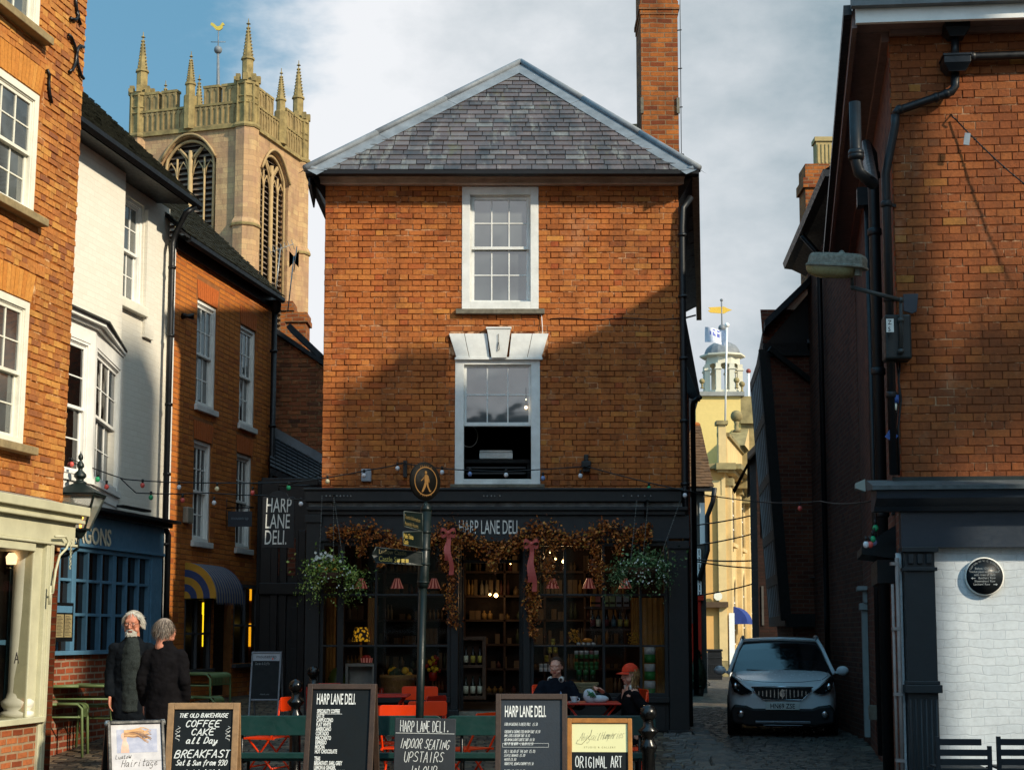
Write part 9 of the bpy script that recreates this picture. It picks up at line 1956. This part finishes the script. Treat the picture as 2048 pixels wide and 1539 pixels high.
def hair(T,P,s,mat,n=500,ln=.05,back=0,front=.03,thick=.012,low=-.03,seed=1,grav=.6,face_gap=.05,cap=True,bw=.0035):
    rr=random.Random(seed); m=MB()
    if cap:
        for j in range(10):
            for i in range(22):
                pass
    k=0
    while k<n:
        th=rr.random()*2*PI; ph=math.acos(rr.uniform(-.45,1)); d=Vector((math.sin(ph)*math.cos(th),math.sin(ph)*math.sin(th),math.cos(ph)))
        x,y,z=d.x*.076,.015+d.y*.096,.038+d.z*.092
        if z<low: continue
        if y<-.045 and z<front+.04: continue       # keep the face clear
        if y<-.015 and z<min(front,.045): continue
        k+=1; p=Vector((x,y,z)); t=Vector((d.x*.5,d.y*.4+back,-grav)).normalized(); t=(t-d*t.dot(d)*.7).normalized(); pts=[]; q=p.copy(); ll=ln*rr.uniform(.6,1.2)
        for i in range(5): pts.append(P(*q)); q=q+t*ll/4+d*.004+Vector((rr.gauss(0,.002),rr.gauss(0,.002),0)); t=(t+Vector((0,0,-.25))).normalized()
        w=bw*s; side=(Vector(pts[1])-Vector(pts[0])).cross(Vector(P(*(p+d)))-Vector(pts[0])).normalized()*w
        for i in range(4):
            f0,f1=1-i/5,1-(i+1)/5; a,b=Vector(pts[i]),Vector(pts[i+1]); m.add([a-side*f0,b-side*f1,b+side*f1,a+side*f0],[(0,1,2,3)],0,True)
    # scalp underneath
    vs=[];fs=[];N,K=18,9
    for i in range(K+1):
        for j in range(N):
            ph=PI*.62*i/K; th=2*PI*j/N; x,y,z=math.sin(ph)*math.cos(th)*.081,.016+math.sin(ph)*math.sin(th)*.099,.038+math.cos(ph)*.093
            if y<-.03 and z<front+.05: y+=.07*min(1,(front+.05-z)/.03); z=min(z,.09); 
            vs.append(P(x,y,z))
    fs=[(i*N+j,(i+1)*N+j,(i+1)*N+(j+1)%N,i*N+(j+1)%N) for i in range(K) for j in range(N)]; m.add(vs,fs,0,True)
    return m.build('hair',mat,T,uv=False)
def headphones(T,P,s,z=-.13):
    m=MB(); WP=plain('headphone_white','#b9b6b0',.4,bump=0); pts=[P(.085*math.sin(t),.03+.075*math.cos(t),z+.02-.02*math.cos(t)) for t in [-2.3+4.6*k/12 for k in range(13)]]; m.tube(pts,.010*s,7); o=m.build('headphones',WP,T,uv=False)
    for sx in (-1,1): m=MB(); m.ellipsoid(P(sx*.072,-.035,z-.0),(.034*s,.022*s,.038*s)); m.build('ear_cup',WP,o,uv=False); m=MB(); m.ellipsoid(P(sx*.072,-.053,z),(.02*s,.008*s,.023*s)); m.build('ear_pad',plain('pad_dark','#14110f',.7,bump=0),o,uv=False)
def people():
    SK1=plain('skin_ruddy','#b3745c',.55,var=.1,sc=25,bump=.06); SK2=plain('skin_fair','#b88672',.55,var=.08,sc=25,bump=.05); NAVY=plain('navy_cloth','#0d1116',.85,var=.35,sc=5,bump=.5,bsc=30,spec=.08); BLKC=plain('black_cloth','#100e10',.9,var=.35,sc=5,bump=.5,bsc=30,spec=.08); JEAN=plain('grey_jeans','#2c3036',.9,var=.3,sc=8,bump=.4,bsc=50,spec=.08)
    SWE=plain('speckled_sweater','#2c3130',.95,var=.6,sc=90,bump=.7,bsc=120,spec=.08); HOOD=plain('navy_hoodie','#10141c',.9,var=.3,sc=5,bump=.4,bsc=30,spec=.08)
    def legs(m,zp=.94,rx=.1,st=.0):
        for s in (-1,1): limb(m,[(s*.095,0,zp),(s*.11,-.02,.5),(s*.115,.02,.09)],[.105,.068,.05])
    def shoes(T,g=0):
        for s in (-1,1): m=MB(); m.ellipsoid((s*.115,-.06,.05),(.05,.135,.05)); m.box(s*.115-.045,s*.115+.045,-.18,.07,0,.02); m.build('shoe',BLK,T)
    # --- standing, white haired, facing us
    def stand(name,lab,px,pyh,Y,rz,turn,tilt,jack,trou,sk,kind):
        c=at(px,pyh,Y); g=gz(c.x,Y); hc=c.z-g; T=thing('person',lab,'person',(c.x,Y,g),rz); s=hc/1.64
        S=Matrix.Scale(s,4); rot=Matrix.Rotation(turn,4,'Z')@Matrix.Rotation(tilt,4,'X')
        m=MB(); 
        torso(m,[((0,0,z*s),a*s,b*s) for z,a,b in ((.86,.13,.09),(.95,.14,.09),(1.1,.12,.08),(1.25,.14,.09),(1.38,.14,.085),(1.45,.09,.06),(1.5,.06,.06))])
        sc=lambda P_:[tuple(Vector(p)*s) for p in P_]
        for x in (-1,1):
            limb(m,sc([(x*.14,0,1.375),(x*.21,.02,1.15),(x*.20,-.06,.93)]),[.05,.038,.028]); hand(m,Vector((x*.20,-.065,.925))*s,(x*.02,-.15,-1),(x*1,0,0),-x,.35,s)
            limb(m,sc([(x*.095,0,.92),(x*.11,-.02,.5),(x*.115,.02,.08)]),[.08,.055,.04]); m.ellipsoid(Vector((x*.115,-.05,.04))*s,(.04,.11,.035))
        P,M3=head(m,(0,-.01,1.64*s),rot,s*1.07)
        lp=P(0,-.088,-.063)
        remesh(m,'body',[sk,LIPS],T,.0072,3,lambda ce:1 if (Vector(ce)-lp).length<.021*s and abs(ce.z-lp.z)<.009 else 0)
        eyes(T,P,M3,s,kind==1)
        j=MB(); torso(j,[((0,.0,z*s),a*s,b*s) for z,a,b in (((.74,.175,.13),(.8,.185,.14),(1.0,.175,.13),(1.2,.185,.135),(1.36,.195,.125),(1.44,.165,.10),(1.50,.09,.08),(1.56,.076,.074)) if kind==2 else ((.68,.19,.13),(.8,.195,.135),(1.05,.18,.125),(1.25,.18,.12),(1.36,.185,.115),(1.43,.155,.095),(1.49,.085,.075),(1.52,.07,.068)))])
        for x in (-1,1): limb(j,sc([(x*.158,0,1.385),(x*.215,.03,1.14),(x*.205,-.055,.94)]),[.080,.064,.052])
        remesh(j,'jacket',[jack],T,.012,3)
        if kind==1:
            k=MB(); torso(k,[((0,-.022,z*s),a*s,b*s) for z,a,b in ((.76,.12,.135),(1.0,.115,.13),(1.25,.12,.135),(1.38,.11,.125),(1.46,.08,.10),(1.51,.055,.075))]); remesh(k,'sweater',[SWE],T,.012,2)
            k=MB(); limb(k,[P(-.03,-.03,-.135),P(0,-.06,-.15),P(.03,-.03,-.135)],[.02,.022,.02]); k.build('shirt_collar',plain('collar_grey_blue','#3b4652',.8),T)
        t=MB(); torso(t,[((0,0,z*s),a*s,b*s) for z,a,b in ((.80,.16,.12),(.95,.165,.12),(1.0,.15,.11))]); 
        for x in (-1,1): limb(t,sc([(x*.09,0,.88),(x*.11,-.02,.5),(x*.115,.02,.1)]),[.098,.078,.068])
        remesh(t,'trousers',[trou],T,.012,3); shoes(T)
        return T,P,M3,s
    WH=hairm('white_hair',[(0,'#8a8478'),(.5,'#aea89c'),(1,'#c8c2b6')]); GH=hairm('grey_brown_hair',[(0,'#3a2f28'),(.5,'#6a5c50'),(1,'#94877a')]); BH=hairm('brown_hair',[(0,'#1f120a'),(.6,'#38210f'),(1,'#4d2f18')]); LH=hairm('light_brown_hair',[(0,'#4a301a'),(.5,'#76522e'),(1,'#9a7446')])
    T,P,M3,s=stand('p','person with white hair and beard in a dark coat and speckled sweater, facing the camera',266,1247,16.5,R(8),R(-12),R(4),NAVY,JEAN,SK1,1)
    hair(T,P,s,WH,800,.065,.25,.078,seed=2,low=-.06,bw=.005,grav=.35)
    b=MB(); rr=random.Random(8)
    for k in range(330):
        t=rr.uniform(-1.2,1.2); z=rr.uniform(-.098,-.055); x=.055*math.sin(t); y=-.035-.055*math.cos(t); 
        if abs(x)<.02 and z>-.075 and z<-.055: continue
        p=Vector((x,y,z)); q=p+Vector((x*.15,-.006,-.02)); a,c=P(*p),P(*q); w=Vector((.003,0,0)); b.add([a-w,a+w,c+w*.4,c-w*.4],[(0,1,2,3)])
    for k in range(60): x=rr.uniform(-.026,.026); p=Vector((x,-.099+abs(x)*.25,-.046)); a,c=P(*p),P(x*1.2,-.1+abs(x)*.25,-.058); w=Vector((.003,0,0)); b.add([a-w,a+w,c+w*.5,c-w*.5],[(0,1,2,3)])
    b.build('beard',WH,T,uv=False)
    T,P,M3,s=stand('p','person with grey brown hair in a black jacket, back to the camera',330,1263,15.6,R(180),R(-38),R(6),BLKC,JEAN,SK1,2)
    hair(T,P,s,GH,1100,.085,.25,.03,seed=5,low=-.075,grav=1.3,bw=.0035)
    # --- seated pair
    def seated(lab,px,pyh,Y,rz,kind):
        c=at(px,pyh,Y); g=gz(c.x,Y); hc=c.z-g; T=thing('person',lab,'person',(c.x,Y,g),rz); s=.97; z0=hc-1.22*s*1.0   # head centre 1.22 above the ground when seated
        dz=z0
        V=lambda x,y,z:(x*s,y*s,z*s+dz)
        turn=R(-20) if kind==3 else R(6); tilt=R(3)
        rot=Matrix.Rotation(turn,4,'Z')@Matrix.Rotation(tilt,4,'X')
        m=MB(); torso(m,[(V(0,.02*0,z),a*s,b*s) for z,a,b in ((.45,.15,.11),(.55,.15,.11),(.72,.13,.09),(.88,.155,.10),(.98,.165,.10),(1.05,.12,.075),(1.09,.055,.055))])
        if kind==3: arms=[[V(-.18,0,.99),V(-.27,-.10,.76),V(-.06,-.33,.765)],[V(.18,0,.99),V(.28,-.10,.76),V(.09,-.32,.77)]]
        else: arms=[[V(-.17,0,.98),V(-.2,-.17,.80),V(-.16,-.30,1.0)],[V(.17,0,.98),V(.24,.13,.76),V(.30,.02,.60)]]
        for k,a in enumerate(arms):
            limb(m,a,[.045,.037,.026]); d=(Vector(a[2])-Vector(a[1])).normalized()
            if kind==3: hand(m,a[2],(.8 if k==0 else -.8,-.35,.02),(0,-.1,1),1 if k==0 else -1,.55,s)
            else: hand(m,a[2],(d+Vector((.0,-.6,.2))) if k==0 else d,(0,-.3,1) if k==0 else (1,0,.2),-1 if k==0 else 1,.3,s,[.2,.5,.8,.9] if k==0 else None)
        for x in (-1,1): limb(m,[V(x*.09,-.02,.47),V(x*.12,-.45,.49),V(x*.12,-.42,.08)],[.075,.055,.04]); m.ellipsoid(V(x*.12,-.48,.04),(.04,.11,.035))
        P,M3=head(m,V(0,-.02,1.22),rot,s*.98)
        lp=P(0,-.088,-.063)
        remesh(m,'body',[SK2,LIPS],T,.0072,3,lambda ce:1 if (Vector(ce)-lp).length<.02 and abs(ce.z-lp.z)<.009 else 0)
        eyes(T,P,M3,s)
        j=MB(); w=1.0 if kind==3 else .9
        torso(j,[(V(0,0,z),a*s*w,b*s*w) for z,a,b in ((.44,.19,.14),(.6,.18,.135),(.8,.18,.13),(.92,.195,.125),(1.0,.18,.11),(1.06,.10,.08),(1.085 if kind==3 else 1.06,.075,.07))])
        for k,a in enumerate(arms):
            e=Vector(a[1]).lerp(Vector(a[2]),.35 if kind==3 else .85); limb(j,[Vector((a[0][0]*.94,a[0][1],a[0][2]-.01)),a[1],e],[.075*w,.066*w,.056*w])
        remesh(j,'top',[HOOD if kind==3 else BLKC],T,.011,3)
        if kind==4:
            v=MB(); v.add([V(-.045,-.098,1.05),V(.045,-.098,1.05),V(0,-.128,.93)],[(0,2,1)]); v.build('neckline',SK2,T)
        else:
            st=MB(); q=V(.05,-.138,.86); st.pr([(q[0]-.045,q[2]-.05),(q[0],q[2]-.02),(q[0]+.05,q[2]-.04),(q[0]+.02,q[2]+.0),(q[0]+.06,q[2]+.03),(q[0]+.01,q[2]+.025),(q[0]-.005,q[2]+.07),(q[0]-.02,q[2]+.015)],q[1]-.006,q[1]+.02); st.build('star_print',plain('pale_print','#8d9cb8',.8,bump=0),T)
        t=MB(); torso(t,[(V(0,0,z),a*s,b*s) for z,a,b in ((.4,.15,.12),(.5,.16,.12))])
        for x in (-1,1): limb(t,[V(x*.09,-.02,.47),V(x*.12,-.45,.49),V(x*.12,-.42,.1)],[.09,.075,.06])
        remesh(t,'trousers',[JEAN],T,.012,3)
        for x in (-1,1): q=V(x*.12,-.48,.05); m=MB(); m.ellipsoid(q,(.05,.13,.05)); m.build('shoe',OFFW if kind==4 else BLK,T)
        headphones(T,P,s,-.155)
        return T,P,M3,s
    T,P,M3,s=seated('seated person with swept-back brown hair in a navy hoodie with a pale star print',1112,1333,18.75,R(4),3)
    hair(T,P,s,BH,650,.06,1.0,.045,seed=3,low=-.07,grav=.3,bw=.004)
    T,P,M3,s=seated('seated person in an orange cap and black top with long light brown hair, gesturing',1262,1349,18.5,R(-74),4)
    hair(T,P,s,LH,260,.06,.8,.05,seed=4,low=-.07)
    m=MB(); rr=random.Random(5)
    for k in range(340):
        a=rr.uniform(-.25,PI+.25); x=.078*math.cos(a)*rr.uniform(.85,1.1); y=.03+.085*math.sin(a)*rr.uniform(.8,1.1); p=Vector((x,y,.03+rr.uniform(-.05,.05))); pts=[]; L_=rr.uniform(.24,.36)
        sx=-1 if x<0 else 1
        for i in range(7): f=i/6; pts.append(P(p.x*(1+.35*f)+.012*math.sin(f*8+k),p.y*(1-.2*f)-.035*f+.01*math.sin(f*6+k*2),p.z-L_*f))
        w=Vector((.004*math.cos(a+1.57),.004,0))
        for i in range(6): m.add([pts[i]-w,pts[i+1]-w,pts[i+1]+w,pts[i]+w],[(0,1,2,3)],0,True)
    m.build('hair',LH,T,uv=False)
    OC=plain('orange_cap','#c2300e',.8,var=.1,sc=6,bump=.15); m=MB(); vs=[];N,K=20,8
    for i in range(K+1):
        for j in range(N): ph=PI*.5*i/K; th=2*PI*j/N; vs.append(P(math.sin(ph)*math.cos(th)*.092,.012+math.sin(ph)*math.sin(th)*.108,.045+math.cos(ph)*.105))
    m.add(vs,[(i*N+j,(i+1)*N+j,(i+1)*N+(j+1)%N,i*N+(j+1)%N) for i in range(K) for j in range(N)],0,True); o=m.build('cap',OC,T,uv=False)
    m=MB(); vs=[]
    for i in range(4):
        for j in range(9): a=-PI/2+(j-4)*.27; r=.10+i*.027; vs.append(P(math.cos(a)*r*.85,.012+math.sin(a)*r*1.05,.047-i*.006-.012*abs(j-4)/4))
    vs2=[v-Vector((0,0,.004)) for v in vs]; fs=[(i*9+j,i*9+j+1,(i+1)*9+j+1,(i+1)*9+j) for i in range(3) for j in range(8)]; m.add(vs,fs,0,True); m.add(vs2,[f[::-1] for f in fs],0,True); m.build('cap_peak',OC,o,uv=False)
people()
# chairs the pair sit on
for px,py,Y,rz,lab in ((1098,1380,19.05,R(184),'orange folding chair under the seated person in the navy hoodie'),(1283,1392,18.65,R(106),'orange folding chair under the seated person in the orange cap')):
    c=at(px,py,Y); g=gz(c.x,Y); T=thing('bistro_chair',lab,'chair',(c.x,Y,g),rz,'orange folding chairs'); bistro_chair(T,ORANGE,.80)
c=at(286,1385,17.6); T=thing('bistro_chair','orange folding chair glimpsed between the two standing people','chair',(c.x,17.6,gz(c.x,17.6)),R(20),'orange folding chairs'); bistro_chair(T,ORANGE,.82)
